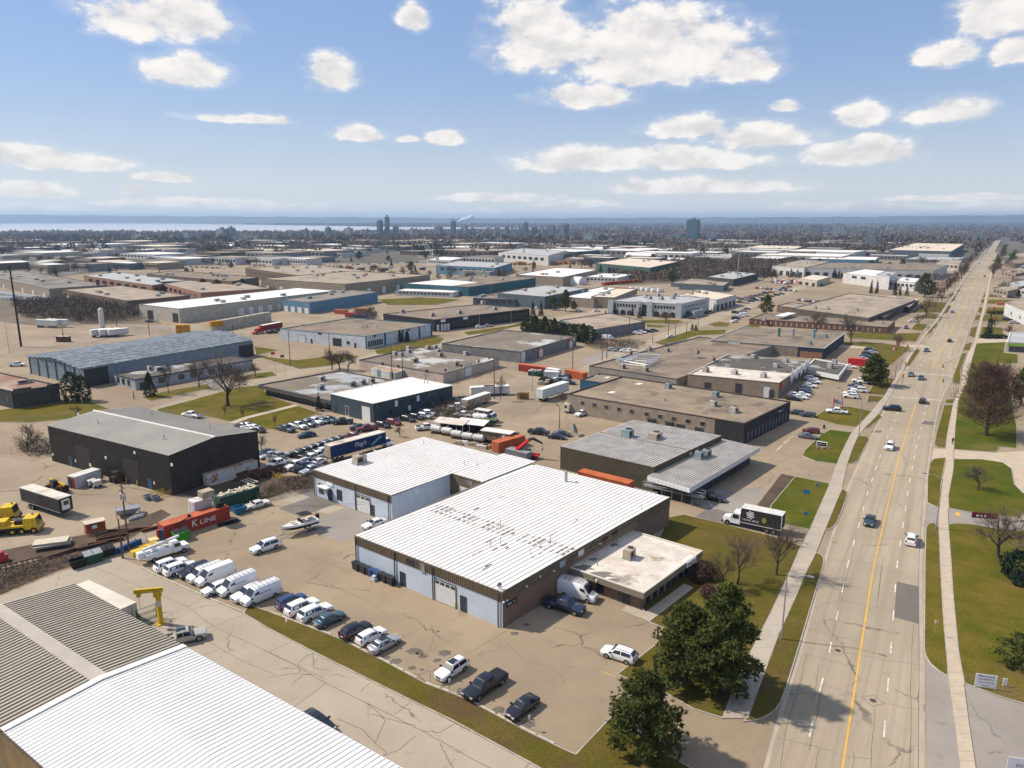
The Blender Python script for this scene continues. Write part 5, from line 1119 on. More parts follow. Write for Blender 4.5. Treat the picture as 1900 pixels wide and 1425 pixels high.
def ladders(o,z=2.62):
    mb=MB()
    for y in (-.45,.1):
        for s in (0,.38):mb.tube([(1.1,y+s,z),(-2.3,y+s,z)],.035,5)
        for k in range(10):mb.tube([(1-k*.35,y,z),(1-k*.35,y+.38,z)],.02,4)
    q=bpy.data.objects.new('ladder',mb.mesh('ladder',mat('ladder_aluminium',(.5,.45,.38),rough=.4,metal=.5)));COL.objects.link(q);q.parent=o
def sunroof(o,z=1.665):
    mb=MB();mb.box(-.75,.35,-.45,.45,z,z+.03);q=bpy.data.objects.new('sunroof',mb.mesh('sunroof',CGL));COL.objects.link(q);q.parent=o
def vanmark(o):
    for s in (1,-1):
        mb=MB();r=random.Random(3)
        for k in range(10):
            x=.9-k*.21;mb.quad((x,s*1.0,1.5),(x-.14,s*1.0,1.5),(x-.14,s*.985,1.5+r.uniform(.12,.22)),(x,s*.985,1.5+r.uniform(.12,.22)))
        q=bpy.data.objects.new('lettering',mb.mesh('lettering',mat('print_grey_blue',(.25,.3,.38))));COL.objects.link(q);q.parent=o;q['kind']='stuff'
A0_,A1_=41,221
row='parked in the long row along the timber kerb'
vehicle('minivan','white',316,1046,A0_,'white passenger minivan with dark rear glass beside the bucket truck, tail to the concrete drive')
vehicle('minivan','white',334,1053,A0_,'white minivan parked between the plain white passenger minivan and the black estate car')
vehicle('minivan','black',361,1057,A1_,'black minivan with silver front, the only dark car among the white vans')
vehicle('lowvan','white',381,1064,A1_,'older white low-roof van next to the black minivan',roof=lambda o:rack(o,1.0,-2.2,.7,2.05))
vehicle('van','white',399,1069,A1_,'white full-size cargo van without roof rack, parked between low-roof van and white hatchback')
vehicle('hatch','white',401,1090,A1_,'small white hatchback squeezed between two tall white cargo vans')
vehicle('van','white',440,1087,A1_,'white cargo van with ladder racks beside the small white hatchback',roof=lambda o:(rack(o),vanmark(o)))
vehicle('minivan','white',461,1099,A1_,'white minivan between the two white ladder-rack cargo vans')
vehicle('van','white',484,1104,A1_,'white cargo van with roof racks and side lettering next to the blue SUV',roof=lambda o:(rack(o),vanmark(o)))
vehicle('suv','blue',540,1114,A0_,'dark blue SUV parked with its tail to the grass strip')
vehicle('minivan','white',560,1124,A0_,'white panel minivan with closed sides beside the blue SUV',roof=None)
vehicle('minivan','white',584,1134,A0_,'white passenger minivan with black side glass next to the teal saloon')
vehicle('sedan','teal',611,1146,A0_,'teal grey saloon parked beside the white passenger minivan')
vehicle('suv','black',660,1168,A0_,'black crossover with red tail lights beside a white crossover')
vehicle('hatch','white',688,1178,A0_,'white crossover hatchback between black crossover and silver saloon')
vehicle('sedan','silver',713,1192,A0_,'silver grey saloon with black sunroof at the end of the row',roof=lambda o:sunroof(o,1.45))
vehicle('suv','white',838,1240,A1_,'white SUV with panoramic roof standing apart with its nose to the kerb',roof=sunroof)
vehicle('longpickup','black',900,1270,A1_,'matt black crew-cab pickup with covered bed, nose to the kerb')
vehicle('sedan','black',969,1309,A1_,'glossy black coupe saloon with nose to the kerb')
vehicle('suv','white',1149,1212,-58,'white SUV parked alone by the pine-tree lawn')
vehicle('longpickup','navy',1047,1122,120,'dark blue pickup in the shade of the brick wall')
vehicle('highvan','white',1072,1100,120,'tall white cargo van with ladders on its roof beside the low office',roof=lambda o:(rack(o,1.0,-2.6,.75,2.75),ladders(o,2.93)))
vehicle('bigsuv','white',492,1013,226,'white wagon with silver roof towing the motorboat')
vehicle('sedan','white',694,970,226,'white saloon by the side door of the left wing')
vehicle('classic','cream',475,935,226,'cream white classic saloon with raised black bonnet near the blue skip')
vehicle('pickup','beige',340,1181,62,'champagne pickup with sunroof half hidden behind the grey ribbed roof',roof=lambda o:sunroof(o,1.87))
vehicle('sedan','black',589,1337,130,'black car tail showing past the edge of the near white roof')
vehicle('sedan','slate',1614,964,211,'blue-grey saloon driving down the near lanes of the road')
vehicle('suv','white',1691,999,31,'white car with dark rear window driving up the road by the right kerb')
vehicle('suv','white',1651,827,212,'white SUV driving down the road below the crossing')
vehicle('bigsuv','black',1655,757,292,'black SUV turning off the road into the lot')
vehicle('suv','black',1712,743,33,'black SUV waiting at the crossing on the right side')
vehicle('sedan','grey',1690,694,214,'grey saloon stopped at the far crossing line, outer lane',small=False)
vehicle('sedan','slate',1709,700,214,'dark saloon stopped at the far crossing line, inner lane',small=False)
vehicle('sedan','slate',1719,649,214,'dark saloon with silver roof driving beyond the crossing near the red banners')
vehicle('sedan','black',1762,631,34,'black saloon driving away beyond the crossing')
vehicle('sedan','blue',1767,578,214,'dark blue car far up the road')
for x,y,a,c in ((1827,512,34,'black'),(1818,489,214,'grey'),(1837,474,34,'silver'),(1831,471,214,'red')):vehicle('sedan',c,x,y,a,c+' car far up the road between the street trees')
for f,lst,where in (('U6',[('suv','white',360,805,118),('suv','white',395,850,118),('suv','white',335,910,118),('sedan','black',265,965,118),('suv','slate',260,1000,118),('sedan','white',235,1035,118),('suv','white',120,1050,118),('sedan','white',190,1075,118),('sedan','black',100,1095,118)],'in the row beneath the wavy white panels'),
                    ('U6',[('suv','white',1060,835,298),('suv','white',1150,850,298),('suv','black',1000,915,298),('bigsuv','silver',1010,950,298),('bigsuv','white',1060,975,298),('suv','white',920,1025,298),('suv','white',940,1062,298)],'in the row beside the round dark pine'),
                    ('U6',[('minivan','navy',1235,385,122),('sedan','silver',1255,415,122),('suv','navy',1190,440,122),('sedan','slate',1165,475,122),('sedan','silver',1130,510,122)],'in the lot by the red banners'),
                    ('U6',[('sedan','white',930,625,122)],'behind the red container'),
                    ('Z7',[('hatch','slate',440,705,300),('hatch','slate',515,720,300)],'at the corner of the black-fronted unit'),('Z7',[('hatch','maroon',535,822,290)],'by the sign lawn'),('Z7',[('sedan','grey',515,857,120)],'by the sign lawn'),('Z7',[('pickup','white',700,700,290)],'parked on the lawn under the coloured board'),
                    ('Y3',[('sedan','black',1220,530,125)],'in the shade of the ribbed canopy'),
                    ('Z6',[('pickup','black',380,915,110),('sedan','slate',545,925,110),('sedan','black',505,945,110)],'in the open lot by the lamp post'),('Z6',[('suv','white',680,785,225)],'next to the camper by the tan unit'),
                    ('Z6',[('van','white',868,258,110)],'in front of the grey block'),('Z6',[('suv','white',1070,220,110),('suv','white',1105,212,110),('sedan','navy',1160,205,110),('sedan','navy',1190,198,110)],'along the grey block'),('Z6',[('suv','silver',900,335,110),('sedan','black',945,337,110),('sedan','white',985,343,110),('sedan','white',1025,338,110)],'in the scrubby row'),
                    ('Z6',[('sedan','white',1310,240,60)],'at the roadside'),('Z6',[('sedan',c,1310+k*24,302-k*5,125)for k,c in enumerate(('slate','slate','navy','slate'))],'in the diagonal row on the pale lot'),
                    ('U3',[('sedan','slate',1260,355,125),('sedan','slate',1290,340,125),('sedan','black',1345,320,125),('suv','red',1405,303,125),('sedan','navy',1465,285,125),('sedan','slate',1490,278,125),('sedan','black',1525,268,125),('sedan','white',1560,260,125)],'along the white annex wall'),
                    ('U3',[('suv','black',1570,350,100),('suv','grey',1630,355,100),('bigsuv','slate',1575,415,100),('suv','white',1620,395,100),('suv','white',1560,450,250),('van','white',1670,385,100),('sedan','silver',1660,330,100),('sedan','grey',1700,310,100)],'in the corner lot by the brick office'),
                    ('U3',[('suv','slate',1035,395,100),('sedan','grey',1095,412,100),('sedan','white',355,365,60)],'at the white arcaded building'),
                    ('U3',[('sedan',c,1600+k*45,190+(k%3)*8,120)for k,c in enumerate(('grey','black','silver','navy','black','white'))]+[('sedan','black',1620,235,120)],'in the lot behind the white annex'),
                    ('W3',[('suv','white',735,850,100),('suv','slate',665,915,210)],'on the forecourt of the brick office')):
    for kd,c,x,y,a in lst:
        px,py=Q(f,x,y);vehicle(kd,c,px,py,a,c+' '+NAMES[kd].replace('_',' ').replace('suv car','SUV')+' '+where)
for f,lst,where in (('U1',[('pickup','slate',665,400,125),('pickup','white',830,360,125),('pickup','grey',950,330,125),('pickup','white',1050,300,125),('hatch','teal',1175,290,125),('hatch','slate',1260,270,125)],'in the row at the edge of the dry lawn'),
                    ('U1',[('sedan','navy',940,480,235)],'alone in the middle of the dealers yard'),('U1',[('pickup','black',1430,305,260)],'beside the slate-blue block'),('U1',[('sedan','black',1640,375,245),('pickup','maroon',1760,395,245)],'in front of the white garage door'),
                    ('U1',[('pickup','black',830,760,300)]+[('pickup',('black','navy','black','slate')[k%4],930+k*92,715-k*31,300)for k in range(6)],'in the row of dark trucks by the blue trailer'),('U1',[('pickup','maroon',1590,505,300)],'at the end of the dark truck row'),
                    ('U1',[('sedan','slate',370,720,215),('sedan','silver',430,755,225),('pickup','silver',560,780,40),('pickup','white',560,870,215),('pickup','white',800,895,215),('pickup','navy',900,920,40),('pickup','white',1100,760,215),('pickup','white',1010,800,215),('sedan','white',1090,850,215),('pickup','white',1150,720,40),('pickup','silver',1010,960,215),('sedan','slate',960,840,40)],'in the crowded corner between hall and trailer'),
                    ('U1',[('sedan','grey',60,350,300),('sedan','white',150,380,300),('sedan','silver',120,345,300),('sedan','black',280,410,300),('sedan','white',210,375,300)],'behind the dark hall'),('Z4',[('pickup','white',1350,720,290)],'on the lawn edge behind the dark hall'),
                    ('U5',[('suv','black',210,595,125),('suv','maroon',345,560,125),('suv','black',525,520,125),('suv','black',635,495,125),('suv','silver',740,480,125),('suv','silver',800,445,125),('sedan','grey',700,430,125),('pickup','white',1150,365,110),('pickup','silver',1080,400,110),('sedan','grey',1100,270,110),('sedan','black',1190,265,110),('sedan','slate',1240,262,110),('sedan','black',1290,275,110),('sedan','black',1210,325,110)],'in the ragged row along the slate-blue block'),
                    ('U5',[('pickup','white',1230,470,290)],'on the flatbed by the green trailer'),('U5',[('pickup','white',750,625,70)],'by the crooked bare tree'),('U5',[('lowvan','white',225,820,135)],'behind the blue trailer'),('U5',[('van','white',1470,540,110)],'beside the black box truck')):
    for kd,c,x,y,a in lst:
        px,py=Q(f,x,y);vehicle(kd,c,px,py,a,c+' '+NAMES[kd].replace('_',' ').replace('suv car','SUV')+' '+where)
vehicle('pickup','white',32,676,80,'white pickup between teal warehouse and lattice tower');vehicle('pickup','black',505,616,80,'dark vehicle beside the red lorry');vehicle('sedan','slate',278,595,100,'dark car by the ramp of the long white warehouse')
for x,y,c,a in ((890,606,'white',70),(907,604,'silver',70),(1000,570,'white',70),(1073,575,'white',70),(1107,576,'white',70),(1098,568,'white',70)):vehicle('suv',c,x,y,a,c+' SUV on the side street by the black-fronted block')
rv=random.Random(21)
def lot(x0,y0,x1,y1,n,a,where,cols=('white','silver','grey','black','slate','white','navy','red'),kinds=('sedan','suv','suv','minivan')):
    for k in range(n):
        t=(k+.5)/n;c=rv.choice(cols);kd=rv.choice(kinds)
        vehicle(kd,c,x0+(x1-x0)*t+rv.uniform(-1,1),y0+(y1-y0)*t+rv.uniform(-.6,.6),a,'small '+c+' car '+where,small=True)
lot(1372,556,1470,531,11,120,'in the far lot by the brick office');lot(1380,562,1455,543,8,120,'in the far lot by the brick office')
lot(1430,523,1530,528,14,40,'in the far truck yard',('red','white','grey','black','white'));lot(1400,533,1480,540,9,40,'in the far truck yard',('grey','black','white','red'));lot(1480,556,1535,562,8,40,'behind the cream-roofed hall')
lot(470,492,640,484,22,110,'in the far open car park');lot(300,492,420,498,12,110,'in the far open car park');lot(640,492,780,486,14,110,'in the far open car park');lot(1290,540,1350,545,6,120,'behind the white annex')
lot(0,545,100,556,16,60,'in the white fleet yard',('white',),('van','van','lowvan'));lot(5,553,90,562,10,60,'in the white fleet yard',('white',),('van','lowvan'))
lot(1130,553,1180,557,5,60,'beside the long tan sheds',('white',),('van','suv'));lot(1170,536,1230,540,6,60,'beside the long tan sheds',('white',),('van','highvan'))
lot(840,470,960,462,14,40,'in the distant lumber yard');lot(1850,548,1895,552,5,40,'by the houses along the road');vehicle('minivan','silver',1882,598,100,'silver van by the hedge of the house');vehicle('minivan','navy',1869,592,100,'dark van with white roof by the hedge of the house')
# ================================================================== YARD AND STREET THINGS
def steel(name,c,c2=None,s=.6):return mat('steel_'+name,c,c2 or tuple(v*.7 for v in c),s,rough=.6,fine=.08,fscale=5)
CRED=steel('container_red',(.38,.055,.03),(.30,.045,.028));CORG=steel('container_orange',(.48,.13,.05),(.38,.10,.04));CWHITE=steel('container_white',(.62,.61,.58),(.52,.51,.48));CRUST=mat('container_rusty_white',(.58,.56,.53),(.40,.16,.06),.35,rough=.7,lo=.52,hi=.6)
CGREEN=steel('container_green',(.03,.09,.055));CYEL=steel('container_yellow',(.62,.28,.02));CBLUE=steel('container_blue',(.03,.09,.22));CCREAM=steel('container_cream',(.52,.48,.38));CGREY=steel('container_grey',(.26,.28,.29));BLK=steel('black_steel',(.022,.022,.024));CBRN=steel('rusty_brown',(.13,.06,.035));CTAN=steel('tan_steel',(.42,.34,.25));SGRN=steel('skip_bright_green',(.06,.34,.02));SBLU=steel('skip_blue',(.03,.17,.30));RUSTB=mat('rusted_beam',(.13,.062,.035),(.085,.045,.03),.6,rough=.9)
PLANKW=mat('pale_planks',(.56,.50,.40),(.46,.40,.31),1,rough=.8);WOODP=mat('weathered_pole_wood',(.13,.095,.068),(.09,.068,.05),1.5,rough=.95)
class Box3:
    """oriented frame: o = ground corner, u along, v across (away), lengths L, W"""
    def __init__(s,o,u,L,W,side=1,z=0.0):s.o=Vector((o[0],o[1],z));s.u=Vector(u).normalized();s.v=Vector((-s.u.y,s.u.x,0))*side;s.L=L;s.W=W
    def p(s,a,b,z):return s.o+s.u*a+s.v*b+Vector((0,0,z))
    def box(s,mb,a0,a1,b0,b1,z0,z1):mb.hexa([s.p(a,b,z)for z in (z0,z1)for a,b in ((a0,b0),(a1,b0),(a1,b1),(a0,b1))]);return mb
    def part(s,name,a0,a1,b0,b1,z0,z1,m,parent):return s.box(MB(),a0,a1,b0,b1,z0,z1).build(name,m,parent)
def frame_of(f,a,b,W,L=None,z=0.0):
    A,B=GQ(f,*a,z),GQ(f,*b,z);d=B-A;d.z=0
    u=d.normalized();side=1 if Vector((-u.y,u.x,0)).y>0 else -1
    return Box3(A,u,L or d.length,W,side,z)
def container(fr,m,label,H=2.6,text=None,lean=0,cat='container',name='shipping_container',z0=0.0,roofm_=None,group=None,top=True):
    """corrugated box: shell, rail frame, end doors, roof"""
    L,W=fr.L,fr.W;t=thing(name,fr.p(L/2,W/2,z0),label,cat,group);mb=MB();n=max(6,int(L/.28));vs=[]
    for side_b,sg in ((0,-1),(W,1)):
        vs=[]
        for i in range(n):
            for q,o in ((0,0),(.35,0),(.5,.05),(.85,.05)):a=L*(i+q)/n;vs+=[fr.p(a,side_b-sg*o,z0+.12),fr.p(a,side_b-sg*o,z0+H-.05)]
        vs+=[fr.p(L,side_b,z0+.12),fr.p(L,side_b,z0+H-.05)];k=len(vs)// 2;mb.add(vs,[(2*i,2*i+2,2*i+3,2*i+1)for i in range(k-1)])
    fr.box(mb,0,.04,.02,W-.02,z0+.12,z0+H-.05);fr.box(mb,L-.04,L,.02,W-.02,z0+.12,z0+H-.05);mb.build('shell',m,t)
    mb=MB()
    for a in (-.03,L-.13):
        for b_ in (-.03,W-.13):fr.box(mb,a,a+.16,b_,b_+.16,z0,z0+H)
    for b_ in (-.03,W-.1):
        for z in (z0,z0+H-.13):fr.box(mb,.13,L-.13,b_,b_+.13,z,z+.13)
    mb.build('rail_frame',m,t)
    r=fr.part('roof',.0,L,.0,W,z0+H-.06,z0+H-.005,roofm_ or m,t)
    for b0 in (.08,W/2+.04):
        d=fr.part('door',-.05,.0,b0,b0+W/2-.12,z0+.15,z0+H-.15,m,t);fr.part('lock_rod',-.1,-.05,b0+.35,b0+.41,z0+.2,z0+H-.2,GALV,d)
    return t
def trailer(fr,m,label,H=4.0,z0=1.1,wheels=(.1,.2),roofm_=None,name='semi_trailer',cat='trailer',doorm=None,group=None):
    L,W=fr.L,fr.W;t=thing(name,fr.p(L/2,W/2,fr.o.z),label,cat,group)
    fr.part('box',0,L,0,W,z0,H,m,t);fr.part('roof',-.03,L+.03,-.03,W+.03,H,H+.06,roofm_ or RWHITE,t);mb=MB()
    for z in (z0-.02,H-.12):
        for b_ in (-.03,W-.02):fr.box(mb,0,L,b_,b_+.05,z,z+.14)
    mb.build('side_rail',GALV,t);fr.part('chassis',.3,L-.6,W/2-.5,W/2+.5,z0-.35,z0-.02,BLK,t)
    for wf in wheels:
        for b_ in (.02,W-.42):
            c0,c1=fr.p(L*wf,b_,.5),fr.p(L*wf,b_+.4,.5);w_=MB().tube([c0,c1],.5,14).build('wheel',TYRE,t);MB().tube([fr.p(L*wf,b_-.01,.5),fr.p(L*wf,b_+.41,.5)],.26,10).build('rim',RIM,w_)
    for b_ in (.4,W-.5):fr.part('landing_leg',L*.8,L*.8+.12,b_,b_+.12,0,z0-.02,BLK,t)
    for b0 in (.06,W/2+.02):fr.part('door',-.06,.0,b0,b0+W/2-.08,z0+.08,H-.08,doorm or m,t)
    return t
fr=frame_of('Y1',(1165,693),(1640,540),2.44,12.2);t=container(fr,CRED,'long red freight container lettered K LINE at the edge of the yard',2.6,roofm_=CORG);KL=t
text_part('K',SIGNW,t,fr.p(5.5,-.05,1.45),fr.u,(0,0,1),1.25,width=1.0);text_part('LINE',SIGNW,t,fr.p(8.0,-.05,1.3),fr.u,(0,0,1),.85,width=3.0)
fr2=Box3(fr.p(7.0,2.8,0),fr.u,3.4,2.4,1 if fr.v.dot(Vector((-fr.u.y,fr.u.x,0)))>0 else -1);container(fr2,CWHITE,'white storage cabin behind the red freight container',2.6+1.6,name='storage_cabin',cat='cabin')
f3=Box3(fr.p(7.6,.3,2.6),fr.u,2.2,1.9,1 if fr.v.dot(Vector((-fr.u.y,fr.u.x,0)))>0 else -1,2.6);container(f3,CTAN,'tan box standing on top of the red freight container',1.3,name='storage_box',cat='box',z0=2.605)
mb=MB()
for k in range(4):p0=fr.p(10.3+.35*k,.9+.2*(k%2),2.62);mb.tube([p0,p0+Vector((.2,.1,.8))],.28,8);mb.tube([p0+fr.u*.3,p0+fr.u*.3+Vector((0,.2,.5))],.2,8)
tag(mb.build('engine_block',BLK),'black engine lying on the red freight container','engine')
for k,m,lb in ((0,CRED,'red steel drum beside the red freight container'),(1,SBLU,'blue steel drum beside the red freight container')):
    c=GQ('Y1',1122+28*k,690-4*k);mb=MB();mb.tube([c+Vector((0,0,z))for z in (0,.05,.9,.98,1.0,1.9)],[.3,.32,.32,.3,.32,.32],12);tag(mb.build('steel_drum',m),lb,'drum')
def skip(f,x,y,az,m,label,L=3.4,W=1.9,H=1.5,lid=True,name='waste_skip',lidm=None):
    c=GQ(f,x,y);u=azdir(az);B3=Box3(c-u*L/2+Vector((u.y,-u.x,0))*W/2,u,L,W,1);t=thing(name,c,label,'skip');mb=MB()
    pr=[(0,.15),(L*.12,.15),(L*.88,.15),(L,.15)];b=[B3.p(.25,0,.12),B3.p(L-.25,0,.12),B3.p(L-.25,W,.12),B3.p(.25,W,.12),B3.p(0,0,H),B3.p(L,0,H),B3.p(L,W,H),B3.p(0,W,H)]
    mb.add(b,[(3,2,1,0),(0,1,5,4),(1,2,6,5),(2,3,7,6),(3,0,4,7)]);ins=[B3.p(.1,.1,H),B3.p(L-.1,.1,H),B3.p(L-.1,W-.1,H),B3.p(.1,W-.1,H)];low=[p-Vector((0,0,.4))for p in ins];mb.add(b[4:]+ins+low,[(0,1,5,4),(1,2,6,5),(2,3,7,6),(3,0,4,7),(4,5,9,8),(5,6,10,9),(6,7,11,10),(7,4,8,11),(8,9,10,11)]);mb.build('body',m,t)
    mb=MB()
    for k in range(5):a=.3+(L-.7)*k/4;B3.box(mb,a,a+.08,-.06,.0,.3,H-.05);B3.box(mb,a,a+.08,W,W+.06,.3,H-.05)
    mb.build('rib',m,t);B3.part('rim',-.05,L+.05,-.05,.06,H-.03,H+.07,m,t);B3.part('rim',-.05,L+.05,W-.06,W+.05,H-.03,H+.07,m,t)
    if lid:
        for s in (0,1):mb=MB();mb.hexa([B3.p(.05+s*L/2,.05,H+.02),B3.p(L/2-.05+s*L/2,.05,H+.02),B3.p(L/2-.05+s*L/2,W-.05,H+.35),B3.p(.05+s*L/2,W-.05,H+.35),B3.p(.05+s*L/2,.05,H+.08),B3.p(L/2-.05+s*L/2,.05,H+.08),B3.p(L/2-.05+s*L/2,W-.05,H+.41),B3.p(.05+s*L/2,W-.05,H+.41)]);mb.build('lid',lidm or BLK,t)
    return t
skip('Y1',1280,690,45,SGRN,'bright green front-load bin with black lids beside the red freight container',2.6,1.8,1.6);skip('Y1',1688,500,45,SBLU,'sky blue skip between red container and classic car',2.4,1.7,1.3,False);skip('Y1',660,845,45,CGREEN,'dark green dumpster with grey ribbed lids by the rails',2.8,1.8,1.5,True,lidm=GALV);skip('Y1',552,880,45,BLK,'black dumpster full of bags by the rails, left of the green one',2.4,1.6,1.3,False);skip('Y1',755,800,45,BLK,'black dumpster right of the dark green one',2.4,1.6,1.3)
fr=frame_of('Y1',(1640,458),(1840,395),2.5,8.5);fr.o=fr.o-fr.u*2.5;container(fr,CGREEN,'green-black open container heaped with pale debris',2.5,name='scrap_container')
rd=random.Random(6)
mb=MB()
for k in range(40):mb.obox(fr.p(rd.uniform(.4,8),rd.uniform(.3,2.2),0),azdir(rd.uniform(0,180)),rd.uniform(.6,2.2),rd.uniform(.15,.5),2.5,2.5+rd.uniform(.08,.3))
tag(mb.build('debris',PLANKW),'pale boards and rubble heaped on the green container','debris',kind='stuff')
fr=frame_of('Y1',(1465,318),(1850,200),2.44,12.2);container(fr,CRUST,'white container streaked with rust against the dark hall',2.7,roofm_=mat('rusty_roof',(.35,.32,.28),(.28,.15,.08),.4))
fr=frame_of('Y1',(430,545),(110,440),2.5,13.0);t=trailer(fr,mat('trailer_black',(.035,.033,.032),(.06,.055,.05),.3),'black box trailer with cream roof and white tailgate in the yard',3.9,1.2,(.72,.8),roofm_=RCREAM)
fr.part('tail_panel',-.14,-.06,.45,1.9,1.6,3.6,PAINTS['white'],t);fr.part('tail_window',-.18,-.14,.75,1.7,2.5,3.3,DARKGL,t)
t=container(frame_of('Y1',(537,332),(625,302),2.4,5.8),CWHITE,'white site container with red, blue and black striped end',2.6);B3=frame_of('Y1',(537,332),(625,302),2.4,5.8)
for k,m in enumerate((REDS,REDS,INK,steel('navy_stripe',(.02,.04,.14)),INK)):B3.part('stripe',-.16,-.11,.15+k*.45,.38+k*.45,.1,2.5,m,t)
def telehandler(f,x,y,az):
    c=GQ(f,x,y);u=azdir(az);B3=Box3(c-u*2.6+Vector((u.y,-u.x,0))*1.1,u,5.2,2.2);t=thing('telehandler',c,'orange and yellow telehandler beside the striped container','machine')
    B3.part('body',.3,4.6,.5,1.7,.7,1.5,CORG,t);B3.part('engine_cover',.2,2.0,1.3,2.1,.8,1.7,CRED,t);cb=B3.part('cab',2.0,3.4,.1,1.0,.9,2.5,BLK,t);B3.part('cab_window',2.05,3.35,.05,.1,1.5,2.4,CGL,cb)
    mb=MB();mb.hexa([B3.p(.1,1.05,1.8),B3.p(5.4,1.05,1.45),B3.p(5.4,1.4,1.45),B3.p(.1,1.4,1.8),B3.p(.1,1.05,2.25),B3.p(5.4,1.05,1.85),B3.p(5.4,1.4,1.85),B3.p(.1,1.4,2.25)]);mb.build('boom',YEL,t);B3.part('fork_carriage',5.4,5.6,.5,1.9,.3,1.5,BLK,t)
    for a in (.9,4.1):
        for b_ in (-.1,1.85):w_=MB().tube([B3.p(a,b_,.65),B3.p(a,b_+.45,.65)],.65,14).build('wheel',TYRE,t);MB().tube([B3.p(a,b_-.01,.65),B3.p(a,b_+.46,.65)],.3,10).build('rim',YEL,w_)
telehandler('Y1',405,345,120)
def crane_carrier(f,x,y,az,label,L=11):
    c=GQ(f,x,y);u=azdir(az);B3=Box3(c-u*L/2+Vector((u.y,-u.x,0))*1.4,u,L,2.8);t=thing('crane_truck',c,label,'crane')
    B3.part('chassis',0,L-1.6,.2,2.6,.9,1.35,BLK,t);B3.part('deck',.3,L-2.2,.0,2.8,1.35,1.7,YEL,t);cb=MB();cb.hexa([B3.p(L-2.4,.0,.8),B3.p(L,.0,.8),B3.p(L,2.8,.8),B3.p(L-2.4,2.8,.8),B3.p(L-2.4,.05,2.9),B3.p(L-.45,.1,2.9),B3.p(L-.45,2.7,2.9),B3.p(L-2.4,2.75,2.9)]);cab=cb.build('cab',YEL,t)
    w_=MB();w_.quad(B3.p(L-.15,.2,1.6),B3.p(L-.15,2.6,1.6),B3.p(L-.38,2.5,2.75),B3.p(L-.38,.3,2.75));w_.build('windscreen',CGL,cab)
    for b_ in (.15,.8,1.5,2.2):B3.part('headlight',L,L+.05,b_,b_+.35,.95,1.25,HEADL,cab)
    B3.part('bumper',L-.2,L+.15,-.05,2.85,.5,.9,steel('orange_bumper',(.55,.22,.02)),cab);B3.part('machine_house',1.0,4.2,.4,2.4,1.7,2.6,YEL,t);B3.part('engine',5.4,7.6,.6,2.2,1.7,2.3,BLK,t)
    mb=MB()
    for k in range(3):mb.tube([B3.p(5.6+.6*k,1.1,2.3),B3.p(5.6+.6*k,1.3,2.75)],.3,10)
    mb.tube([B3.p(8.0,2.0,1.7),B3.p(8.0,2.0,3.3)],.18,8);mb.build('exhaust',GALV,t)
    for a in (1.3,2.8,5.2,6.7,8.6):
        for b_ in (-.05,2.35):q=MB().tube([B3.p(a,b_,.6),B3.p(a,b_+.5,.6)],.6,14).build('wheel',TYRE,t);MB().tube([B3.p(a,b_-.01,.6),B3.p(a,b_+.51,.6)],.28,10).build('rim',YEL,q)
    return t
crane_carrier('Y1',90,640,76,'yellow mobile crane carrier with black windscreen in the yard, lower one',9.4);crane_carrier('Y1',-60,560,76,'yellow crane machine cut by the picture edge, behind the other',9)
def stackmb(c,az,dims,n,m,name,label,cat,step=.12,spread=.15):
    t=thing(name,c,label,cat)
    for k in range(n):MB().obox(c+Vector((rd.uniform(-spread,spread),rd.uniform(-spread,spread),0)),azdir(az+rd.uniform(-6,6)),dims[0],dims[1],.3+k*step,.3+k*step+step*.8).build('board',m,t)
    MB().obox(c,azdir(az),dims[0]*.9,.2,0,.3).build('bearer',WOODP,t)
stackmb(GQ('T7',930,800),68,(5.2,2.5),7,PLANKW,'panel_stack','stack of white wall panels lying in the yard by the yellow crane','panels',.13,.25)
for k,(a,b_)in enumerate((((760,640),(1110,612)),((690,690),(960,625)),((680,705),(900,655)),((1000,640),(1150,600)),((330,828),(600,745)),((620,735),(870,690)),((540,770),(760,720)))):
    A,B=GQ('Y1',*a),GQ('Y1',*b_);d=(B-A).normalized();t=thing('steel_beam',(A+B)/2,'rusty steel beam lying along the disused rails','beam','rusty beams by the rails');n_=Vector((-d.y,d.x,0));c=(A+B)/2;L=(B-A).length;mb=MB();mb.obox(c,d,L,.35,.02,.08);mb.obox(c,d,L,.05,.08,.5);mb.obox(c,d,L,.35,.5,.56);mb.build('web',RUSTB,t)
t=thing('rail_track',GQ('Y1',100,890),'disused rail track with pale sleepers at the yard edge','rails');A,B=GQ('Y1',-260,965),GQ('Y1',300,825);d=(B-A).normalized();n_=Vector((-d.y,d.x,0));L=(B-A).length
for s in (-.75,.75):MB().obox((A+B)/2+n_*s,d,L,.1,.12,.3).build('rail',RUSTB,t)
me=MB().obox((0,0),n_,2.6,.35,0,.14).mesh('sleeper',mat('sleeper_pale',(.36,.31,.25),(.16,.11,.08),.9))
for k in range(int(L/.75)):o=bpy.data.objects.new('sleeper',me);COL.objects.link(o);o.parent=t;o.location=A+d*(k*.75)-ORG[t.name]+Vector((0,0,.0))
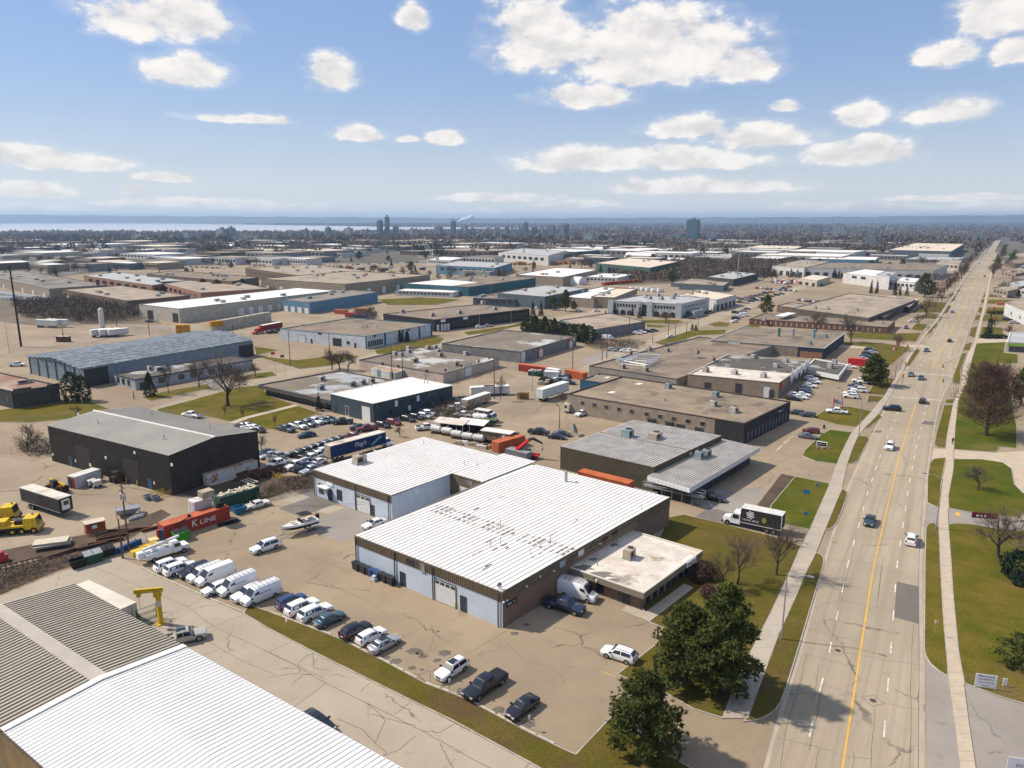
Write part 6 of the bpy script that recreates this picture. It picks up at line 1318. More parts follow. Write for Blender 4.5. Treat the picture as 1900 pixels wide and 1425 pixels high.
def cage(f,x,y,az,L,W,H,m,label,name,cat,mesh_m=None):
    c=GQ(f,x,y);u=azdir(az);B3=Box3(c-u*L/2+Vector((u.y,-u.x,0))*W/2,u,L,W);t=thing(name,c,label,cat);mb=MB()
    for a in (0,L):
        for b_ in (0,W):mb.tube([B3.p(a,b_,0),B3.p(a,b_,H)],.05,5)
    for z in (.05,H*.5,H):
        for p,q in (((0,0),(L,0)),((L,0),(L,W)),((L,W),(0,W)),((0,W),(0,0))):mb.tube([B3.p(*p,z),B3.p(*q,z)],.04,5)
    mb.build('frame',m,t);mb=MB();n=int((L+W)*4)
    for k in range(n):
        a=L*k/n;mb.tube([B3.p(a,0,.05),B3.p(a,0,H)],.012,3);mb.tube([B3.p(a,W,.05),B3.p(a,W,H)],.012,3);b_=W*k/n;mb.tube([B3.p(0,b_,.05),B3.p(0,b_,H)],.012,3);mb.tube([B3.p(L,b_,.05),B3.p(L,b_,H)],.012,3)
    tag(mb.build('mesh_panel',mesh_m or m,t),kind='stuff');return t,B3
t,B3=cage('Y1',675,640,50,3.0,1.8,2.2,CORG,'orange mesh cage with wooden roof and white notice','gas_cage','cage',steel('orange_mesh',(.45,.10,.03)));B3.part('roof',-.15,3.15,-.15,1.95,2.2,2.3,PLANKW,t);B3.part('notice',.9,1.7,-.06,-.02,1.2,1.8,SIGNW,t);B3.part('back_sheet',.05,2.95,1.7,1.76,.1,1.6,CORG,t)
cage('Y5',875,330,45,2.6,1.4,2.0,CGREEN,'tall green mesh cage under the yellow jib crane','mesh_cage','cage')
for x,y,m,lb in ((1145,380,YEL,'yellow steel lifting frame in front of the dark hall'),):cage('Y1',x,y,40,3.2,2.0,1.1,m,lb,'lifting_frame','frame')
for k,(x,y)in enumerate(((1045,405),(1097,410))):cc=GQ('Y1',x,y);skip('Y1',x,y,40,CGREY,('square' if k==0 else 'second')+' small grey steel tub by the yellow lifting frame',1.6,1.3,.9,False,'steel_tub')
for k,(x,y)in enumerate(((630,325),(665,330))):
    c=GQ('Y1',x,y);B3=Box3(c,azdir(40),1.6,1.4);t=thing('generator_set',c,'white portable generator, '+('nearer the striped container' if k==0 else 'outer one of two'),'generator');B3.part('housing',0,1.6,0,1.4,.35,1.5,CWHITE,t);B3.part('base',-.1,1.7,-.1,1.5,.15,.35,CGREY,t);B3.part('grille',-.02,0,.3,1.1,.6,1.2,BLK,t)
    for a in (.2,1.2):MB().tube([B3.p(a,-.15,.25),B3.p(a,1.55,.25)],.25,10).build('wheel',TYRE,t)
c=GQ('Y1',775,285);B3=Box3(c,azdir(120),3.0,1.6);t=thing('forklift',c,'black forklift with canopy in front of the dark hall','forklift');B3.part('body',0,2.2,0,1.6,.3,1.2,BLK,t);B3.part('counterweight',-.4,0,.1,1.5,.3,1.1,CBRN,t);B3.part('canopy',.2,2.0,.05,1.55,2.3,2.4,BLK,t);mb=MB()
for a in (.25,1.95):
    for b_ in (.1,1.5):mb.tube([B3.p(a,b_,1.2),B3.p(a,b_,2.3)],.05,5)
mb.build('canopy_post',BLK,t);B3.part('mast',2.3,2.5,.3,1.3,.1,2.8,CBRN,t)
for a in (.2,1.8):
    for b_ in (-.1,1.4):MB().tube([B3.p(a,b_,.4),B3.p(a,b_+.3,.4)],.4,12).build('wheel',TYRE,t)
c=GQ('Y1',635,255);B3=Box3(c,azdir(100),2.2,1.2);t=thing('site_dumper',c,'small yellow machine by the dark hall wall','machine');B3.part('body',.2,2,.1,1.1,.4,.9,YEL,t);B3.part('mast',0,.3,.4,.8,.4,2.6,YEL,t);B3.part('track',0,2.2,-.1,.2,.0,.5,BLK,t);B3.part('track',0,2.2,1.0,1.3,.0,.5,BLK,t)
c=GQ('Y1',820,545);B3=Box3(c,azdir(60),4.4,2.2);t=thing('steel_hopper',c,'galvanised steel hopper and frame by the utility pole','hopper');mb=MB();mb.hexa([B3.p(.4,.4,.4),B3.p(3.2,.4,.4),B3.p(3.2,1.8,.4),B3.p(.4,1.8,.4),B3.p(0,0,1.5),B3.p(4.2,0,1.5),B3.p(4.2,2.2,1.5),B3.p(0,2.2,1.5)]);mb.build('bowl',GALV,t);mb=MB()
for a in (.1,4.1):
    for b_ in (.1,2.1):mb.tube([B3.p(a,b_,0),B3.p(a,b_,1.7)],.07,5)
mb.build('leg_frame',GALV,t)
for k in range(5):A,B=GQ('Y1',905+k*12,560-k*9),GQ('Y1',1010+k*6,528-k*7);mb=MB();d=(B-A).normalized();mb.obox((A+B)/2,d,(B-A).length,.5,0,.4+.1*(k%2));tag(mb.build('channel_section',GALV),'grey steel channel section stacked behind the utility pole','steel section','steel sections behind the pole')
for k in range(9):c=GQ('Y1',815+k*18,790-k*8);mb=MB();mb.tube([c+Vector((0,0,z))for z in (0,.04,.85,.9)],[.27,.3,.3,.26],10);mb.tube([c+Vector((.5,.45,z))for z in (0,.04,.85,.9)],[.27,.3,.3,.26],10);tag(mb.build('blue_drum',steel('drum_blue',(.02,.10,.28))),'pair of blue drums in the row beside the utility pole','drum','blue drums by the utility pole')
c=GQ('Y1',1010,800);B3=Box3(c,azdir(45),2.8,1.5);t=thing('yellow_compressor',c,'yellow boxed machine with canopy beside the bucket truck','machine');B3.part('body',0,2.8,0,1.5,.3,1.2,YEL,t);B3.part('canopy',1.4,2.8,0,1.5,2.0,2.1,mat('canopy_straw',(.60,.50,.22)),t);mb=MB()
for a in (1.45,2.75):
    for b_ in (.05,1.45):mb.tube([B3.p(a,b_,1.2),B3.p(a,b_,2.0)],.04,5)
mb.build('canopy_post',YEL,t);c=GQ('Y1',940,815);B3=Box3(c,azdir(45),1.5,1.1);t=thing('yellow_bin',c,'small yellow tool bin by the blue drums','bin');B3.part('tub',0,1.5,0,1.1,.05,.8,YEL,t);B3.part('lid',-.05,1.55,-.05,1.15,.8,.88,YEL,t)
mb=MB();c=GQ('Y1',-5,845);mb.obox(c,azdir(70),2.4,1.2,.1,1.0);mb.obox(c,azdir(70),1.4,.8,1.0,1.7);tag(mb.build('red_barrier',steel('traffic_red',(.55,.05,.04))),'bright red water barrier at the yard edge','barrier')
t=thing('boom_section',GQ('Y1',1255,570),'black trailer tongue lying on the red freight container','tongue');mb=MB();zc=2.62;p=GQ('Y1',1240,580,zc),GQ('Y1',1330,530,zc)
mb.tube([p[0],p[1]],.08,6);mb.tube([p[0]+Vector((.3,.3,0)),p[1]],.08,6);mb.tube([p[1]+Vector((0,0,.2)),p[1]+Vector((.1,.3,.2))],.3,10);mb.build('tongue',BLK,t)
for k in range(3):c=GQ('Y1',1575+k*38,585-k*10);mb=MB();mb.obox(c,azdir(50),2.0,1.4,.05,.18);mb.obox(c,azdir(50),1.6,.5,.18,.45);tag(mb.build('black_pallet',BLK),'black plastic pallet on the ground before the red container','pallet','black pallets by the red container')
for k in range(34):
    x,y=rd.uniform(20,640),rd.uniform(950,1120);y=1120-(x/640)*110-rd.uniform(0,70);c=GQ('U1',x,y);mb=MB();mb.obox(c,azdir(rd.choice((40,45,130,60))),rd.uniform(2,6),rd.uniform(.2,.6),rd.uniform(.02,.5),rd.uniform(.6,1.2));tag(mb.build('scrap_beam',rd.choice((RUSTB,CBRN,RUSTB))),'rusty beam in the scrap heap beside the rusty container','scrap','rusty scrap heap')
for k in range(6):c=GQ('U1',100+k*25,1135+(k%2)*12);mb=MB();mb.obox(c,azdir(130),3.5,.3,.1+.12*k,.2+.12*k);tag(mb.build('timber_plank',PLANKW),'pale plank on the scrap heap','plank','pale planks on the scrap heap')
c=GQ('U1',470,1090);mb=MB()
for k in range(5):mb.tube([c+Vector((k*.5,0,0)),c+Vector((k*.5+.4,.8,1.1)),c+Vector((k*.5+1.2,.3,.4))],.07,5)
tag(mb.build('bent_tubing',YEL),'bent yellow tube frame on the scrap heap','frame')
c=GQ('Y1',1170,805);B3=Box3(c-azdir(42)*3.4+Vector((azdir(42).y,-azdir(42).x,0))*1.1,azdir(42),7.0,2.2);t=thing('bucket_truck',c,'white aerial bucket truck with folded boom by the utility pole','truck');PW=PAINTS['white']
B3.part('utility_body',0,4.2,0,2.2,.7,1.6,PW,t);B3.part('deck',.1,4.1,.5,1.7,1.2,1.62,GALV,t);cab=MB();cab.hexa([B3.p(4.3,.05,.6),B3.p(5.9,.05,.6),B3.p(5.9,2.15,.6),B3.p(4.3,2.15,.6),B3.p(4.4,.2,2.2),B3.p(5.5,.2,2.2),B3.p(5.5,2.0,2.2),B3.p(4.4,2.0,2.2)]);cab=cab.build('cab',PW,t);B3.part('hood',5.85,7.0,.1,2.1,.6,1.35,PW,t);w_=MB();w_.quad(B3.p(5.86,.3,1.4),B3.p(5.86,1.9,1.4),B3.p(5.56,1.85,2.1),B3.p(5.56,.35,2.1));w_.build('windscreen',CGL,cab);B3.part('side_window',4.6,5.5,.07,.12,1.45,2.05,CGL,cab);B3.part('bumper',7.0,7.12,.1,2.1,.5,.8,GALV,t)
mb=MB();mb.hexa([B3.p(-.2,.9,2.1),B3.p(5.8,.9,2.75),B3.p(5.8,1.25,2.75),B3.p(-.2,1.25,2.1),B3.p(-.2,.9,2.5),B3.p(5.8,.9,3.05),B3.p(5.8,1.25,3.05),B3.p(-.2,1.25,2.5)]);mb.build('boom',PW,t);B3.part('turret',1.2,1.9,.7,1.5,1.6,2.3,PW,t);B3.part('bucket',-1.1,-.2,.6,1.6,1.0,2.1,PW,t)
for a in (1.1,6.0):
    for b_ in (-.05,1.95):q=MB().tube([B3.p(a,b_,.45),B3.p(a,b_+.3,.45)],.45,14).build('wheel',TYRE,t);MB().tube([B3.p(a,b_-.01,.45),B3.p(a,b_+.31,.45)],.24,10).build('rim',RIM,q)
c=GQ('T6',1110,640);u=azdir(226);B3=Box3(c-u*3.3+Vector((u.y,-u.x,0))*1.2,u,6.8,2.4);t=thing('motorboat',c,'white and black motorboat with black sun top on a tandem trailer','boat');mb=MB();hull=[];n=12
for i in range(n+1):
    a=6.8*i/n;f=i/n;w=1.15*(1-max(0,(f-.45)/.55)**2.2)+.02;kz=.75+.55*max(0,(f-.6)/.4)**2;hull.append([B3.p(a,1.2,kz),B3.p(a,1.2-w*.8,kz+.28+.1*f),B3.p(a,1.2-w,1.5+.2*f),B3.p(a,1.2-w,1.85+.2*f),B3.p(a,1.2-w*.86,1.9+.2*f),B3.p(a,1.2+w*.86,1.9+.2*f),B3.p(a,1.2+w,1.85+.2*f),B3.p(a,1.2+w,1.5+.2*f),B3.p(a,1.2+w*.8,kz+.28+.1*f)])
vs=[p for r_ in hull for p in r_]
for i in range(n):
    for j in range(9):
        j2=(j+1)%9
        if j==4:continue
        mb.add([vs[i*9+j],vs[i*9+9+j],vs[i*9+9+j2],vs[i*9+j2]],[(0,1,2,3)],1 if j in (1,7)else 0)
mb.add(hull[0],[tuple(range(9))],0);mb.build('hull',[PW,BLK],t);mb=MB()
for i in range(n):mb.quad(hull[i][4]-Vector((0,0,.02)),hull[i+1][4]-Vector((0,0,.02)),hull[i+1][5]-Vector((0,0,.02)),hull[i][5]-Vector((0,0,.02)))
mb.build('deck',mat('boat_deck',(.62,.59,.54)),t)
for a0,a1,b0,b1 in ((.5,1.6,.4,2.0),(2.2,2.9,.45,1.0),(2.2,2.9,1.4,1.95),(4.0,4.9,.5,.95),(4.0,4.9,1.45,1.9)):B3.part('seat',a0,a1,b0,b1,1.85,2.2,mat('boat_seat',(.60,.55,.46)),t)
B3.part('console',2.95,3.3,.45,1.0,1.85,2.45,BLK,t);B3.part('console',2.95,3.3,1.4,1.95,1.85,2.45,BLK,t);tp=MB();tp.hexa([B3.p(1.2,.2,3.15),B3.p(3.3,.2,3.3),B3.p(3.3,2.2,3.3),B3.p(1.2,2.2,3.15),B3.p(1.2,.2,3.25),B3.p(3.3,.2,3.4),B3.p(3.3,2.2,3.4),B3.p(1.2,2.2,3.25)]);tp.build('sun_top',BLK,t);mb=MB()
for b_ in (.25,2.15):
    mb.tube([B3.p(1.5,b_,1.9),B3.p(1.4,b_,3.2)],.03,5);mb.tube([B3.p(2.4,b_,1.9),B3.p(3.1,b_,3.3)],.03,5)
mb.build('top_frame',GALV,t);B3.part('outboard_motor',-.55,.0,.95,1.45,1.5,2.5,BLK,t)
tt=thing('boat_trailer',c,'galvanised tandem trailer under the motorboat','trailer');mb=MB()
for b_ in (.5,1.9):mb.tube([B3.p(-.1,b_,.6),B3.p(5.0,b_,.6),B3.p(7.6,1.2,.55)],.06,6)
mb.tube([B3.p(7.6,1.2,.55),B3.p(8.6,1.2,.55)],.06,6);mb.tube([B3.p(6.4,1.2,.55),B3.p(6.6,1.2,1.6)],.05,6);mb.build('frame',GALV,tt)
for a in (.9,1.75):
    for b_ in (.02,2.12):q=MB().tube([B3.p(a,b_,.34),B3.p(a,b_+.22,.34)],.34,12).build('wheel',TYRE,tt);MB().tube([B3.p(a,b_-.01,.34),B3.p(a,b_+.23,.34)],.2,10).build('rim',RIM,q)
for b_ in (-.02,2.1):B3.part('mudguard',.4,2.2,b_,b_+.3,.72,.78,PW,tt)
def box_truck(fr,body,label,cabm,text=None,H=3.6,z0=1.15,cabL=2.3,hood=True,roof=None,endm=None):
    L,W=fr.L,fr.W;t=thing('box_truck',fr.p(L/2,W/2,fr.o.z),label,'truck')
    fr.part('box',0,L-cabL-(1.1 if hood else .1),0,W,z0,H,body,t);Lb=L-cabL-(1.1 if hood else .1);fr.part('roof',-.03,Lb+.03,-.03,W+.03,H,H+.06,roof or CWHITE,t);mb=MB()
    for b_ in (-.03,W-.03):fr.box(mb,-.03,Lb+.03,b_,b_+.06,z0-.08,z0+.06);fr.box(mb,-.04,.1,b_,b_+.06,z0,H+.02)
    mb.build('edge_rail',CWHITE,t);fr.part('chassis',.3,L-1.2,W*.3,W*.7,.55,z0,BLK,t);a0=Lb+.12;cab=MB();cab.hexa([fr.p(a0,.1,.6),fr.p(a0+cabL-.5,.1,.6),fr.p(a0+cabL-.5,W-.1,.6),fr.p(a0,W-.1,.6),fr.p(a0,.15,2.65),fr.p(a0+cabL-1.0,.2,2.65),fr.p(a0+cabL-1.0,W-.2,2.65),fr.p(a0,W-.15,2.65)]);cab=cab.build('cab',cabm,t)
    w_=MB();w_.quad(fr.p(a0+cabL-.58,.3,1.7),fr.p(a0+cabL-.58,W-.3,1.7),fr.p(a0+cabL-.93,W-.32,2.5),fr.p(a0+cabL-.93,.32,2.5));w_.v=[tuple(Vector(q)+fr.u*.12)for q in w_.v];w_.build('windscreen',CGL,cab)
    for b_ in (.07,W-.16):fr.part('side_window',a0+.3,a0+cabL-.95,b_,b_+.09,1.65,2.35,CGL,cab)
    if hood:
        hd=MB();hd.hexa([fr.p(a0+cabL-.55,.25,.6),fr.p(L,.35,.6),fr.p(L,W-.35,.6),fr.p(a0+cabL-.55,W-.25,.6),fr.p(a0+cabL-.55,.3,1.65),fr.p(L-.15,.5,1.4),fr.p(L-.15,W-.5,1.4),fr.p(a0+cabL-.55,W-.3,1.65)]);hd.build('hood',cabm,t)
        dl=MB();dl.hexa([fr.p(a0,.35,2.6),fr.p(a0+1.0,.5,2.6),fr.p(a0+1.0,W-.5,2.6),fr.p(a0,W-.35,2.6),fr.p(a0,.4,3.3),fr.p(a0+.35,.6,3.15),fr.p(a0+.35,W-.6,3.15),fr.p(a0,W-.4,3.3)]);dl.build('wind_deflector',cabm,t)
    fr.part('bumper',L-.08,L+.1,.2,W-.2,.4,.75,BLK,t)
    for b_ in (.3,W-.65):fr.part('headlight',L,L+.06,b_,b_+.35,.85,1.1,HEADL,t)
    for wx in ((L-1.0),Lb*.18,Lb*.34)if L>7.5 else ((L-.9),Lb*.25):
        for b_ in (.0,W-.35):q=MB().tube([fr.p(wx,b_-.02,.5),fr.p(wx,b_+.35,.5)],.5,14).build('wheel',TYRE,t);MB().tube([fr.p(wx,b_-.03,.5),fr.p(wx,b_+.37,.5)],.26,10).build('rim',RIM,q)
    return t,Lb
def logo_rings(t,fr,a,z,r,m,b_=-.035):
    for k in range(3):
        an=math.pi/3*k+.3;pts=[]
        for j in range(19):
            th=2*math.pi*j/18;x,y=math.cos(th)*r,math.sin(th)*r*.38;pts.append(fr.p(a+x*math.cos(an)-y*math.sin(an),b_,z+x*math.sin(an)+y*math.cos(an)))
        mb=MB();mb.tube(pts,r*.06,4,False);mb.build('logo_ring',m,t)
    mb=MB();mb.tube([fr.p(a,b_-.01,z),fr.p(a,b_-.03,z)],r*.22,8);mb.build('logo_core',m,t)
BOXB=mat('truck_box_black',(.028,.030,.032),(.05,.035,.025),.25)
fr=frame_of('T1',(1490,870),(235,600),2.5,10.6);fr.o=GQ('T1',1500,960)
t,Lb=box_truck(fr,BOXB,'white-cabbed removal truck with black box lettered NICKEL BROS',PW,None,3.85,1.15);logo_rings(t,fr,Lb*.76,2.85,.75,SIGNW);text_part('NICKEL BROS.',SIGNW,t,fr.p(Lb*.74,-.04,1.82),-fr.u,(0,0,1),.36,width=2.9)
LADY=mat('print_olive',(.30,.28,.06));pp=MB()
for k in range(7):an=k*.9;pp.add([fr.p(Lb*.42+math.cos(an+q)*.45,-.036-k*.001,2.35+math.sin(an+q)*.6)for q in (0,1.2,2.9)],[(0,1,2)])
tag(pp.build('printed_picture',LADY,t),kind='stuff')
fr=frame_of('T3',(1050,250),(770,165),2.4,6.6);fr=Box3(GQ('T3',790,240),(GQ('T3',1090,290)-GQ('T3',790,240)),6.8,2.3,1);t,Lb=box_truck(fr,BOXB,'smaller white-cabbed moving truck with black printed box in the ragged lot',PW,None,3.2,1.0,2.0,False)
logo_rings(t,fr,Lb*.25,2.3,.5,SIGNW);MB().add([fr.p(Lb*.72+x,-.036,z)for x,z in ((-.4,1.3),(.3,1.2),(.4,2.2),(0,2.9),(-.5,2.3))],[(0,1,2,3,4)]).build('printed_picture',mat('print_grey',(.4,.4,.38)),t)
fr=Box3(GQ('Y3',660,500),azdir(-52),12.2,2.44,1);container(fr,CORG,'orange-red freight container between workshop and brown ribbed unit',2.6)
t,B3=cage('Y3',385,340,128,2.6,1.8,1.0,YEL,'yellow basket on the orange-red container','man_basket','basket');t.location.z=2.62
A,B=GQ('Y3',720,520),GQ('Y3',1135,610);t=thing('steel_ramp',(A+B)/2,'galvanised access ramp with railings in front of the canopy unit','ramp');d=(B-A).normalized();n_=Vector((-d.y,d.x,0));n_=n_ if n_.y>0 else -n_;L=(B-A).length
MB().hexa([A+Vector((0,0,2.0)),B+Vector((0,0,1.9)),B+n_*1.6+Vector((0,0,1.9)),A+n_*1.6+Vector((0,0,2.0)),A+Vector((0,0,2.1)),B+Vector((0,0,2.0)),B+n_*1.6+Vector((0,0,2.0)),A+n_*1.6+Vector((0,0,2.1))]).build('deck',GALV,t)
for s in (0,1.6):
    for k in range(7):p=A.lerp(B,k/6)+n_*s;MB().tube([p,p+Vector((0,0,3.1))],.05,5).build('post',GALV,t)
    for z in (2.55,3.05):MB().tube([A+n_*s+Vector((0,0,z)),B+n_*s+Vector((0,0,z))],.04,5).build('handrail',GALV,t)
fr=Box3(GQ('T2',520,760),GQ('T2',1370,520)-GQ('T2',520,760),16.0,2.5,1)
t=trailer(fr,mat('trailer_navy',(.015,.03,.10),(.02,.045,.14),.2),'navy semi-trailer with white script lettering and painted swimmer, behind the workshop',4.1,1.2,(.12,.2),roofm_=RCREAM,doorm=CTAN);text_part("Ping's",SIGNW,t,fr.p(8.4,-.05,2.75),fr.u,(0,0,1),1.5,width=3.4,shear=.35)
SWM=mat('print_aqua',(.14,.34,.36));
for k in range(5):MB().add([fr.p(12+k*.5+x,-.04-.002*k,2.0+k*.3+z)for x,z in ((-.8,-.3),(.6,-.1),(.9,.35),(-.3,.2))],[(0,1,2,3)]).build('printed_picture',SWM,t)
fr=Box3(GQ('U2',1130,1130),GQ('U2',1740,930)-GQ('U2',1130,1130),14.5,2.5,1);trailer(fr,steel('trailer_pale',(.55,.60,.60),(.48,.53,.53)),'long pale semi-trailer parked beside the tan unit',4.0,1.15,(.12,.2))
fr=Box3(GQ('U2',655,510),GQ('U2',1150,580)-GQ('U2',655,510),12.2,2.44,1);container(fr,CRED,'dark red freight container by the grey depot',2.6,roofm_=CORG)
fr=Box3(GQ('U2',1560,620),GQ('U2',1860,690)-GQ('U2',1560,620),9,2.44,1);container(fr,CORG,'orange container behind the wrecks near the grey depot',2.6)
fr=Box3(GQ('U2',1150,680),GQ('U2',1330,690)-GQ('U2',1150,680),5.2,2.2,1);trailer(fr,CWHITE,'white box trailer among the wrecks',2.9,.6,(.3,));fr=Box3(GQ('U2',1180,600),GQ('U2',1400,640)-GQ('U2',1180,600),5.6,2.2,1);trailer(fr,CWHITE,'second white box trailer behind the first among the wrecks',2.7,.6,(.3,))
skip('U2',980,600,110,CGREEN,'green skip heaped with pale bags',5,2.2,1.6,False);skip('U2',1110,620,110,CGREEN,'smaller green skip beside the white box trailers',2.6,2,1.4)
mb=MB();c=GQ('U2',975,590)
for k in range(14):q=c+Vector((rd.uniform(-2,2),rd.uniform(-.7,.7),0));mb.obox(q,azdir(rd.uniform(0,180)),rd.uniform(.6,1.2),.7,1.3,1.7+rd.uniform(0,.5))
tag(mb.build('rubbish_bags',RCREAM),'pale bags heaped in the green skip','rubbish',kind='stuff')
for k in range(4):
    o=thing('pallet_stack',GQ('U2',670+k*48,1060),'tall stack of wooden pallets by the pale trailer','pallets','pallet stacks by the trailer')
    for j in range(14):MB().obox(o.location,azdir(30+rd.uniform(-5,5)),1.25,1.05,j*.16,j*.16+.12).build('pallet',mat('pallet_wood',(.36,.22,.10),(.28,.16,.07),2),o)
for k in range(9):c=GQ('U2',1080+rd.uniform(0,230),700+rd.uniform(0,90));mb=MB();mb.obox(c,azdir(rd.uniform(0,180)),2.4,1.4,0,rd.uniform(.5,1.2));mb.obox(c,azdir(rd.uniform(0,180)),1.4,1.0,.5,rd.uniform(1.3,1.8));tag(mb.build('junk_pile',rd.choice((WOODP,CTAN,BLK,RUSTB))),'pile of junk crates beside the pale trailer','junk','junk piles by the trailer')
for k,cl in enumerate(('white','grey','black','silver','slate')):px,py=Q('U2',(1390,1450,1650,1500,1600)[k],(680,700,730,640,610)[k]);vehicle('pickup' if k%2 else 'suv',cl,px,py,30+40*k,cl+' wreck in the crowd behind the pale trailer')
for k,(a,b_,m,lb)in enumerate((((1320,250),(1470,240),CWHITE,'white delivery trailer by the pole, left one'),((1490,240),(1680,232),CWHITE,'white delivery trailer by the pole, right one'),((1275,415),(1590,305),CTAN,'cream-roofed old bus body in the brush'))):fr=Box3(GQ('U5',*a),GQ('U5',*b_)-GQ('U5',*a),8 if k<2 else 12,2.4,1);trailer(fr,m,lb,3.0,.7,(.2,.8),roofm_=RWHITE,name='old_trailer')
fr=Box3(GQ('T3',770,330),GQ('T3',1000,330)-GQ('T3',770,330),6,2.3,1);t=trailer(fr,CGREEN,'green dump trailer beside the moving truck',1.8,.7,(.3,.5),roofm_=steel('olive_tarp',(.10,.14,.04)))
for k,(c_,L,W_,lb)in enumerate((((410,430),8.5,3.6,'open-sided shelter with cream roof beside the tanks'),((720,440),8.0,3.6,'second open-sided shelter with white roof beside the tanks'))):
    c=GQ('T3',*c_);B3=Box3(c-azdir(112)*L/2,azdir(112),L,W_,1);t=thing('open_shelter',c,lb,'shelter');rm_=MB();rm_.hexa([B3.p(-.2,-.2,2.6),B3.p(L+.2,-.2,2.6),B3.p(L+.2,W_+.2,3.1),B3.p(-.2,W_+.2,3.1),B3.p(-.2,-.2,2.72),B3.p(L+.2,-.2,2.72),B3.p(L+.2,W_+.2,3.22),B3.p(-.2,W_+.2,3.22)]);rm_.build('roof',RCREAM if k==0 else RWHITE,t)
    for a in (.1,L/2,L-.1):
        for b_ in (.1,W_-.1):MB().tube([B3.p(a,b_,0),B3.p(a,b_,2.75)],.09,5).build('post',CWHITE,t)
    B3.part('back_wall',0,L,W_-.15,W_-.05,0,2.5,BLK,t);B3.part('stored_goods',.6,L*.6,1.2,W_-.5,0,1.4,BLK,t)
for k,(x,y)in enumerate(((215,440),(375,470),(515,515),(680,550),(840,575))):
    c=GQ('T3',x,y);d=azdir(112);B3=Box3(c-d*1.5,d,3.0,1.4,1);t=thing('water_tank',c,'white cylindrical tank on rusty skids in the row behind the workshop','tank','white tanks behind the workshop');MB().tube([B3.p(a,.7,1.35)for a in (0,.25,2.75,3.0)],[.5,.8,.8,.5],14).build('vessel',CWHITE,t);B3.part('skid',.2,2.8,.1,.3,0,.6,RUSTB,t);B3.part('skid',.2,2.8,1.1,1.3,0,.6,RUSTB,t);MB().tube([B3.p(1.5,.7,2.1),B3.p(1.5,.7,2.4)],.2,8).build('manway',CWHITE,t)
for k,(x,y)in enumerate(((560,590),(650,590),(780,610),(900,650),(960,640))):c=GQ('T3',x,y);mb=MB();mb.obox(c,azdir(112),2.6,1.2,0,.5+.1*k);mb.obox(c,azdir(112),1.6,.9,.5,.9);tag(mb.build('machine_part',(CTAN,CWHITE,CTAN,RCREAM,CTAN)[k]),'tan covered machine part lying behind the workshop','machine part','machine parts behind the workshop')
c=GQ('T3',1060,600);B3=Box3(GQ('T3',895,560),GQ('T3',1235,610)-GQ('T3',895,560),8.0,2.6,1);t=thing('timber_cabin',c,'brown timber cabin on wheels with white door and cream roof','cabin');WSD=mat('cabin_siding',(.24,.18,.12),(.19,.14,.09),1)
for k in range(9):B3.part('siding_board',0,8,0,2.6,.9+k*.24,.9+k*.24+.225,WSD,t)
B3.part('roof',-.2,8.2,-.2,2.8,3.06,3.25,RWHITE,t);B3.part('door',5.9,6.7,-.06,.0,.95,2.8,PAINTS['white'],t);B3.part('window',2.2,2.9,-.05,.0,2.1,2.7,DARKGL,t);B3.part('window',3.9,4.6,-.05,.0,2.1,2.7,DARKGL,t);B3.part('window',.2,.6,-.05,.0,1.9,2.6,DARKGL,t);B3.part('chassis',.3,7.7,.3,2.3,.4,.9,BLK,t)
for a in (1.2,2.2,6.4):MB().tube([B3.p(a,-.05,.4),B3.p(a,2.65,.4)],.4,10).build('wheel',TYRE,t)
fr=Box3(GQ('T3',1150,720),GQ('T3',1350,660)-GQ('T3',1150,720),9.0,2.44,1);container(fr,CORG,'orange container beside the red knuckle-boom crane',2.6)
fr=Box3(GQ('T3',1250,770),GQ('T3',1560,850)-GQ('T3',1250,770),6.2,2.2,1);container(fr,CGREY,'grey-green generator housing behind the workshop eave',2.0,name='generator_housing',cat='generator')
c=GQ('T3',1480,800);d=(GQ('T3',1660,560)-GQ('T3',1400,690));t=thing('knuckle_crane',c,'red knuckle-boom crane with black folded jib behind the workshop','crane');REDC=steel('crane_red',(.58,.025,.025),(.5,.02,.02));p0=GQ('T3',1400,690,1.5);p1=GQ('T3',1600,520,4.6);p2=p1+Vector((.9,-.3,.35));p3=p2+Vector((2.2,-.6,-1.0))
MB().tube([c+Vector((-.5,0,.8)),p0+Vector((.2,0,1.2))],.35,6).build('column',REDC,t);MB().tube([p0,p1],[.6,.42],6).build('main_boom',REDC,t);MB().tube([p1,p2,p3],[.4,.36,.2],6).build('jib',BLK,t);MB().tube([p3,p3-Vector((0,0,1.2))],.03,4).build('hook_rope',BLK,t);MB().tube([p3-Vector((0,0,1.2)),p3-Vector((0,0,1.6))],[.12,.18],6).build('hook',BLK,t)
B3=Box3(c-azdir(110)*2.5,azdir(110),6.5,2.3,1);B3.part('carrier',0,6.5,.1,2.2,.7,1.1,REDC,t);B3.part('winch_cover',3,4.4,.4,1.9,1.1,2.1,CGREEN,t)
for a in (.8,2.0,5.4):MB().tube([B3.p(a,0,.45),B3.p(a,2.3,.45)],.45,10).build('wheel',TYRE,t)
c=GQ('T3',1330,590);B3=Box3(c,azdir(110),3.4,2.0,1);t=thing('old_tractor',c,'orange tractor with dark cab behind the timber cabin','tractor');B3.part('bonnet',1.6,3.4,.4,1.6,.8,1.6,CORG,t);B3.part('cab',.2,1.6,.2,1.8,.8,2.6,CGL,t);B3.part('cab_roof',.1,1.7,.1,1.9,2.6,2.7,BLK,t)
for a,r_ in ((.7,.75),(2.9,.5)):MB().tube([B3.p(a,0,r_),B3.p(a,2.0,r_)],r_,12).build('wheel',TYRE,t)
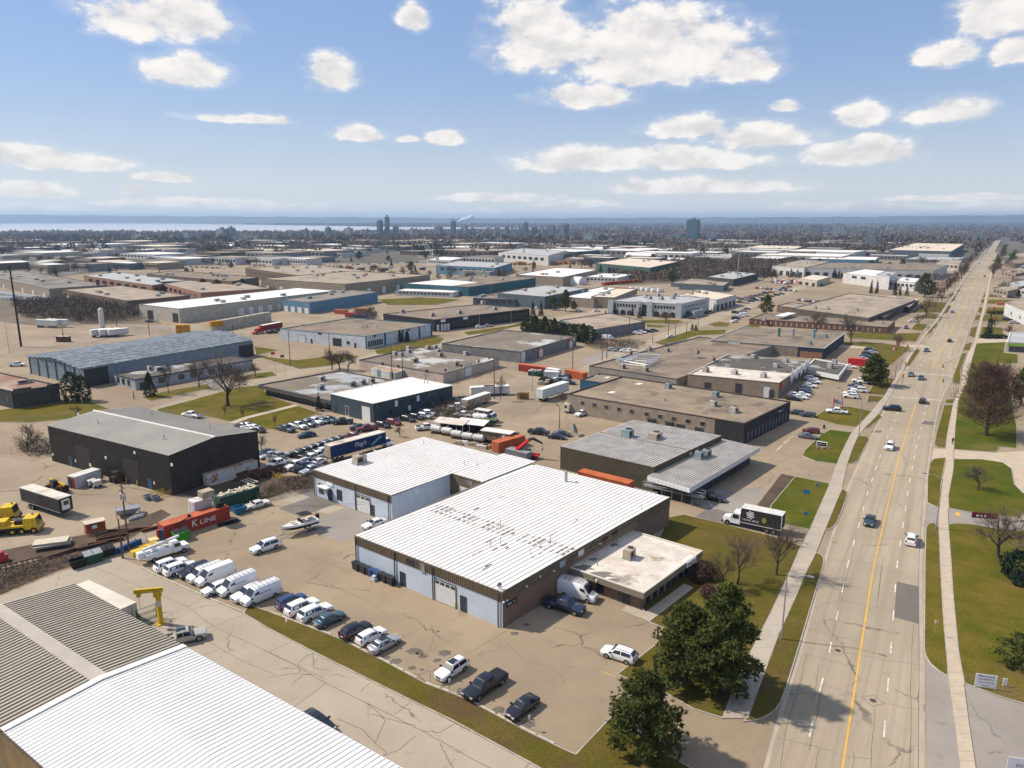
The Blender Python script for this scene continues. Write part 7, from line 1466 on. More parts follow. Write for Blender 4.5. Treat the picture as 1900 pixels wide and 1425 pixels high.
c=GQ('Z6',640,750);B3=Box3(GQ('Z6',590,790),azdir(40),6.2,2.2,1);t=thing('camper_van',c,'beige motor camper parked against the tan unit','camper');B3.part('body',0,5.2,0,2.2,.6,2.8,mat('camper_beige',(.46,.42,.35)),t);B3.part('cab_over',4.6,5.8,.1,2.1,1.9,2.8,mat('camper_beige',(.46,.42,.35)),t);B3.part('cab',5.2,6.2,.15,2.05,.6,1.5,mat('camper_beige',(.46,.42,.35)),t);B3.part('side_window',1.2,2.2,-.03,0,1.6,2.2,CGL,t);B3.part('stripe',0,5.2,-.02,0,1.1,1.35,WOODP,t);B3.part('rear_window',-.03,0,.6,1.6,1.6,2.3,CGL,t)
for a in (1.2,5.2):MB().tube([B3.p(a,-.03,.4),B3.p(a,2.23,.4)],.4,12).build('wheel',TYRE,t)
c=GQ('Z6',620,940);t=thing('ground_dish',c,'dark satellite dish standing in the lot by the ribbed unit','dish');MB().tube([c,c+Vector((0,0,1.2))],.08,6).build('mast',BLK,t);MB().tube([c+Vector((0,0,1.5)),c+Vector((.25,-.1,1.6)),c+Vector((.6,-.2,1.75))],[.1,.9,1.5],16,False).build('reflector',CGREY,t)
fr=Box3(GQ('Z4',1245,165),GQ('Z4',1365,160)-GQ('Z4',1245,165),6.1,2.44,1);
for k in range(2):container(fr,CYEL,'yellow-orange freight container, '+('lower' if k==0 else 'upper')+' of a stacked pair',2.6,z0=k*2.61)
for k in range(8):
    fr=Box3(GQ('Z4',1500+k*46,135-k*9),azdir(128),2.44,12,1)
    for j in range(2):container(Box3(GQ('Z4',1495+k*50,138-k*9.5),azdir(40),6.1,2.44,1),CCREAM if (k or j==0)else CYEL,'cream freight container in the stacked row by the long cream warehouse',2.6,z0=j*2.61,group='stacked cream containers')
fr=Box3(GQ('Z4',250,105),GQ('Z4',400,112)-GQ('Z4',250,105),13,2.5,1)
for k in range(2):q=Box3(fr.p(3*k,3.4*k,0),fr.u,13,2.5,1);trailer(q,CWHITE,'white semi-trailer by the scrub, '+('front' if k==0 else 'rear')+' one of two',4.0,1.15,(.12,.2))
for k in range(3):q=Box3(GQ('Z4',650+k*62,178-k*1),azdir(40),9,2.5,1);trailer(q,CWHITE,'white box trailer in the row behind the teal warehouse',3.6,1.0,(.15,),group='white trailers behind the warehouse')
fr=Box3(GQ('Z4',398,208),azdir(95),5.5,2.4,1);container(fr,CBRN,'brown open-top box behind the teal warehouse roof',2.6,roofm_=RCREAM)
c=GQ('Z4',724,108);t=thing('storage_silo',c,'slim white storage silo on the pale yard','silo');MB().tube([c+Vector((0,0,z))for z in (0,1,9.5,10.5)],[1.0,1.3,1.3,.5],14).build('vessel',CWHITE,t);MB().tube([c+Vector((1.4,0,0)),c+Vector((1.4,0,9.5))],.08,5).build('ladder_rail',GALV,t)
fr=Box3(GQ('Z5',285,120),GQ('Z5',130,150)-GQ('Z5',285,120),14,2.5,-1);t=trailer(fr,steel('lorry_maroon',(.22,.02,.03)),'maroon semi-trailer behind the red lorry',3.9,1.15,(.12,.2));q=Box3(fr.p(14.3,0,0),fr.u,5.0,2.5,-1);t,_=box_truck(q,REDS,'red lorry tractor with sleeper cab at the maroon trailer',REDS,None,1.3,1.1,3.2,True,BLK);t.name='lorry_tractor'
for k,(x,y,m,lb)in enumerate(((620,582,CORG,'orange container by the sky-blue unit, left one'),(660,580,CORG,'orange container by the sky-blue unit, right one'),(655,592,CBLUE,'dark blue container by the sky-blue unit'),(640,588,CRED,'red container by the sky-blue unit'))):container(Box3(G(x,y),azdir(120),9,2.44,1),m,lb,2.6)
for k in range(16):
    x=520+rd.uniform(0,330);container(Box3(G(x,rd.uniform(496,503)),azdir(rd.choice((35,125))),8,2.44,1),rd.choice((CBLUE,CWHITE,CGREEN,CRED,CORG,CWHITE)),'small coloured container in the distant storage yard',2.6,z0=0,group='containers in the distant yard')
for k in range(8):container(Box3(G(1120+k*9,530-k*.8),azdir(40),9,2.44,1),CRED if k%3 else CORG,'reddish container in the row beyond the tan sheds',2.6,group='reddish containers beyond the sheds')
for k in range(10):q=Box3(G(1440+k*9,524+(k%3)*2),azdir(60),6,2.4,1);trailer(q,CRED if k%2 else CWHITE,('red' if k%2 else 'white')+' small truck body in the far truck yard',2.8,.8,(.2,),group='truck bodies in the far yard')
p=GQ('Y5',945,340);t=thing('jib_crane',p,'yellow post-mounted jib crane beside the near grey roof','crane');hp=height_of(Q('Y5',945,340),Q('Y5',935,150)[1]);MB().obox(p,azdir(40),.55,.55,.05,hp).build('post',YEL,t);MB().obox(p,azdir(40),1.1,1.1,0,.12).build('base_plate',YEL,t);e0=p+Vector((0,0,hp));e1=GQ('Y5',795,170,hp-.2);d=e1-e0;d.z=0;L=d.length;d.normalize();MB().obox(e0+d*(L/2-.3),d,L+.9,.3,hp-.05,hp+.55).build('beam',YEL,t);MB().obox(e0+d*(L-.4),d,.5,.4,hp-.55,hp-.05).build('hoist',YEL,t);MB().tube([e0+d*(L-.4)+Vector((0,0,-.5)),e0+d*(L-.4)+Vector((0,0,-2.2))],.03,4).build('chain',BLK,t);MB().obox(e0,d,1.0,.5,hp-.7,hp-.05).build('gusset',YEL,t)
nm=MB();q=p-azdir(0)*.0+Vector((.1,-.33,3.2));nm.tube([q,q+Vector((0,-.02,0))],.45,16);nm.build('capacity_disc',SIGNW,t)
cA,cB=GQ('Y5',345,85,2.9),GQ('Y5',700,258,2.9);fr=Box3((cB.x,cB.y),cA-cB,12.2,2.44,-1);container(fr,mat('container_ivory',(.60,.56,.48),(.52,.48,.40),.3),'ivory freight container beside the near grey-ribbed shed',2.9)
BINB=mat('bin_black',(.018,.02,.02),rough=.5);BINU=mat('bin_blue',(.02,.06,.17),rough=.5)
def wheelie(c,m,label,group,az=40,s=1.0):
    u=azdir(az);t=thing('wheelie_bin',c,label,'bin',group);B3=Box3(c-u*.35*s+Vector((u.y,-u.x,0))*.35*s,u,.7*s,.7*s);mb=MB();mb.hexa([B3.p(.08,.08,.08),B3.p(.6*s,.08,.08),B3.p(.6*s,.6*s,.08),B3.p(.08,.6*s,.08),B3.p(0,0,1.1*s),B3.p(.7*s,0,1.1*s),B3.p(.7*s,.7*s,1.1*s),B3.p(0,.7*s,1.1*s)]);mb.build('bin',m,t);B3.part('lid',-.04,.76*s,-.03,.73*s,1.1*s,1.18*s,m,t);MB().tube([B3.p(.62*s,-.02,.12),B3.p(.62*s,.74*s,.12)],.11,8).build('wheel',TYRE,t)
bx=bM;A,B=bM.faces[7];e,n=outn(bM,A,B);u0,u1=at(bM,7,'V1',500,960)[0],at(bM,7,'V1',830,1100)[0]
for k in range(12):blue=k in (5,6,7);wheelie(A+e*(u0+(u1-u0)*k/11)+n*(.75+.1*(k%2)),BINU if blue else BINB,('blue' if blue else 'black')+' wheelie bin in the row against the pale blue wall',('blue' if blue else 'black')+' wheelie bins by the wall',40,1.15)
c=A+e*(at(bM,7,'V1',700,1100)[0])+n*1.5;mb=MB();mb.obox(c,e,1.0,.8,.02,.5);mb.obox(c,azdir(20),.6,.6,.5,.8);tag(mb.build('rubbish_bag',mat('bag_white',(.5,.5,.5))),'white rubbish bag in front of the bins','bag')
def bollard(c,label,group):t=thing('bollard',c,label,'bollard',group);MB().tube([c+Vector((0,0,z))for z in (0,1.1,1.17)],[.13,.13,.04],10).build('post',YEL,t);MB().tube([c+Vector((0,0,.8)),c+Vector((0,0,.9))],.135,10).build('band',SIGNW,t)
for f,x,y in ((7,1138,1270),(7,1355,1375),(3,465,490),(3,587,540),(3,792,590)):bollard(GQ('V1',x,y),'yellow steel bollard guarding a garage door of the workshop','workshop bollards')
for x,y in ((560,185),(893,285),(630,175),(970,310)):bollard(GQ('Y1',x,y),'yellow bollard at the dark hall doors','dark hall bollards')
STOP=mat('concrete_stop',(.50,.45,.37),(.38,.34,.28),1.2)
pts=[(500,1136),(626,1183),(702,1221),(790,1268),(863,1296),(964,1350),(1049,1392)];W_=[G(*q)for q in pts];acc=[]
for a,b_ in zip(W_,W_[1:]):
    L=(b_-a).length;k=0
    while k+2.2<L:acc.append((a.lerp(b_,(k+1.05)/L),(b_-a).normalized()));k+=2.45
for c,d in acc:o=MB().obox(c+Vector((d.y,-d.x,0))*-.05,d,2.1,.22,.0,.17).build('parking_kerb',STOP);tag(o,'concrete wheel stop in the line along the grass strip','wheel stop','wheel stops along the grass strip')
pts=[(260,1052),(300,1072),(360,1098),(410,1120),(455,1138)];W_=[G(*q)for q in pts];o=thing('timber_edging',W_[2],'long pale timber edging between parked vans and concrete drive','edging')
for a,b_ in zip(W_,W_[1:]):MB().obox((a+b_)/2,(b_-a).normalized(),(b_-a).length-.1,.2,0,.18).build('timber',STOP,o)
def post_sign(f,x,y,h,w,hh,label,m=SIGNW,az=215,pm=None,txt=None,tm=None):
    c=GQ(f,x,y);t=thing('sign_post',c,label,'sign');MB().tube([c,c+Vector((0,0,h))],.035,6).build('post',pm or GALV,t);d=azdir(az);s=Vector((-d.y,d.x,0));MB().obox(c+d*.05,s,w,.03,h-hh,h).build('plate',m,t);return t
for k,(x,y)in enumerate(((945,690),(1058,745),(1385,930),(1525,965))):post_sign('Y6',x,y,1.9,.32,.45,'small white parking sign on a thin post at the kerb line',az=130)
post_sign('Y6',105,385,1.9,.3,.4,'parking sign on a yellow stub post at the grass strip',pm=YEL);post_sign('Y6',260,600,2.2,.05,.05,'thin bare post on the grass strip edge')
for o in [o for o in bpy.data.objects if o.name.startswith('sign_post')and o.get('label','').startswith('small white parking')]:o['group']='parking signs at the kerb'
def lamp(f,x,y,top,arm_dir,label,arm=2.6,group=None,m=None,wood=False):
    c=GQ(f,x,y);h=height_of(Q(f,x,y),Q(f,x,top)[1]);t=thing('street_lamp',c,label,'street lamp',group);m=m or GALV;MB().tube([c,c+Vector((0,0,h*.97))],[.12,.07],8).build('pole',WOODP if wood else m,t);d=azdir(arm_dir);e=c+Vector((0,0,h*.96));pts=[e,e+d*arm*.5+Vector((0,0,.35)),e+d*arm+Vector((0,0,.42))];MB().tube(pts,.045,6).build('arm',m,t);hd=MB().obox(pts[-1]+d*.3,d,.75,.28,pts[-1].z-.08,pts[-1].z+.08).build('lamp_head',m,t);MB().obox(pts[-1]+d*.3,d,.55,.2,pts[-1].z-.1,pts[-1].z-.078).build('lens',LAMPW,hd);return t
LG='street lamps along the road'
lamp('Y8',190,520,40,121,'tall street lamp by the lower left sidewalk, arm over the road');lamp('Z7',840,865,635,121,'street lamp by the lawn with the dark sign');lamp('Y4',1278,615,240,301,'street lamp on the right verge by the maroon banner');lamp('U6',1670,700,270,121,'street lamp on the paved island by the red banners');lamp('W3',890,970,800,121,'street lamp by the brick office forecourt');lamp('W3',1060,720,600,121,'street lamp past the brick office');lamp('T8',155,750,500,301,'street lamp on the right verge beyond the crossing');lamp('Z4',583,665,560,60,'lamp post on the lawn before the teal warehouse',1.2);lamp('U6',805,1100,965,300,'dark square lamp post in the car park',.8,m=BLK);lamp('Z6',525,895,735,300,'dark lamp post in the open lot',.5,m=BLK);lamp('Z2',800,680,600,60,'street lamp before the black-fronted block, nearer its doors');lamp('Z2',975,665,583,60,'street lamp before the black-fronted block, farther along');lamp('Z2',1205,612,545,60,'street lamp at the bend of the side street');lamp('Z2',865,495,437,60,'lamp post in front of the big teal warehouse',.8);lamp('U2',930,900,530,60,'pale lamp post in the yard by the pallets',.6)
def upole(f,x,y,top,label,az=130,arms=1,trafo=0,group=None,lean=0.0,r=.17,m=None):
    c=GQ(f,x,y);h=height_of(Q(f,x,y),Q(f,x,top)[1]);t=thing('utility_pole',c,label,'utility pole',group);tp=c+Vector((lean*h,0,h));MB().tube([c,tp],[r,r*.65],8).build('pole',m or WOODP,t);d=azdir(az)
    for k in range(arms):
        q=tp-Vector((0,0,.4+k*.9));a=MB().obox((q.x,q.y),d,2.4,.12,q.z-.06,q.z+.06).build('crossarm',WOODP,t)
        for s in (-1.05,-.5,.5,1.05):MB().tube([q+d*s+Vector((0,0,.06)),q+d*s+Vector((0,0,.28))],.05,6).build('insulator',SIGNW,a)
    for k in range(trafo):q=tp-Vector((0,0,2.2))+d*(.45 if k%2 else -.45);MB().tube([q-Vector((0,0,.5)),q+Vector((0,0,.5))],.3,10).build('transformer',HVACL,t)
    return t
upole('Y1',912,770,300,'tall wooden utility pole with transformers at the corner of the yard',130,2,2);upole('Y1',867,820,545,'shorter wooden pole beside the transformer pole',130,0,0);upole('Z5',338,375,130,'wooden pole on the lawn before the white block',130,1);upole('Z5',615,300,145,'pole behind the leaning bare trees',130,1);upole('Z5',1055,470,230,'pole beside the pinkish factory lean-to, left one',130,1);upole('Z5',1130,470,250,'pole beside the pinkish factory lean-to, right one',130,1);upole('Z5',1775,610,290,'pole with bare tree wound round it',130,1);upole('Z6',617,500,220,'utility pole with three grey transformers by the grey drive',130,1,3);upole('Z6',1012,345,60,'tall pale pole by the scrub line',130,1);upole('Z6',858,400,180,'slim pole by the grey drive edge',130,0);upole('Z6',1180,290,225,'short stub pole by the roadside strip',130,0);upole('Z6',1290,260,60,'tall pole by the roadside strip',130,1);upole('Z6',1420,230,140,'pole on the strip by the corner lawn',130,0);upole('Z6',1340,240,160,'short pole on the strip by the corner lawn',130,0);upole('Z6',1500,200,10,'tall pole on the corner lawn',130,1);upole('Z6',825,415,340,'stub pole at the drive entrance',130,0)
upole('Z4',150,240,-330,'massive dark transmission pole rising beside the teal warehouse',130,0,0,None,0.0,.45,BLK);upole('Z4',68,290,60,'thin steel mast beside the massive dark pole',130,0,0,None,0,.12,GALV);upole('Z4',452,208,115,'short mast with white lamp behind the teal warehouse roof',130,0,1);upole('Z4',825,-0+100,20,'pole on the pale yard',130,0)
for k,(x,y,t_)in enumerate(((1055,160,-10),(1645,165,85),(1285,60,-5),(945,610,555))):upole('Z4',x,y,t_,'slim pole among the containers behind the teal warehouse',130,0,0,'poles behind the warehouse')
for k,(x,y,t_)in enumerate(((430,300,160),(285,300,240),(1320,270,160),(1580,270,170),(1480,290,200),(1780,280,190))):upole('Z2',x,y,t_,'distant tall power pole over the industrial belt',130,2,0,'distant power poles',0,.4,GALV)
for k,(x,y,t_)in enumerate(((320,440,150),(430,240,170),(740,225,140),(990,190,80))):upole('Z3',x,y,t_,'distant tall power pole near the truck yard',130,2,0,'distant power poles by the truck yard',0,.4,GALV)
SIGY=mat('signal_yellow',(.72,.36,.03),rough=.5)
def signal(x,y,z,label,post=None):
    c=G(x,y,z);t=thing('traffic_signal',Vector((c.x,c.y,0)),label,'traffic signal');u=azdir(34);n_=Vector((-u.y,u.x,0));MB().obox(c,n_,.55,.4,z-.65,z+.65).build('housing',SIGY,t)
    for k,m in enumerate((mat('lens_red',(.25,.02,.02)),mat('lens_amber',(.3,.18,.02)),mat('lens_green',(.02,.2,.1)))):q=c-u*.22;MB().tube([Vector((q.x,q.y,z+.4-.4*k)),Vector((q.x-u.x*.06,q.y-u.y*.06,z+.4-.4*k))],.15,10).build('lens',m,t)
    if post is not None:p=G(*post);MB().tube([p,p+Vector((0,0,z+.9))],[.13,.09],8).build('pole',GALV,t);MB().tube([p+Vector((0,0,z+.8)),Vector((c.x,c.y,z+.8))],.07,6).build('mast_arm',GALV,t)
    else:MB().tube([Vector((c.x,c.y,0)),Vector((c.x,c.y,z-.6))],.09,8).build('pole',GALV,t)
signal(1750,679,5.2,'yellow traffic signal on a mast arm over the right lanes, far side',(1785,690));signal(1750,706,5.2,'yellow traffic signal on a mast arm over the right lanes, near side',(1770,748));signal(1676,697,3.0,'yellow traffic signal on a short pole at the left kerb');signal(1680,674,2.8,'yellow traffic signal on the verge past the crossing')
for x,y,t_ in ((1646,714,688),(1660,706,676),(1653,708,695)):upole('P',x,y,t_,'slim wooden post at the crossing corner',130,0,0,'posts at the crossing',0,.1)
FLAGR=mat('banner_red',(.50,.03,.04),rough=.7)
for k,(x,y)in enumerate(((1575,455),(1630,345),(1655,372))):
    c=GQ('U6',x,y);t=thing('feather_banner',c,'red and white feather banner on the lawn, '+('single one nearest the round pine','farther one of the pair','nearer one of the pair')[k],'banner');MB().tube([c,c+Vector((0,0,4.0))],.03,5).build('pole',GALV,t);d=azdir(300);mb=MB();pts=[c+d*a+Vector((0,0,z))for a,z in ((0,.9),(.75,1.0),(.85,2.6),(.6,3.7),(0,4.0))];q=[p+Vector((.02,.02,0))for p in pts];mb.add(pts+q,[(0,1,2,3,4),(9,8,7,6,5)]);mb.build('cloth',FLAGR,t);m_=MB();m_.add([c+d*a+Vector((-.02,-.02,z))for a,z in ((.25,1.6),(.6,1.6),(.6,3.0),(.25,3.2))],[(0,1,2,3)]);m_.build('print',SIGNW,t)
t=thing('billboard_frame',GQ('T5',880,430),'colourful board between two red posts on the lawn','sign board');A_,B_=GQ('T5',785,425),GQ('T5',975,445);d=(B_-A_).normalized()
for p in (A_,B_):MB().tube([p,p+Vector((0,0,3.0))],.14,6).build('post',REDS,t)
MB().obox((A_+B_)/2,d,(B_-A_).length-.4,.08,.9,2.7).build('board',mat('board_pale',(.45,.5,.52)),t);n_=Vector((-d.y,d.x,0));n_=n_ if n_.y<0 else -n_
for k,(m,a,z,s)in enumerate(((mat('print_pink',(.5,.08,.2)),.2,2.0,.6),(mat('print_aqua',(.14,.34,.36)),.6,1.7,.7),(CBLUE,.42,1.6,.35),(mat('print_red',(.5,.05,.06)),.35,2.35,.35))):p=A_+d*((B_-A_).length*a)+n_*(.06+.004*k);MB().add([p+d*(math.cos(j*.785)*s)+Vector((0,0,z+math.sin(j*.785)*s*.6))for j in range(8)],[tuple(range(8))]).build('print',m,t)
t=thing('lawn_sign',GQ('T5',530,1330),'low dark sign with white frame standing on the sign lawn','sign');A_,B_=GQ('T5',415,1290),GQ('T5',645,1330);d=(B_-A_).normalized();L=(B_-A_).length;c=(A_+B_)/2;MB().obox(c,d,L,.3,.3,1.5).build('frame',SIGNW,t);n_=Vector((d.y,-d.x,0));n_=n_ if n_.y<0 else -n_;MB().obox(c+n_*.16,d,L-.3,.04,.45,1.38).build('panel',mat('panel_black',(.02,.022,.025)),t);MB().obox(c,d,L*.9,.2,.1,.3).build('plinth',WOODP,t);marks(t,c+n_*.19+Vector((0,0,.92)),d if d.x>0 else -d,L*.75,.5,HVACL,7)
mb=MB()
for k in range(12):mb.obox(c+Vector((rd.uniform(-2,2),rd.uniform(-1.6,-.5),0)),azdir(rd.uniform(0,180)),rd.uniform(.3,.8),rd.uniform(.3,.6),.1,.15+rd.uniform(.1,.4))
tag(mb.build('planting_stones',mat('bed_stone',(.28,.2,.14),(.18,.1,.07),2)),'stones and dry plants at the foot of the dark lawn sign','planting',kind='stuff')
def yard_sign(f,x,y,w,h,m,label,lines=(),az=215,z=.5,tm=None,frame=None):
    c=GQ(f,x,y);d=azdir(az);s=Vector((-d.y,d.x,0));t=thing('yard_sign',c,label,'sign')
    for k in (-1,1):MB().tube([c+s*(k*w*.45),c+s*(k*w*.45)+Vector((0,0,z+h))],.04,5).build('post',FRAMEW,t)
    MB().obox(c+d*.05,s,w,.05,z,z+h).build('board',m,t);rd_=s if s.x>0 else -s;n=len(lines)
    for k,(tx,hh,ww)in enumerate(lines):text_part(tx,tm or INK,t,c+d*.085+Vector((0,0,z+h*(1-(k+.62)/(n+.25)))),rd_,(0,0,1),hh,width=ww,bold=.01)
    return t
yard_sign('Y8',1622,870,2.3,1.7,SIGNW,'white PRIVATE PROPERTY truck route sign at the grey drive',(('PRIVATE',.26,1.7),('PROPERTY',.22,1.6),('TRUCK ROUTE',.17,1.7),('ONLY',.18,.8)),195,.3)
yard_sign('Y8',1862,1490,2.4,1.7,SIGNW,'white sign reading DO at the bottom corner by the sidewalk',(('DO',.34,.8),),195,.5)
yard_sign('Y8',1760,855,.45,.9,SIGNW,'small white plate on the lawn beside the private property sign',(),195,.3)
BLUS=mat('sign_sky_blue',(.03,.2,.42))
yard_sign('Y4',366,370,1.3,.8,BLUS,'blue estate sign with white border on the lawn by the gravel bed',(),200,.2);yard_sign('Y4',440,315,.6,.45,BLUS,'small blue sign farthest back on the same lawn',(),200,.2);yard_sign('Y4',362,518,.7,.5,BLUS,'small blue sign nearest the removal truck',(),200,.2)
post_sign('Y8',1268,500,2.4,.45,.45,'thin road sign on the right verge seen edge on',mat('plate_cream',(.6,.5,.3)),31)
t=thing('banner_wall',GQ('Y4',1620,545),'maroon banner stretched across the side driveway','banner');A_,B_=GQ('Y4',1527,545),GQ('Y4',1712,560);d=(B_-A_).normalized();MB().obox((A_+B_)/2,d,(B_-A_).length,.06,.35,1.45).build('cloth',mat('banner_maroon',(.20,.01,.03)),t)
for p in (A_,(A_+B_)/2,B_):MB().tube([p,p+Vector((0,0,1.5))],.04,5).build('post',GALV,t)
marks(t,(A_+B_)/2+Vector((-.6,-.06,.9)),d,2.0,.7,SIGNW,3)
mb=MB();c=GQ('Y4',1434,510);mb.sheet([c+azdir(31)*a+azdir(121)*b_ for a,b_ in ((-1,-.4),(1,-.4),(1,.4),(-1,.4))],.02);mb.build('arrow_mark',PAINTY,lotc)
c=GQ('Y4',1395,18);t=thing('person',c+Vector((0,0,.12)),'pedestrian in dark clothes walking on the right sidewalk','person');cc=c+Vector((0,0,.12));mb=MB()
CLOTH=mat('dark_clothes',(.03,.035,.05),rough=.9)
def figure(cc,m,s=1.0):
    mb=MB();d=azdir(31);n_=Vector((-d.y,d.x,0));P_=lambda a,b_,z:cc+d*a*s+n_*b_*s+Vector((0,0,z*s))
    for sg,st_ in ((1,.22),(-1,-.2)):mb.tube([P_(st_+.08,sg*.09,.02),P_(st_,sg*.09,.08),P_(st_*.45,sg*.10,.48),P_(0,sg*.09,.92)],[.05,.055,.07,.1],8)
    mb.tube([P_(0,0,.85),P_(0,0,1.0),P_(.01,0,1.2),P_(.02,0,1.42),P_(.03,0,1.5)],[.15,.17,.18,.19,.07],10)
    for sg,st_ in ((1,-.16),(-1,.18)):mb.tube([P_(.02,sg*.2,1.43),P_(st_*.5,sg*.25,1.15),P_(st_,sg*.23,.9)],[.065,.05,.04],6)
    return mb,P_
mb,P_=figure(cc,CLOTH);mb.build('clothed_body',CLOTH,t,True);SKIN=mat('skin',(.42,.25,.17),rough=.7);hb=MB();hb.tube([P_(.03,0,1.46),P_(.03,0,1.54),P_(.04,0,1.6),P_(.04,0,1.7),P_(.03,0,1.78)],[.05,.06,.09,.095,.03],10);hb.build('head',SKIN,t,True);hh_=MB();hh_.tube([P_(.0,0,1.64),P_(.0,0,1.72),P_(.01,0,1.81)],[.1,.105,.04],10);hh_.build('hair',BLK,t,True)
for k,(x,y,t_)in enumerate(((240,470,275),(303,460,295))):c=GQ('Z5',x,y);h=height_of(Q('Z5',x,y),Q('Z5',x,t_)[1]);t=thing('flagpole',c,'slim flagpole with '+('red flag' if k==0 else 'furled flag')+' by the side street','flagpole');MB().tube([c,c+Vector((0,0,h))],.05,6).build('pole',GALV,t);mb=MB();z=c+Vector((0,0,h-.1));mb.quad(z,z+Vector((-1.5,.3,-.25)),z+Vector((-1.4,.3,-1.1)),z-Vector((0,0,.95)));mb.build('flag',FLAGR if k==0 else WOODP,t)
for f,x,y in (('U6',1775,350),('T5',580,890)):c=GQ(f,x,y);mb=MB();mb.tube([c+Vector((0,0,z))for z in (0,.1,.9,1.0)],[.3,.28,.28,.2],10);tag(mb.build('litter_bin',BLK),'dark litter bin at the '+('red banner lawn' if f=='U6' else 'sign lawn corner'),'bin')
c=GQ('U6',975,620);fr=Box3(GQ('U6',895,610),azdir(120),6.1,2.44,1);container(fr,REDS,'bright red container with white print behind the showroom wing',2.6)
for f,x,y,m in (('T8',790,60,ORNG),('T8',640,150,ORNG)):c=GQ(f,x,y);mb=MB();mb.obox(c,azdir(100),6 if m and x>700 else 1.6,1.2,.1,1.6);mb.tube([c+Vector((0,0,1.6)),c+Vector((0,0,2.2))],.2,6);tag(mb.build('roadwork_sign',m),'orange roadwork '+('board trailer' if x>700 else 'sign')+' by the far houses','sign')
def fence(f,pts,h,label,n=8,m=None):
    P_=[GQ(f,*q)for q in pts];t=thing('chain_link_fence',P_[0],label,'fence');m=m or GALV
    for a,b_ in zip(P_,P_[1:]):
        k=max(2,int((b_-a).length/3))
        for i in range(k+1):p=a.lerp(b_,i/k);MB().tube([p,p+Vector((0,0,h))],.04,5).build('post',m,t)
        for z in (h,.1):MB().tube([a+Vector((0,0,z)),b_+Vector((0,0,z))],.025,4).build('rail',m,t)
fence('Y1',[(1110,700),(960,740),(870,780)],1.9,'wire fence between brambles and red container');fence('U2',[(170,980),(480,1010),(640,940)],2.0,'wire fence behind the white delivery trailers');fence('Z4',[(80,1000),(160,975),(330,930)],1.8,'wire fence by the bare tree at the dark hall');fence('T5',[(640,745),(900,795)],1.2,'low wooden rail fence on the lawn with the coloured board',m=WOODP)
fence('Z4',[(490,90),(640,125),(960,120),(1240,130)],2.0,'wire fence across the pale yard behind the warehouse')
tw=MB();a=GQ('Y1',912,770);h=height_of(Q('Y1',912,770),Q('Y1',912,300)[1]);top=a+Vector((0,0,h-.3))
for s in (-1,1):e=bM.faces[4][0]+Vector((0,0,4.4+.2*s));pts=[top.lerp(e,k/12)-Vector((0,0,2.2*math.sin(math.pi*k/12)))for k in range(13)];tw.tube(pts,.018,4,False)
tag(tw.build('overhead_wire',BLK),'sagging service wires from the transformer pole to the workshop','wire')
# ================================================================== TREES
BARK=mat('bark_grey_brown',(.085,.065,.05),(.06,.046,.036),2,rough=.95)
TWIG=mat('twigs_grey_brown',(.105,.08,.062),rough=.95)
TWIGR=mat('twigs_red_brown',(.115,.066,.052),(.085,.05,.04),1.2,rough=.95)
TWIGO=mat('twigs_olive',(.11,.09,.05),rough=.95)
PINE=mat('pine_needles',(.06,.076,.014),(.105,.115,.026),.9,rough=.85,fine=.3,fscale=3)
PINE2=mat('spruce_needles',(.014,.032,.018),(.026,.048,.024),.9,rough=.85)
CEDAR=mat('cedar_foliage',(.030,.045,.012),(.055,.065,.02),.8,rough=.9,fine=.3,fscale=3)
def bare_meshes(seed,h,spread=.42,trunk=.30,levels=4,dens=1.0,r0=None,up=.35,twigm=None,fuzz=900):
    r=random.Random(seed);tr=MB();cr=MB();r0=r0 or h*.022
    def rv_():return Vector((r.gauss(0,1),r.gauss(0,1),r.gauss(0,1))).normalized()
    def stick(mb,a,b,ra,rb,n):mb.tube([a,a.lerp(b,.5)+rv_()*(b-a).length*.05,b],[ra,(ra+rb)/2,rb],n,False)
    def grow(a,d,l,rr,lv):
        b=a+d*l;mb=tr if lv<=1 else cr;stick(mb,a,b,rr,rr*.6,7 if lv==0 else 5 if lv<3 else 3)
        if lv>=levels:return
        k={0:6,1:5,2:5,3:5}.get(lv,4);k=max(2,int(k*dens))
        for i in range(k):
            t=r.uniform(.35 if lv else .55,1.0)if i else 1.0
            p=a.lerp(b,t);sd=rv_();sd=(sd-d*sd.dot(d)).normalized()
            nd=(d*(1-spread if lv else .75)+sd*(spread+.2)+Vector((0,0,up*.5))).normalized()
            grow(p,nd,l*r.uniform(.55,.8)*(1.0 if lv else 1.25),rr*((.42,.42,.45,.5,.5)[lv]if i else .62),lv+1)
    grow(Vector((0,0,-.1)),Vector((r.uniform(-.06,.06),r.uniform(-.06,.06),1)).normalized(),h*trunk,r0,0)
    ends=[v for v in cr.v[::3]if v[2]>h*.15];v0=list(cr.v);tw_=[]
    for _ in range(fuzz):
        p=Vector(r.choice(ends));d=(Vector((p.x,p.y,p.z-h*.25)).normalized()+rv_()*.7+Vector((0,0,up*.6))).normalized();sd=d.cross(rv_()).normalized()*h*.0018;L=h*r.uniform(.05,.11)
        cr.add([p-sd,p+sd,p+d*L],[(0,1,2)])
    zs=[v[2]for v in cr.v];k=h/max(zs)
    for m_ in (tr,cr):m_.v=[(v[0]*k,v[1]*k,v[2]*k)for v in m_.v]
    return tr.mesh('trunk',BARK,True),cr.mesh('crown',twigm or TWIG)
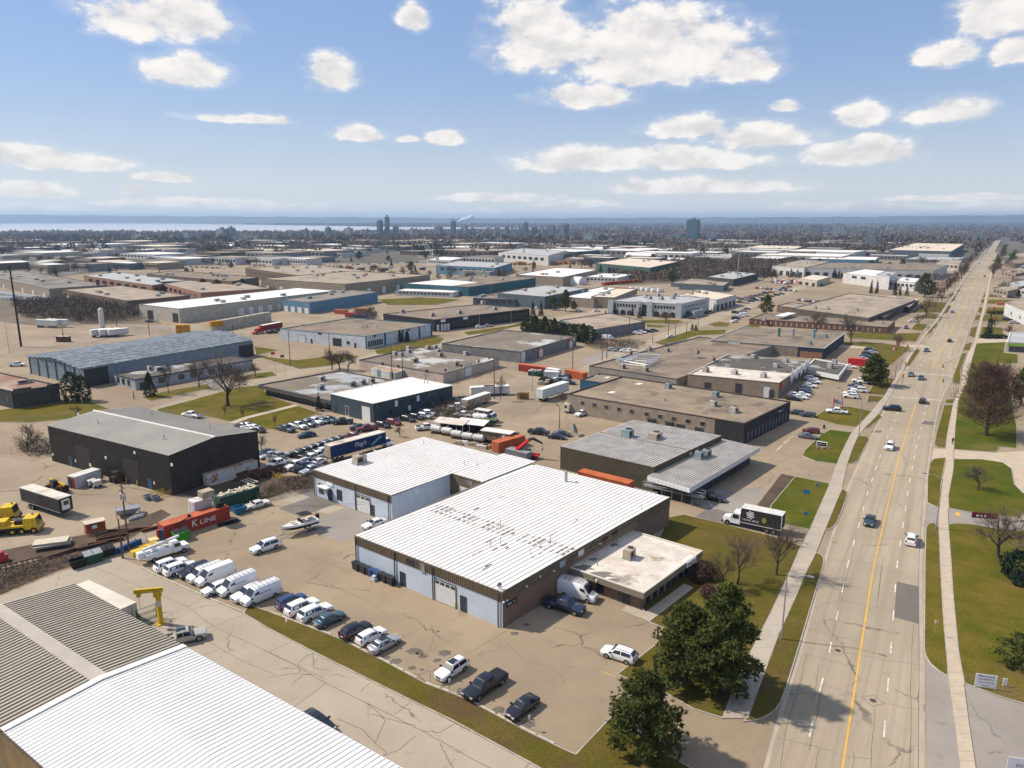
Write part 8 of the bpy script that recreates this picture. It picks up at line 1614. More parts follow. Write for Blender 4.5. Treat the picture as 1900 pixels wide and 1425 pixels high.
def tuft(v,f,p,s,r,n=9):
    """needle tuft: a burst of narrow blades"""
    for _ in range(n):
        d=Vector((r.gauss(0,1),r.gauss(0,1),r.gauss(.35,.8))).normalized();sd=d.cross(Vector((r.gauss(0,1),r.gauss(0,1),r.gauss(0,1)))).normalized()*s*r.uniform(.14,.26)
        b=len(v);q=p-d*s*.2;v+=[tuple(q-sd),tuple(q+sd),tuple(p+d*s*r.uniform(.7,1.2))];f.append((b,b+1,b+2))
def pine_meshes(seed,h,rad_,n=700,s=.55,bare=.18,top=.75,lobes=9):
    r=random.Random(seed);tr=MB();cr=MB();v,f=[],[]
    tr.tube([(0,0,-.1),(r.uniform(-.2,.2),r.uniform(-.2,.2),h*.5),(0,0,h*.94)],[h*.024,h*.016,h*.004],8,False)
    cl=[]
    for k in range(lobes*3):
        t=bare+(1-bare)*(k+.5)/(lobes*3);prof=(1-((t-bare)/(1-bare))**1.7)**.75*(.55+.45*min(1,(t-bare)*4));a=k*2.4+r.uniform(-.4,.4)
        L=rad_*prof*r.uniform(.7,1.12);e=Vector((math.cos(a)*L,math.sin(a)*L,h*t+L*.12));cl.append((e,max(.5,rad_*.30*(.5+prof*.6))))
        tr.tube([(0,0,h*t-L*.25),tuple(e*.55+Vector((0,0,(h*t-L*.1)*.45))),tuple(e)],[h*.007,h*.005,h*.002],4,False)
    for _ in range(n):
        e,q=r.choice(cl);d=Vector((r.gauss(0,1),r.gauss(0,1),r.gauss(0,.62)));d=d.normalized()*q*r.uniform(.35,1.0);fall=r.random()
        p=e.lerp(Vector((0,0,e.z)),(fall**2)*.75)+d
        if p.z<h*bare*.7:continue
        tuft(v,f,p,s*r.uniform(.7,1.25),r)
    cr.v,cr.f,cr.m=v,f,[0]*len(f)
    return tr.mesh('trunk',BARK,True),cr.mesh('crown',PINE)
def spruce_meshes(seed,h,rad_,n=420,s=.5,m=None,bare=.06,power=.9):
    r=random.Random(seed);tr=MB();v,f=[],[];cr=MB()
    tr.tube([(0,0,-.1),(0,0,h*.97)],[h*.018,h*.003],6,False)
    for k in range(n):
        t=bare+(1-bare)*(1-(1-r.random())**.55);L=rad_*(1-t)**power;lay=1-.35*((t*13)%1.0);a=r.uniform(0,6.2832);q=L*lay*r.uniform(.45,1.05)
        p=Vector((math.cos(a)*q,math.sin(a)*q,h*t-q*.25));tuft(v,f,p,s*r.uniform(.7,1.2),r,6)
    cr.v,cr.f,cr.m=v,f,[0]*len(f)
    return tr.mesh('trunk',BARK,True),cr.mesh('crown',m or PINE2)
def dense_cone_meshes(seed,h,rad_,n,m,s=.42,egg=False):
    """clipped-looking cedar or dense shrub"""
    r=random.Random(seed);tr=MB();v,f=[],[];cr=MB();tr.tube([(0,0,-.1),(0,0,h*.8)],[h*.02,h*.006],6,False)
    for k in range(n):
        t=r.random();prof=math.sin(math.pi*min(1,.12+t*.88))**.6 if egg else (1-t)**.6*(.55+.45*min(1,t*5+.3));a=r.uniform(0,6.2832);q=rad_*prof*(1+.14*math.sin(a*3+t*9+seed))*r.uniform(.65,1.03)
        tuft(v,f,Vector((math.cos(a)*q,math.sin(a)*q,.1+h*t*.98)),s*r.uniform(.7,1.2),r,6)
    cr.v,cr.f,cr.m=v,f,[0]*len(f)
    return tr.mesh('trunk',BARK,True),cr.mesh('crown',m)
def beech_meshes(seed,h,rad_):
    """bare beech: limbs from low down and a dense pyramid of fine coppery twigs"""
    r=random.Random(seed);tr=MB();cr=MB();tr.tube([(0,0,-.1),(0,0,h*.2),(.1,0,h*.9)],[h*.02,h*.015,h*.003],8,False)
    for k in range(70):
        t=.1+.8*(k+r.random())/70;L=rad_*min(1,.55+t*1.6)*(1-t**2.2)**.8*r.uniform(.7,1.08);a=k*2.4+r.uniform(-.5,.5);o=Vector((0,0,h*t*.8));e=Vector((math.cos(a)*L,math.sin(a)*L,min(h,o.z+L*.55)));tr.tube([o,o.lerp(e,.5)+Vector((0,0,-.06*L)),e],[h*.005,h*.003,h*.001],4,False)
        for _ in range(170):
            p=o.lerp(e,r.uniform(.3,1.03))+Vector((r.gauss(0,.3),r.gauss(0,.3),r.gauss(.1,.25)))*(.5+L*.2);d=((e-o).normalized()*.6+Vector((r.gauss(0,.7),r.gauss(0,.7),r.gauss(.5,.5)))).normalized();sd=d.cross(Vector((r.gauss(0,1),r.gauss(0,1),r.gauss(0,1)))).normalized()*.02;cr.add([p-sd,p+sd,p+d*r.uniform(.35,.8)],[(0,1,2)])
    return tr.mesh('trunk',BARK,True),cr.mesh('crown',TWIGR)
TREES={}
def proto(key,fn):
    if key not in TREES:TREES[key]=fn()
    return TREES[key]
KINDS={'bareA':lambda:bare_meshes(1,10),'bareB':lambda:bare_meshes(2,10,.5,.26),'bareC':lambda:bare_meshes(3,10,.36,.34),'bareD':lambda:bare_meshes(4,10,.55,.22,4,1.0,.2),
         'upright':lambda:bare_meshes(5,10,.14,.3,4,.9,.12,.9),'red':lambda:bare_meshes(6,10,.42,.3,4,1.0,None,.5,TWIGR),'olive':lambda:bare_meshes(7,10,.45,.28,4,1.0,None,.4,TWIGO),
         'pine':lambda:pine_meshes(11,10,3.6,520,.62),'pineR':lambda:pine_meshes(12,10,4.8,620,.7,.12),'spruce':lambda:spruce_meshes(13,10,2.6),'spruceN':lambda:spruce_meshes(14,10,1.8,330),'cedar':lambda:dense_cone_meshes(15,6,1.7,520,CEDAR),'cedarB':lambda:dense_cone_meshes(16,6,2.1,560,CEDAR,egg=True),
         'shrub':lambda:dense_cone_meshes(17,2,1.4,160,TWIGR,.5,True),'shrubG':lambda:dense_cone_meshes(18,2,1.4,180,CEDAR,.4,True),'yew':lambda:dense_cone_meshes(19,2,1.5,220,PINE2,.4,True),'gold':lambda:dense_cone_meshes(20,2,1.1,160,mat('yellow_blossom',(.62,.42,.01)),.3,True)}
H0={'cedar':6,'cedarB':6,'shrub':2,'shrubG':2,'yew':2,'gold':2}
rt=random.Random(77)
TNAME={'bareA':'bare_tree','bareB':'bare_tree','bareC':'bare_tree','bareD':'bare_tree','upright':'columnar_tree','red':'bare_tree','olive':'bare_tree','pine':'pine_tree','pineR':'pine_tree','spruce':'spruce_tree','spruceN':'spruce_tree','cedar':'cedar_tree','cedarB':'cedar_tree','shrub':'bare_shrub','shrubG':'evergreen_shrub','yew':'evergreen_shrub','gold':'blossom_shrub'}
TSEEN={}
def tree(kind,base,top,label,group=None,wide=1.0,meshes=None,h=None):
    p=G(*base);h=h or max(1.0,height_of(base,top));t,c=meshes or proto(kind,KINDS[kind]);s=h/(H0.get(kind,10)if meshes is None else meshes_h)
    o=thing(TNAME[kind],p,label,'shrub' if 'shrub' in TNAME[kind]else 'tree',group,rt.uniform(0,6.28));o.scale=(s*wide,s*wide,s)
    for nm,me in (('trunk',t),('crown',c)):
        q=bpy.data.objects.new(nm,me);COL.objects.link(q);q.parent=o;ORG[q.name]=Vector((0,0,0))
    TSEEN.setdefault(label,[]).append(o)
    if len(TSEEN[label])>1:
        for k in TSEEN[label]:k['group']=k.get('group')or group or label[:60]
    return o
meshes_h=10
tree('pineR',Q('Y7',735,1325),Q('Y7',690,760)[1],'broad dark pine on the grass beside the entry drive',meshes=pine_meshes(31,10,4.6,2900,.44,.08))
tree('spruceN',Q('Y7',790,1290),Q('Y7',690,725)[1],'thin ragged spruce leaning out of the broad pine by the entry drive',h=10.5,wide=.7)
tree('pineR',Q('Y7',1030,845),Q('Y7',1060,290)[1],'left and lower of the two big pines on the corner lawn',meshes=pine_meshes(32,10,4.4,2900,.44,.1))
tree('pine',Q('Y7',1290,890),Q('Y7',1290,150)[1],'taller of the two big pines on the corner lawn, next to the sidewalk',meshes=pine_meshes(33,10,3.5,2900,.40,.08))
tree('gold',Q('Y7',1160,830),0,'yellow blossoming shrub glowing between the two big pines',h=3.4)
tree('bareA',Q('Y3',1650,1078),Q('Y3',1640,660)[1],'bare tree behind the box truck on the office lawn',wide=.85)
tree('bareC',Q('Y3',1380,1142),Q('Y3',1400,790)[1],'bare tree in the middle of the office lawn',wide=.9)
tree('olive',Q('Y3',1275,1172),Q('Y3',1260,880)[1],'smaller multi-stemmed bare tree close to the office door',wide=1.0)
tree('shrub',Q('Y3',1150,1095),0,'dark bare hedge shrub against the office end wall',h=2.6);tree('shrub',Q('Y3',1110,1120),0,'low bare shrub in front of the office wall',h=1.8);tree('shrub',Q('Y3',1180,1230),0,'small brown shrub on the office lawn by the pine',h=1.8)
tree('bareD',Q('Y4',1715,808),Q('Y4',1720,400)[1],'wide-crowned bare tree on the house lawn by the maroon banner',wide=1.05)
tree('bareB',Q('Y4',1575,342),Q('Y4',1590,130)[1],'small round-headed bare tree on the house lawn',wide=1.1)
tree('red',Q('Z7',1655,860),Q('Z7',1690,280)[1],'large copper-brown bare tree with dense crown on the house lawn',meshes=beech_meshes(41,10,3.9))
tree('pine',(1893,752),684,'dark evergreen behind the copper-brown tree');tree('spruce',(1905,735),690,'second dark evergreen behind the copper-brown tree by the house',wide=1.2)
tree('yew',Q('Y4',1850,960),0,'rounded evergreen bush beside the paved path of the house',h=4.2,wide=.8);tree('yew',Q('Y4',1870,1010),0,'low evergreen bush beside the paved path of the house',h=2)
tree('pineR',Q('Y8',1850,720),0,'spreading low pine beside the private property sign',h=4.6,wide=1.25)
tree('pineR',Q('Z7',935,535),Q('Z7',930,345)[1],'round dark pine at the car park by the crossing',meshes=pine_meshes(34,10,4.9,1300,.7,.1))
for b_,t_,k_,l_ in ((('Z7',790,262),55,'bareA','bare tree behind the red banners'),(('Z7',570,190),35,'bareD','bare tree in front of the red brick office, nearer the middle'),(('U6',1610,400),130,'bareC','small bare tree standing among the red banners'),(('W3',870,812),570,'bareB','bare roadside tree on the dry lawn past the brick office'),(('W3',790,912),770,'bareC','slim young tree in front of the brick office'),(('W3',1025,660),560,'bareA','bare tree at the side road past the cream-roofed hall'),
                       (('Z4',1610,658),265,'bareD','largest bare tree on the lawn beside the teal warehouse'),(('Z4',1190,572),325,'upright','slim bare tree by the warehouse office, nearer its entrance'),(('Z4',1405,527),310,'bareC','slim bare tree by the warehouse office windows'),(('Z4',200,977),760,'bareB','bare tree at the fence behind the dark hall'),(('Z4',1800,452),335,'bareB','bare tree at the end of the teal warehouse'),(('Z4',545,742),650,'bareC','sapling on the lawn by the lamp post'),
                       (('Z5',630,402),230,'bareB','bare tree at the lawn corner, leftmost of three leaning ones'),(('Z5',685,407),235,'bareD','bare tree at the lawn corner, middle of three leaning ones'),(('Z5',745,412),250,'bareB','bare tree at the lawn corner, nearest the pinkish factory'),(('Z5',1820,625),420,'upright','bare tree wound around the pole by the white trailers'),(('U5',420,750),590,'bareB','crooked bare sapling by the maroon pickups'),(('U5',1030,540),380,'bareB','bare tree in the ragged car row'),(('U5',815,430),270,'red','reddish thicket tree against the slate-blue wall'),(('U5',1000,400),280,'red','second reddish thicket tree by the slate-blue wall'),
                       (('U1',330,690),470,'bareB','bare tree at the corner of the dark hall'),(('Z6',560,760),630,'bareC','thin bare tree by the camper'),(('Z6',1275,152),50,'bareD','bare tree before the white arcaded building'),(('Z6',1185,118),40,'upright','slim tree before the white arcaded building'),(('Z3',480,602),500,'pineR','spreading dark tree over the corner car park'),(('Z6',1590,920),800,'upright','thin shrub tree against the tan unit'),(('Z6',1240,850),790,'olive','bushy shrub tree against the tan unit wall'),(('T2',660,540),400,'bareB','bare sapling in front of the blue trailer'),(('W3',1650,560),420,'bareD','spreading bare tree before the far houses'),(('W3',1720,1010),870,'bareB','small pale bare tree on the paved yard of the house'),(('U2',1490,990),880,'bareB','small bare tree at the white trailer')):
    tree(k_,Q(*b_),Q(b_[0],0,t_)[1],l_)
for b_,t_,k_,l_ in ((('Z4',510,625),420,'cedarB','tall cedar at the corner of the warehouse, left of a pair'),(('Z4',585,628),445,'cedarB','rounded cedar at the corner of the warehouse, right of a pair'),(('Z4',1060,592),425,'cedar','cone-shaped cedar in front of the warehouse office'),(('Z5',540,692),560,'spruce','small spruce between the lawn and slate-blue block'),(('Z5',1160,207),130,'cedar','cedar at the white block by its pillar'),(('Z5',1108,208),125,'cedar','slim dark cedar at the white block wall'),(('Z2',1095,612),522,'spruce','dark spruce at the side street, left of two'),(('Z2',1140,612),525,'spruce','dark spruce at the side street, right of two'),(('Z2',1275,588),472,'pine','tall pine behind the side street'),(('Z2',1205,580),510,'pineR','bushy pine beside the tall pine'),(('Z2',1320,580),530,'pineR','low bushy pine beside the tall pine'),
                       (('Z6',850,102),50,'spruce','low spruce at the end of the arcaded building'),(('Z6',912,102),5,'spruce','tall dark spruce before the arcaded building'),(('Z6',1040,102),20,'spruceN','slim spruce before the arcaded entrance'),(('Z6',1090,117),15,'spruce','dark spruce at the arcaded entrance'),(('Z6',1128,102),30,'spruce','second dark spruce at the arcaded entrance'),(('Z6',1460,200),155,'cedar','small pointed cedar on the corner lawn'),(('Z6',1485,203),160,'cedar','second small pointed cedar on the corner lawn'),
                       (('W3',305,575),425,'spruceN','tall narrow spruce by the white hall, left'),(('W3',365,575),430,'spruceN','tall narrow spruce by the white hall, right'),(('W3',548,592),420,'spruceN','tallest narrow spruce beside the cream annex'),(('W3',600,592),475,'spruceN','short narrow spruce beside the cream annex'),(('W3',670,592),485,'spruce','wide spruce beside the cream annex'),(('W3',850,610),375,'pineR','huge dark evergreen at the roadside'),(('W3',930,590),480,'pineR','olive evergreen next to the huge roadside one'),(('W3',1500,1010),780,'spruce','dark evergreen with bare top at the hedge of the houses'),(('W3',1560,940),790,'red','brown bare tree behind the hedge of the houses')):
    tree(k_,Q(*b_),Q(b_[0],0,t_)[1],l_)
for k in range(14):tree('cedarB' if k%2 else 'cedar',Q('Z6',285+k*34,205+k*6.5),0,'cedar in the tall hedge before the grey block','cedars of the tall hedge',1.35+.2*(k%3),None,8+rt.uniform(-1,.8))
for b_ in ((418,774),(451,781),(511,793)):tree('upright',b_,b_[1]-28,'narrow brown columnar tree on the dry lawn','columnar trees on the dry lawn',1.0)
for k,(x,y)in enumerate(((985,640),(1050,585),(1085,545),(1120,505),(1160,490),(1195,455),(1225,420),(1250,385),(1275,345),(1305,300),(1330,265),(1355,230),(1385,190),(1410,160),(1440,130),(1465,110))):tree('red',Q('W3',x,y),0,'purple-brown street tree in the row along the far road','street trees left of the road',1.1,None,13+rt.uniform(-2,2))
for k,(x,y)in enumerate(((1545,420),(1560,370),(1585,330),(1600,290),(1610,250),(1640,220),(1650,180),(1660,140),(1680,120),(1700,300),(1740,260),(1780,200),(1760,420),(1800,360))):tree(('red','bareD','pineR','bareA')[k%4]if k!=2 else 'pineR',Q('W3',x,y),0,('bare','bare','evergreen','bare')[k%4]+' street tree on the house side of the far road','street trees right of the road',1.0,None,12+rt.uniform(-2,3))
for k in range(5):tree('shrubG',Q('T8',600+k*95,235),0,'clipped hedge bush at the house front garden','hedge of the house',1.6,None,2.0)
for k in range(4):tree('yew',Q('T8',480+k*110,690),0,'dark hedge bush along the white path','dark hedge along the path',1.5,None,1.8)
for k,(x,y)in enumerate(((1120,480),(1160,478),(1200,490),(1240,482),(1290,490),(1340,485))):tree('pine',Q('Z1',x,y),0,'dark pine in the clump by the brown sheds','pine clump by the brown sheds',1.4,None,9+rt.uniform(-2,2))
for k,(x,y)in enumerate(((465,395),(490,396),(520,395),(615,400),(650,400),(795,380),(835,385),(855,405),(880,408),(925,365))):tree('spruce',Q('Z3',x,y),0,'small evergreen along the long white depot','evergreens along the white depot',1.3,None,8+rt.uniform(-2,2))
for k,(x,y)in enumerate(((1300,285),(1325,287),(1345,288),(1375,288),(1400,280),(1415,278),(1465,280))):tree('spruce',Q('Z3',x,y),0,'small evergreen along the blue-grey sports hall','evergreens along the sports hall',1.3,None,9+rt.uniform(-2,1))
def thicket(name,pts,size,hh,m,per=22,seed=1,kind='stuff',thin=.5):
    """many small torn blades scattered through low crowns; pts = (x, y) crown centres"""
    g=np.random.default_rng(seed);P_=np.array(pts,dtype=float);n=len(P_);k=per
    d=g.normal(size=(n,k,3));d /= np.linalg.norm(d,axis=2,keepdims=True);d *= g.uniform(.35,1,(n,k,1))
    sc_=g.uniform(.65,1.25,(n,1,1));c=np.zeros((n,k,3));c[:,:,0]=P_[:,None,0]+d[:,:,0]*size*sc_[:,:,0];c[:,:,1]=P_[:,None,1]+d[:,:,1]*size*sc_[:,:,0];Z0=np.array([gz(y_)for y_ in P_[:,1]])[:,None];c[:,:,2]=Z0+hh*.55*sc_[:,:,0]+d[:,:,2]*hh*.5*sc_[:,:,0]
    a=g.normal(size=(n,k,3));a /= np.linalg.norm(a,axis=2,keepdims=True);b=g.normal(size=(n,k,3));b[:,:,2]+=.8;b /= np.linalg.norm(b,axis=2,keepdims=True);L=size*.55*sc_
    v=np.stack([c-a*L*thin,c+a*L*thin,c+b*L*1.1],axis=2).reshape(-1,3)
    me=bpy.data.meshes.new(name);nt_=n*k;me.vertices.add(nt_*3);me.vertices.foreach_set('co',v.ravel());me.loops.add(nt_*3);me.loops.foreach_set('vertex_index',np.arange(nt_*3));me.polygons.add(nt_);me.polygons.foreach_set('loop_start',np.arange(0,nt_*3,3));me.update(calc_edges=True);me.validate()
    me.materials.append(m);o=bpy.data.objects.new(name,me);COL.objects.link(o);tag(o,kind='stuff');ORG[o.name]=Vector((0,0,0));return o
def fill(poly,step,seed=0,jit=.5):
    r=random.Random(seed);P_=[G(*q)for q in poly];xs=[p.x for p in P_];ys=[p.y for p in P_];out=[];y=min(ys)
    while y<max(ys):
        x=min(xs)
        while x<max(xs):
            qx,qy=x+r.uniform(-jit,jit)*step,y+r.uniform(-jit,jit)*step;ins=False;j=len(P_)-1
            for i in range(len(P_)):
                if (P_[i].y>qy)!=(P_[j].y>qy)and qx<(P_[j].x-P_[i].x)*(qy-P_[i].y)/(P_[j].y-P_[i].y)+P_[i].x:ins=not ins
                j=i
            if ins:out.append((qx,qy))
            x+=step
        y+=step
    return out
SCRUB=mat('brown_scrub',(.145,.108,.078),(.10,.075,.056),.2,rough=.95)
tag(thicket('scrub',fill([(25,566),(120,560),(245,565),(270,590),(180,604),(40,590)],3.4,1),2.4,5,SCRUB,34,1,thin=.22),'brown leafless scrub between the fleet yard and the long white warehouse','scrub')
tag(thicket('scrub',fill([(-60,1072),(60,1050),(130,1035),(170,1035),(105,1060),(0,1100),(-80,1130)],.9,2),.7,1.3,SCRUB,26,2,thin=.16),'brown brambles along the disused rails by the near shed','scrub')
tag(thicket('scrub',fill([(500,905),(540,890),(583,890),(590,905),(520,925),(470,935)],.9,3),.8,1.6,SCRUB,26,3,thin=.16),'brown bushes between scrap pile and workshop','scrub')
tag(thicket('scrub',fill([(800,765),(870,745),(905,770),(880,800),(830,800)],1.5,4),1.3,2.2,SCRUB,22,4,thin=.16),'tangled brush among the parked wrecks','scrub')
tag(thicket('scrub',fill([(25,826),(85,812),(97,835),(95,850),(50,850)],1.0,5),.9,1.3,SCRUB,22,5,thin=.16),'brown brush bank at the corner of the dark hall','scrub')
tag(thicket('scrub',fill([(1080,640),(1130,632),(1200,640),(1180,650),(1110,652)],1.6,6),1.2,2.0,SCRUB,22,6,thin=.16),'low brown scrub line by the grey drive','scrub')
tag(thicket('scrub',fill([(460,545),(520,532),(640,530),(640,540),(560,545)],5,7),3.2,4,SCRUB,26,7,thin=.2),'leafless shrubs behind the blue unit','scrub')
tag(thicket('scrub',fill([(640,606),(660,582),(690,575),(700,590),(680,610)],2.2,8),1.8,3,SCRUB,26,8,thin=.18),'reddish shrubs beside the orange containers','scrub')
# ================================================================== FAR ESTATE, TOWN AND HILLS
rf=random.Random(99)
WCOL={k:wallm('far_'+k,v)for k,v in {'white':(.55,.54,.52),'cream':(.46,.42,.34),'grey':(.24,.235,.225),'tan':(.29,.24,.18),'brown':(.15,.105,.075),'dark':(.06,.06,.06),'blue':(.12,.23,.32),'teal':(.045,.13,.155),'slate':(.10,.125,.145),'red':(.33,.05,.035),'orange':(.33,.16,.085),'green':(.06,.12,.09)}.items()}
RF={'g':RGRAVEL,'g2':RGRAVEL2,'t':RTAN,'w':RWHITE,'c':roofm('cream',(.62,.53,.42),(.56,.475,.375)),'d':RDARK,'m':RGREYM}
def far(L,N_,R_,h,wall,roof,label,win=0,units=0,fr='P',doors=0,name='industrial_building',group=None,wl='l',base=None):
    b=building(name,label,L=L,N_=N_,R_=R_,h=h,base=base,fr=fr,wall=WCOL[wall]if isinstance(wall,str)else wall,roof=RF[roof]if isinstance(roof,str)else roof,trim=WCOL['dark']if isinstance(wall,str)and wall in ('brown','dark','tan','orange')else WCOL['grey'],group=group)
    for f in wl:
        if win:winrow(b,f,win,.06,.94,b.h*.6,wlen(b,f)/win*.5,b.h*.28)
        for k in range(doors):garage(b,f,wlen(b,f)*(k+.5)/doors,min(4,wlen(b,f)/doors*.6),b.h*.5,None if wall not in ('white','cream')else FANM)
    n,r,k_,l=b.poly
    for k in range(units):
        u,v=rf.uniform(.1,.9),rf.uniform(.1,.9);c=n+(r-n)*u+(l-n)*v;mb=MB();mb.obox(c,azdir(40),3,2.2,b.hr-.01,b.hr+1.5);mb.build('rooftop_unit',rf.choice((HVACL,HVACT,HVACG)),b.root)
    return b
bl=far((765,547),(985,572),(1850,472),None,'cream','w','long cream warehouse with bright white roof and loading doors',0,5,'Z1',0,'warehouse',base=(990,652))
garage(bl,'l',wlen(bl,'l')*.28,5,5,FANM);garage(bl,'l',wlen(bl,'l')*.9,5,5,FANM)
for k in range(7):garage(bl,'r',wlen(bl,'r')*(.34+.06*k),4,4)
b=far((1555,522),(1705,537),(2080,480),None,'blue','g2','sky-blue unit with dock doors at the end of the long cream warehouse',0,3,'Z1',4,'warehouse',base=(1710,602))
far((-60,505),(91,536),(199,528),7,'tan','g2','tan shed with white dock doors behind the fleet yard',0,8,'P',9,wl='l');far((116,537),(236,558),(352,548),7,'brown','t','brown shed with pale dock doors beside the scrub',0,5,'P',6,wl='l')
far((155,511),(282,529),(345,520),8,BRICKO,'m','orange brick unit with grey roof among the sheds, first of three',8,7,'P',0,wl='lr');far((292,523),(372,543),(500,535),8,BRICKO,'t','orange brick unit with tan roof among the sheds',8,4,'P',0,wl='l');far((-40,514),(60,516),(108,511),6,BRICKO,'g','low brick unit with dark roof beyond the sheds',6,5,'P')
far((272,508),(430,522),(480,514),10,'brown','g','dark brown long shed beyond the brick units',0,6,'P',0);far((484,517),(640,527),(798,510),10,'tan','t','very long tan depot with few openings',0,8,'P',6,wl='lr');far((455,497),(560,512),(690,503),9,'brown','t','brown shed with wide tan roof beyond the long depot',10,10)
b=far((385,432),(740,452),(1110,402),None,'teal','g','big teal warehouse with half white roof',0,4,'Z2',0,'warehouse',base=(740,504));q=b.poly;mb=MB();mb.sheet([q[0]+(q[3]-q[0])*.3+(q[1]-q[0])*.02,q[0]+(q[3]-q[0])*.98+(q[1]-q[0])*.02,q[3]+(q[1]-q[0])*.5,q[0]+(q[3]-q[0])*.3+(q[1]-q[0])*.4],b.hr+.02);mb.build('white_membrane',RWHITE,b.root)
b=far((335,472),(655,483),(700,470),None,'white','w','low white office front of the teal warehouse',14,0,'Z2',0,'office_building',base=(655,512))
far((765,512),(1000,520),(1040,500),5,'slate','g2','low slate office before the pale blue depot',6,2,'Z2',wl='l');far((900,485),(1160,505),(1400,458),8,'slate','m','pale blue-grey depot behind the slate office',0,4,'Z2')
far((1215,503),(1430,518),(1670,462),6,'tan','w','long tan shed with white roof and pilasters',0,3,'Z2',9,wl='r')
b=building('arcaded_building','white two-storey building with arched ground-floor windows and grey roof',L=(185,225),N_=(965,262),R_=(1285,190),base=(965,420),fr='U3',wall=wallm('arcade_white',(.50,.51,.51)),roof=RGREYM,trim=WCOL['grey']);Ll=wlen(b,'l')
winrow(b,'l',22,.06,.97,b.h*.72,.9,1.6);winrow(b,'r',12,.1,.9,b.h*.72,.9,1.4)
for t in (.1,.2,.3,.55,.68,.8,.9):
    A,B=b.faces['l'];e,n=outn(b,A,B);a0=A+e*(Ll*t)+n*.06;pts=[a0+e*(math.cos(k*.3927)*1.7)+Vector((0,0,1.6+math.sin(k*.3927)*1.7))for k in range(9)]+[a0-e*1.7,a0+e*1.7]
    mb=MB();mb.add(pts,[tuple(range(len(pts)))]);mb.build('arched_window',DARKGL,b.root)
for t in (.02,.43,.58,.98):wbox(b,*b.faces['l'],Ll*t-1.6,Ll*t+1.6,0,b.h+.6,0,.7,wallm('arcade_white',(.50,.51,.51)),'bay')
wbox(b,*b.faces['l'],Ll*.455,Ll*.555,.1,b.h*.8,.05,.3,FANM,'entrance');s=wbox(b,*b.faces['l'],Ll*.44,Ll*.57,b.h*.86,b.h*.96,.3,.5,WCOL['white'],'sign')
for x,y in ((585,190),(715,178),(625,208),(752,215),(880,205),(895,175)):rooftop(b,'U3',x,y,3,2,1.6,HVACL)
far((1030,330),(1115,345),(1225,320),None,wallm('arcade_grey',(.33,.34,.35)),'m','small grey entrance block at the side of the arcaded building',2,0,'U3',base=(1110,418));far((960,150),(1360,215),(1580,160),7,'white','c','white annex with cream roof behind the arcaded building',0,4,'U3',wl='r',doors=5)
far((860,28),(1310,55),(1500,5),None,'slate','t','dark blue workshop with angular tan roof',0,1,'U3',base=(1310,100));far((-20,180),(240,190),(490,92),7,'tan','c','tan shed with cream roof beside the arcaded building',0,2,'U3',wl='r',doors=6)
far((515,335),(690,348),(830,312),9,'white','t','white depot with tan roof and dock doors, end block',0,3,'Z3',5);far((690,345),(1400,362),(1480,330),9,'white','g','very long white depot with brown roof and dock doors',0,8,'Z3',14)
b=far((905,375),(1090,395),(1200,370),None,'white','w','tall white hall with two high windows',0,0,'Z3',base=(1090,455));
for t in (.35,.62):window(b,'l',wlen(b,'l')*t,b.h*.72,6,2)
far((1085,385),(1160,392),(1205,372),11,'white','m','grey-roofed stair block of the tall white hall',0,1,'Z3');far((1150,415),(1300,428),(1330,405),7,'white','w','low white offices with ribbon windows beside the hall',6,2,'Z3')
far((705,296),(1080,304),(1102,287),6,'blue','w','blue-fasciaed flat hall with white roof',0,2,'Z3');b=far((1155,248),(1500,256),(1570,215),None,'slate','c','large blue-grey sports hall with cream roof',0,2,'Z3',base=(1500,300),name='sports_hall');A,B=b.faces['l'];wbox(b,A,B,wlen(b,'l')*.5,wlen(b,'l')*.97,0,b.h*.62,0,.2,WCOL['white'],'white_panel')
far((1240,298),(1520,305),(1580,290),5,'grey','m','low grey wing before the sports hall',12,3,'Z3');far((1420,318),(1545,326),(1560,305),8,'cream','t','cream villa-like office by the road',5,1,'Z3');far((375,290),(540,298),(675,278),6,'dark','w','dark low unit with white roof in the scrub',0,2,'Z3');far((355,238),(640,242),(700,225),6,'tan','c','tan building site hall',0,3,'Z3')
far((80,285),(280,295),(310,268),6,'grey','m','grey shed at the edge of the scrub',0,1,'Z3');far((0,432),(245,445),(275,425),5,'slate','t','workshop row with angular tan roof, near part',0,2,'Z3');far((150,395),(300,410),(435,378),6,'dark','m','dark workshop with pale grey roof by the truck yard',0,6,'Z3');far((655,405),(760,418),(835,395),5,'cream','c','small cream shed in the truck yard',0,0,'Z3',3);far((540,555),(700,575),(770,555),4,'brown','t','low brown-roofed unit behind the brick office',0,1,'Z3')
for L_,N1,R1,h_,w_,r_,lb in (((560,332),(885,347),(980,320),9,'blue','m','long blue timber-yard shed with ribbon windows'),((510,300),(640,306),(720,290),7,'white','w','white shed behind the blue timber-yard shed'),((1000,384),(1260,398),(1455,356),8,'tan','w','tan shed with wide white roof by the timber yard'),((1440,320),(1740,346),(1895,312),9,'green','c','dark green hall with cream roof by the scrub'),((905,262),(1180,280),(1282,252),12,'white','m','big pale distribution hall beyond the timber yard'),((690,362),(855,372),(930,352),6,'grey','g2','grey low shed before the lumber stacks'),((1380,395),(1560,402),(1650,382),5,'white','w','row of white shelters beside the tan shed')):far(L_,N1,R1,h_,w_,r_,lb,8 if w_ in ('blue','white')else 0,3,'Z2')
PALEH=wallm('house_pale',(.58,.58,.57))
b=building('road_house','pale blue-white house at the frame edge with flat brown roof',L=(1865,563),N_=(1930,590),R_=(1990,560),h=7,wall=PALEH,roof=RTAN,trim=FRAMEW);winrow(b,'l',3,.1,.9,3,1.6,1.6)
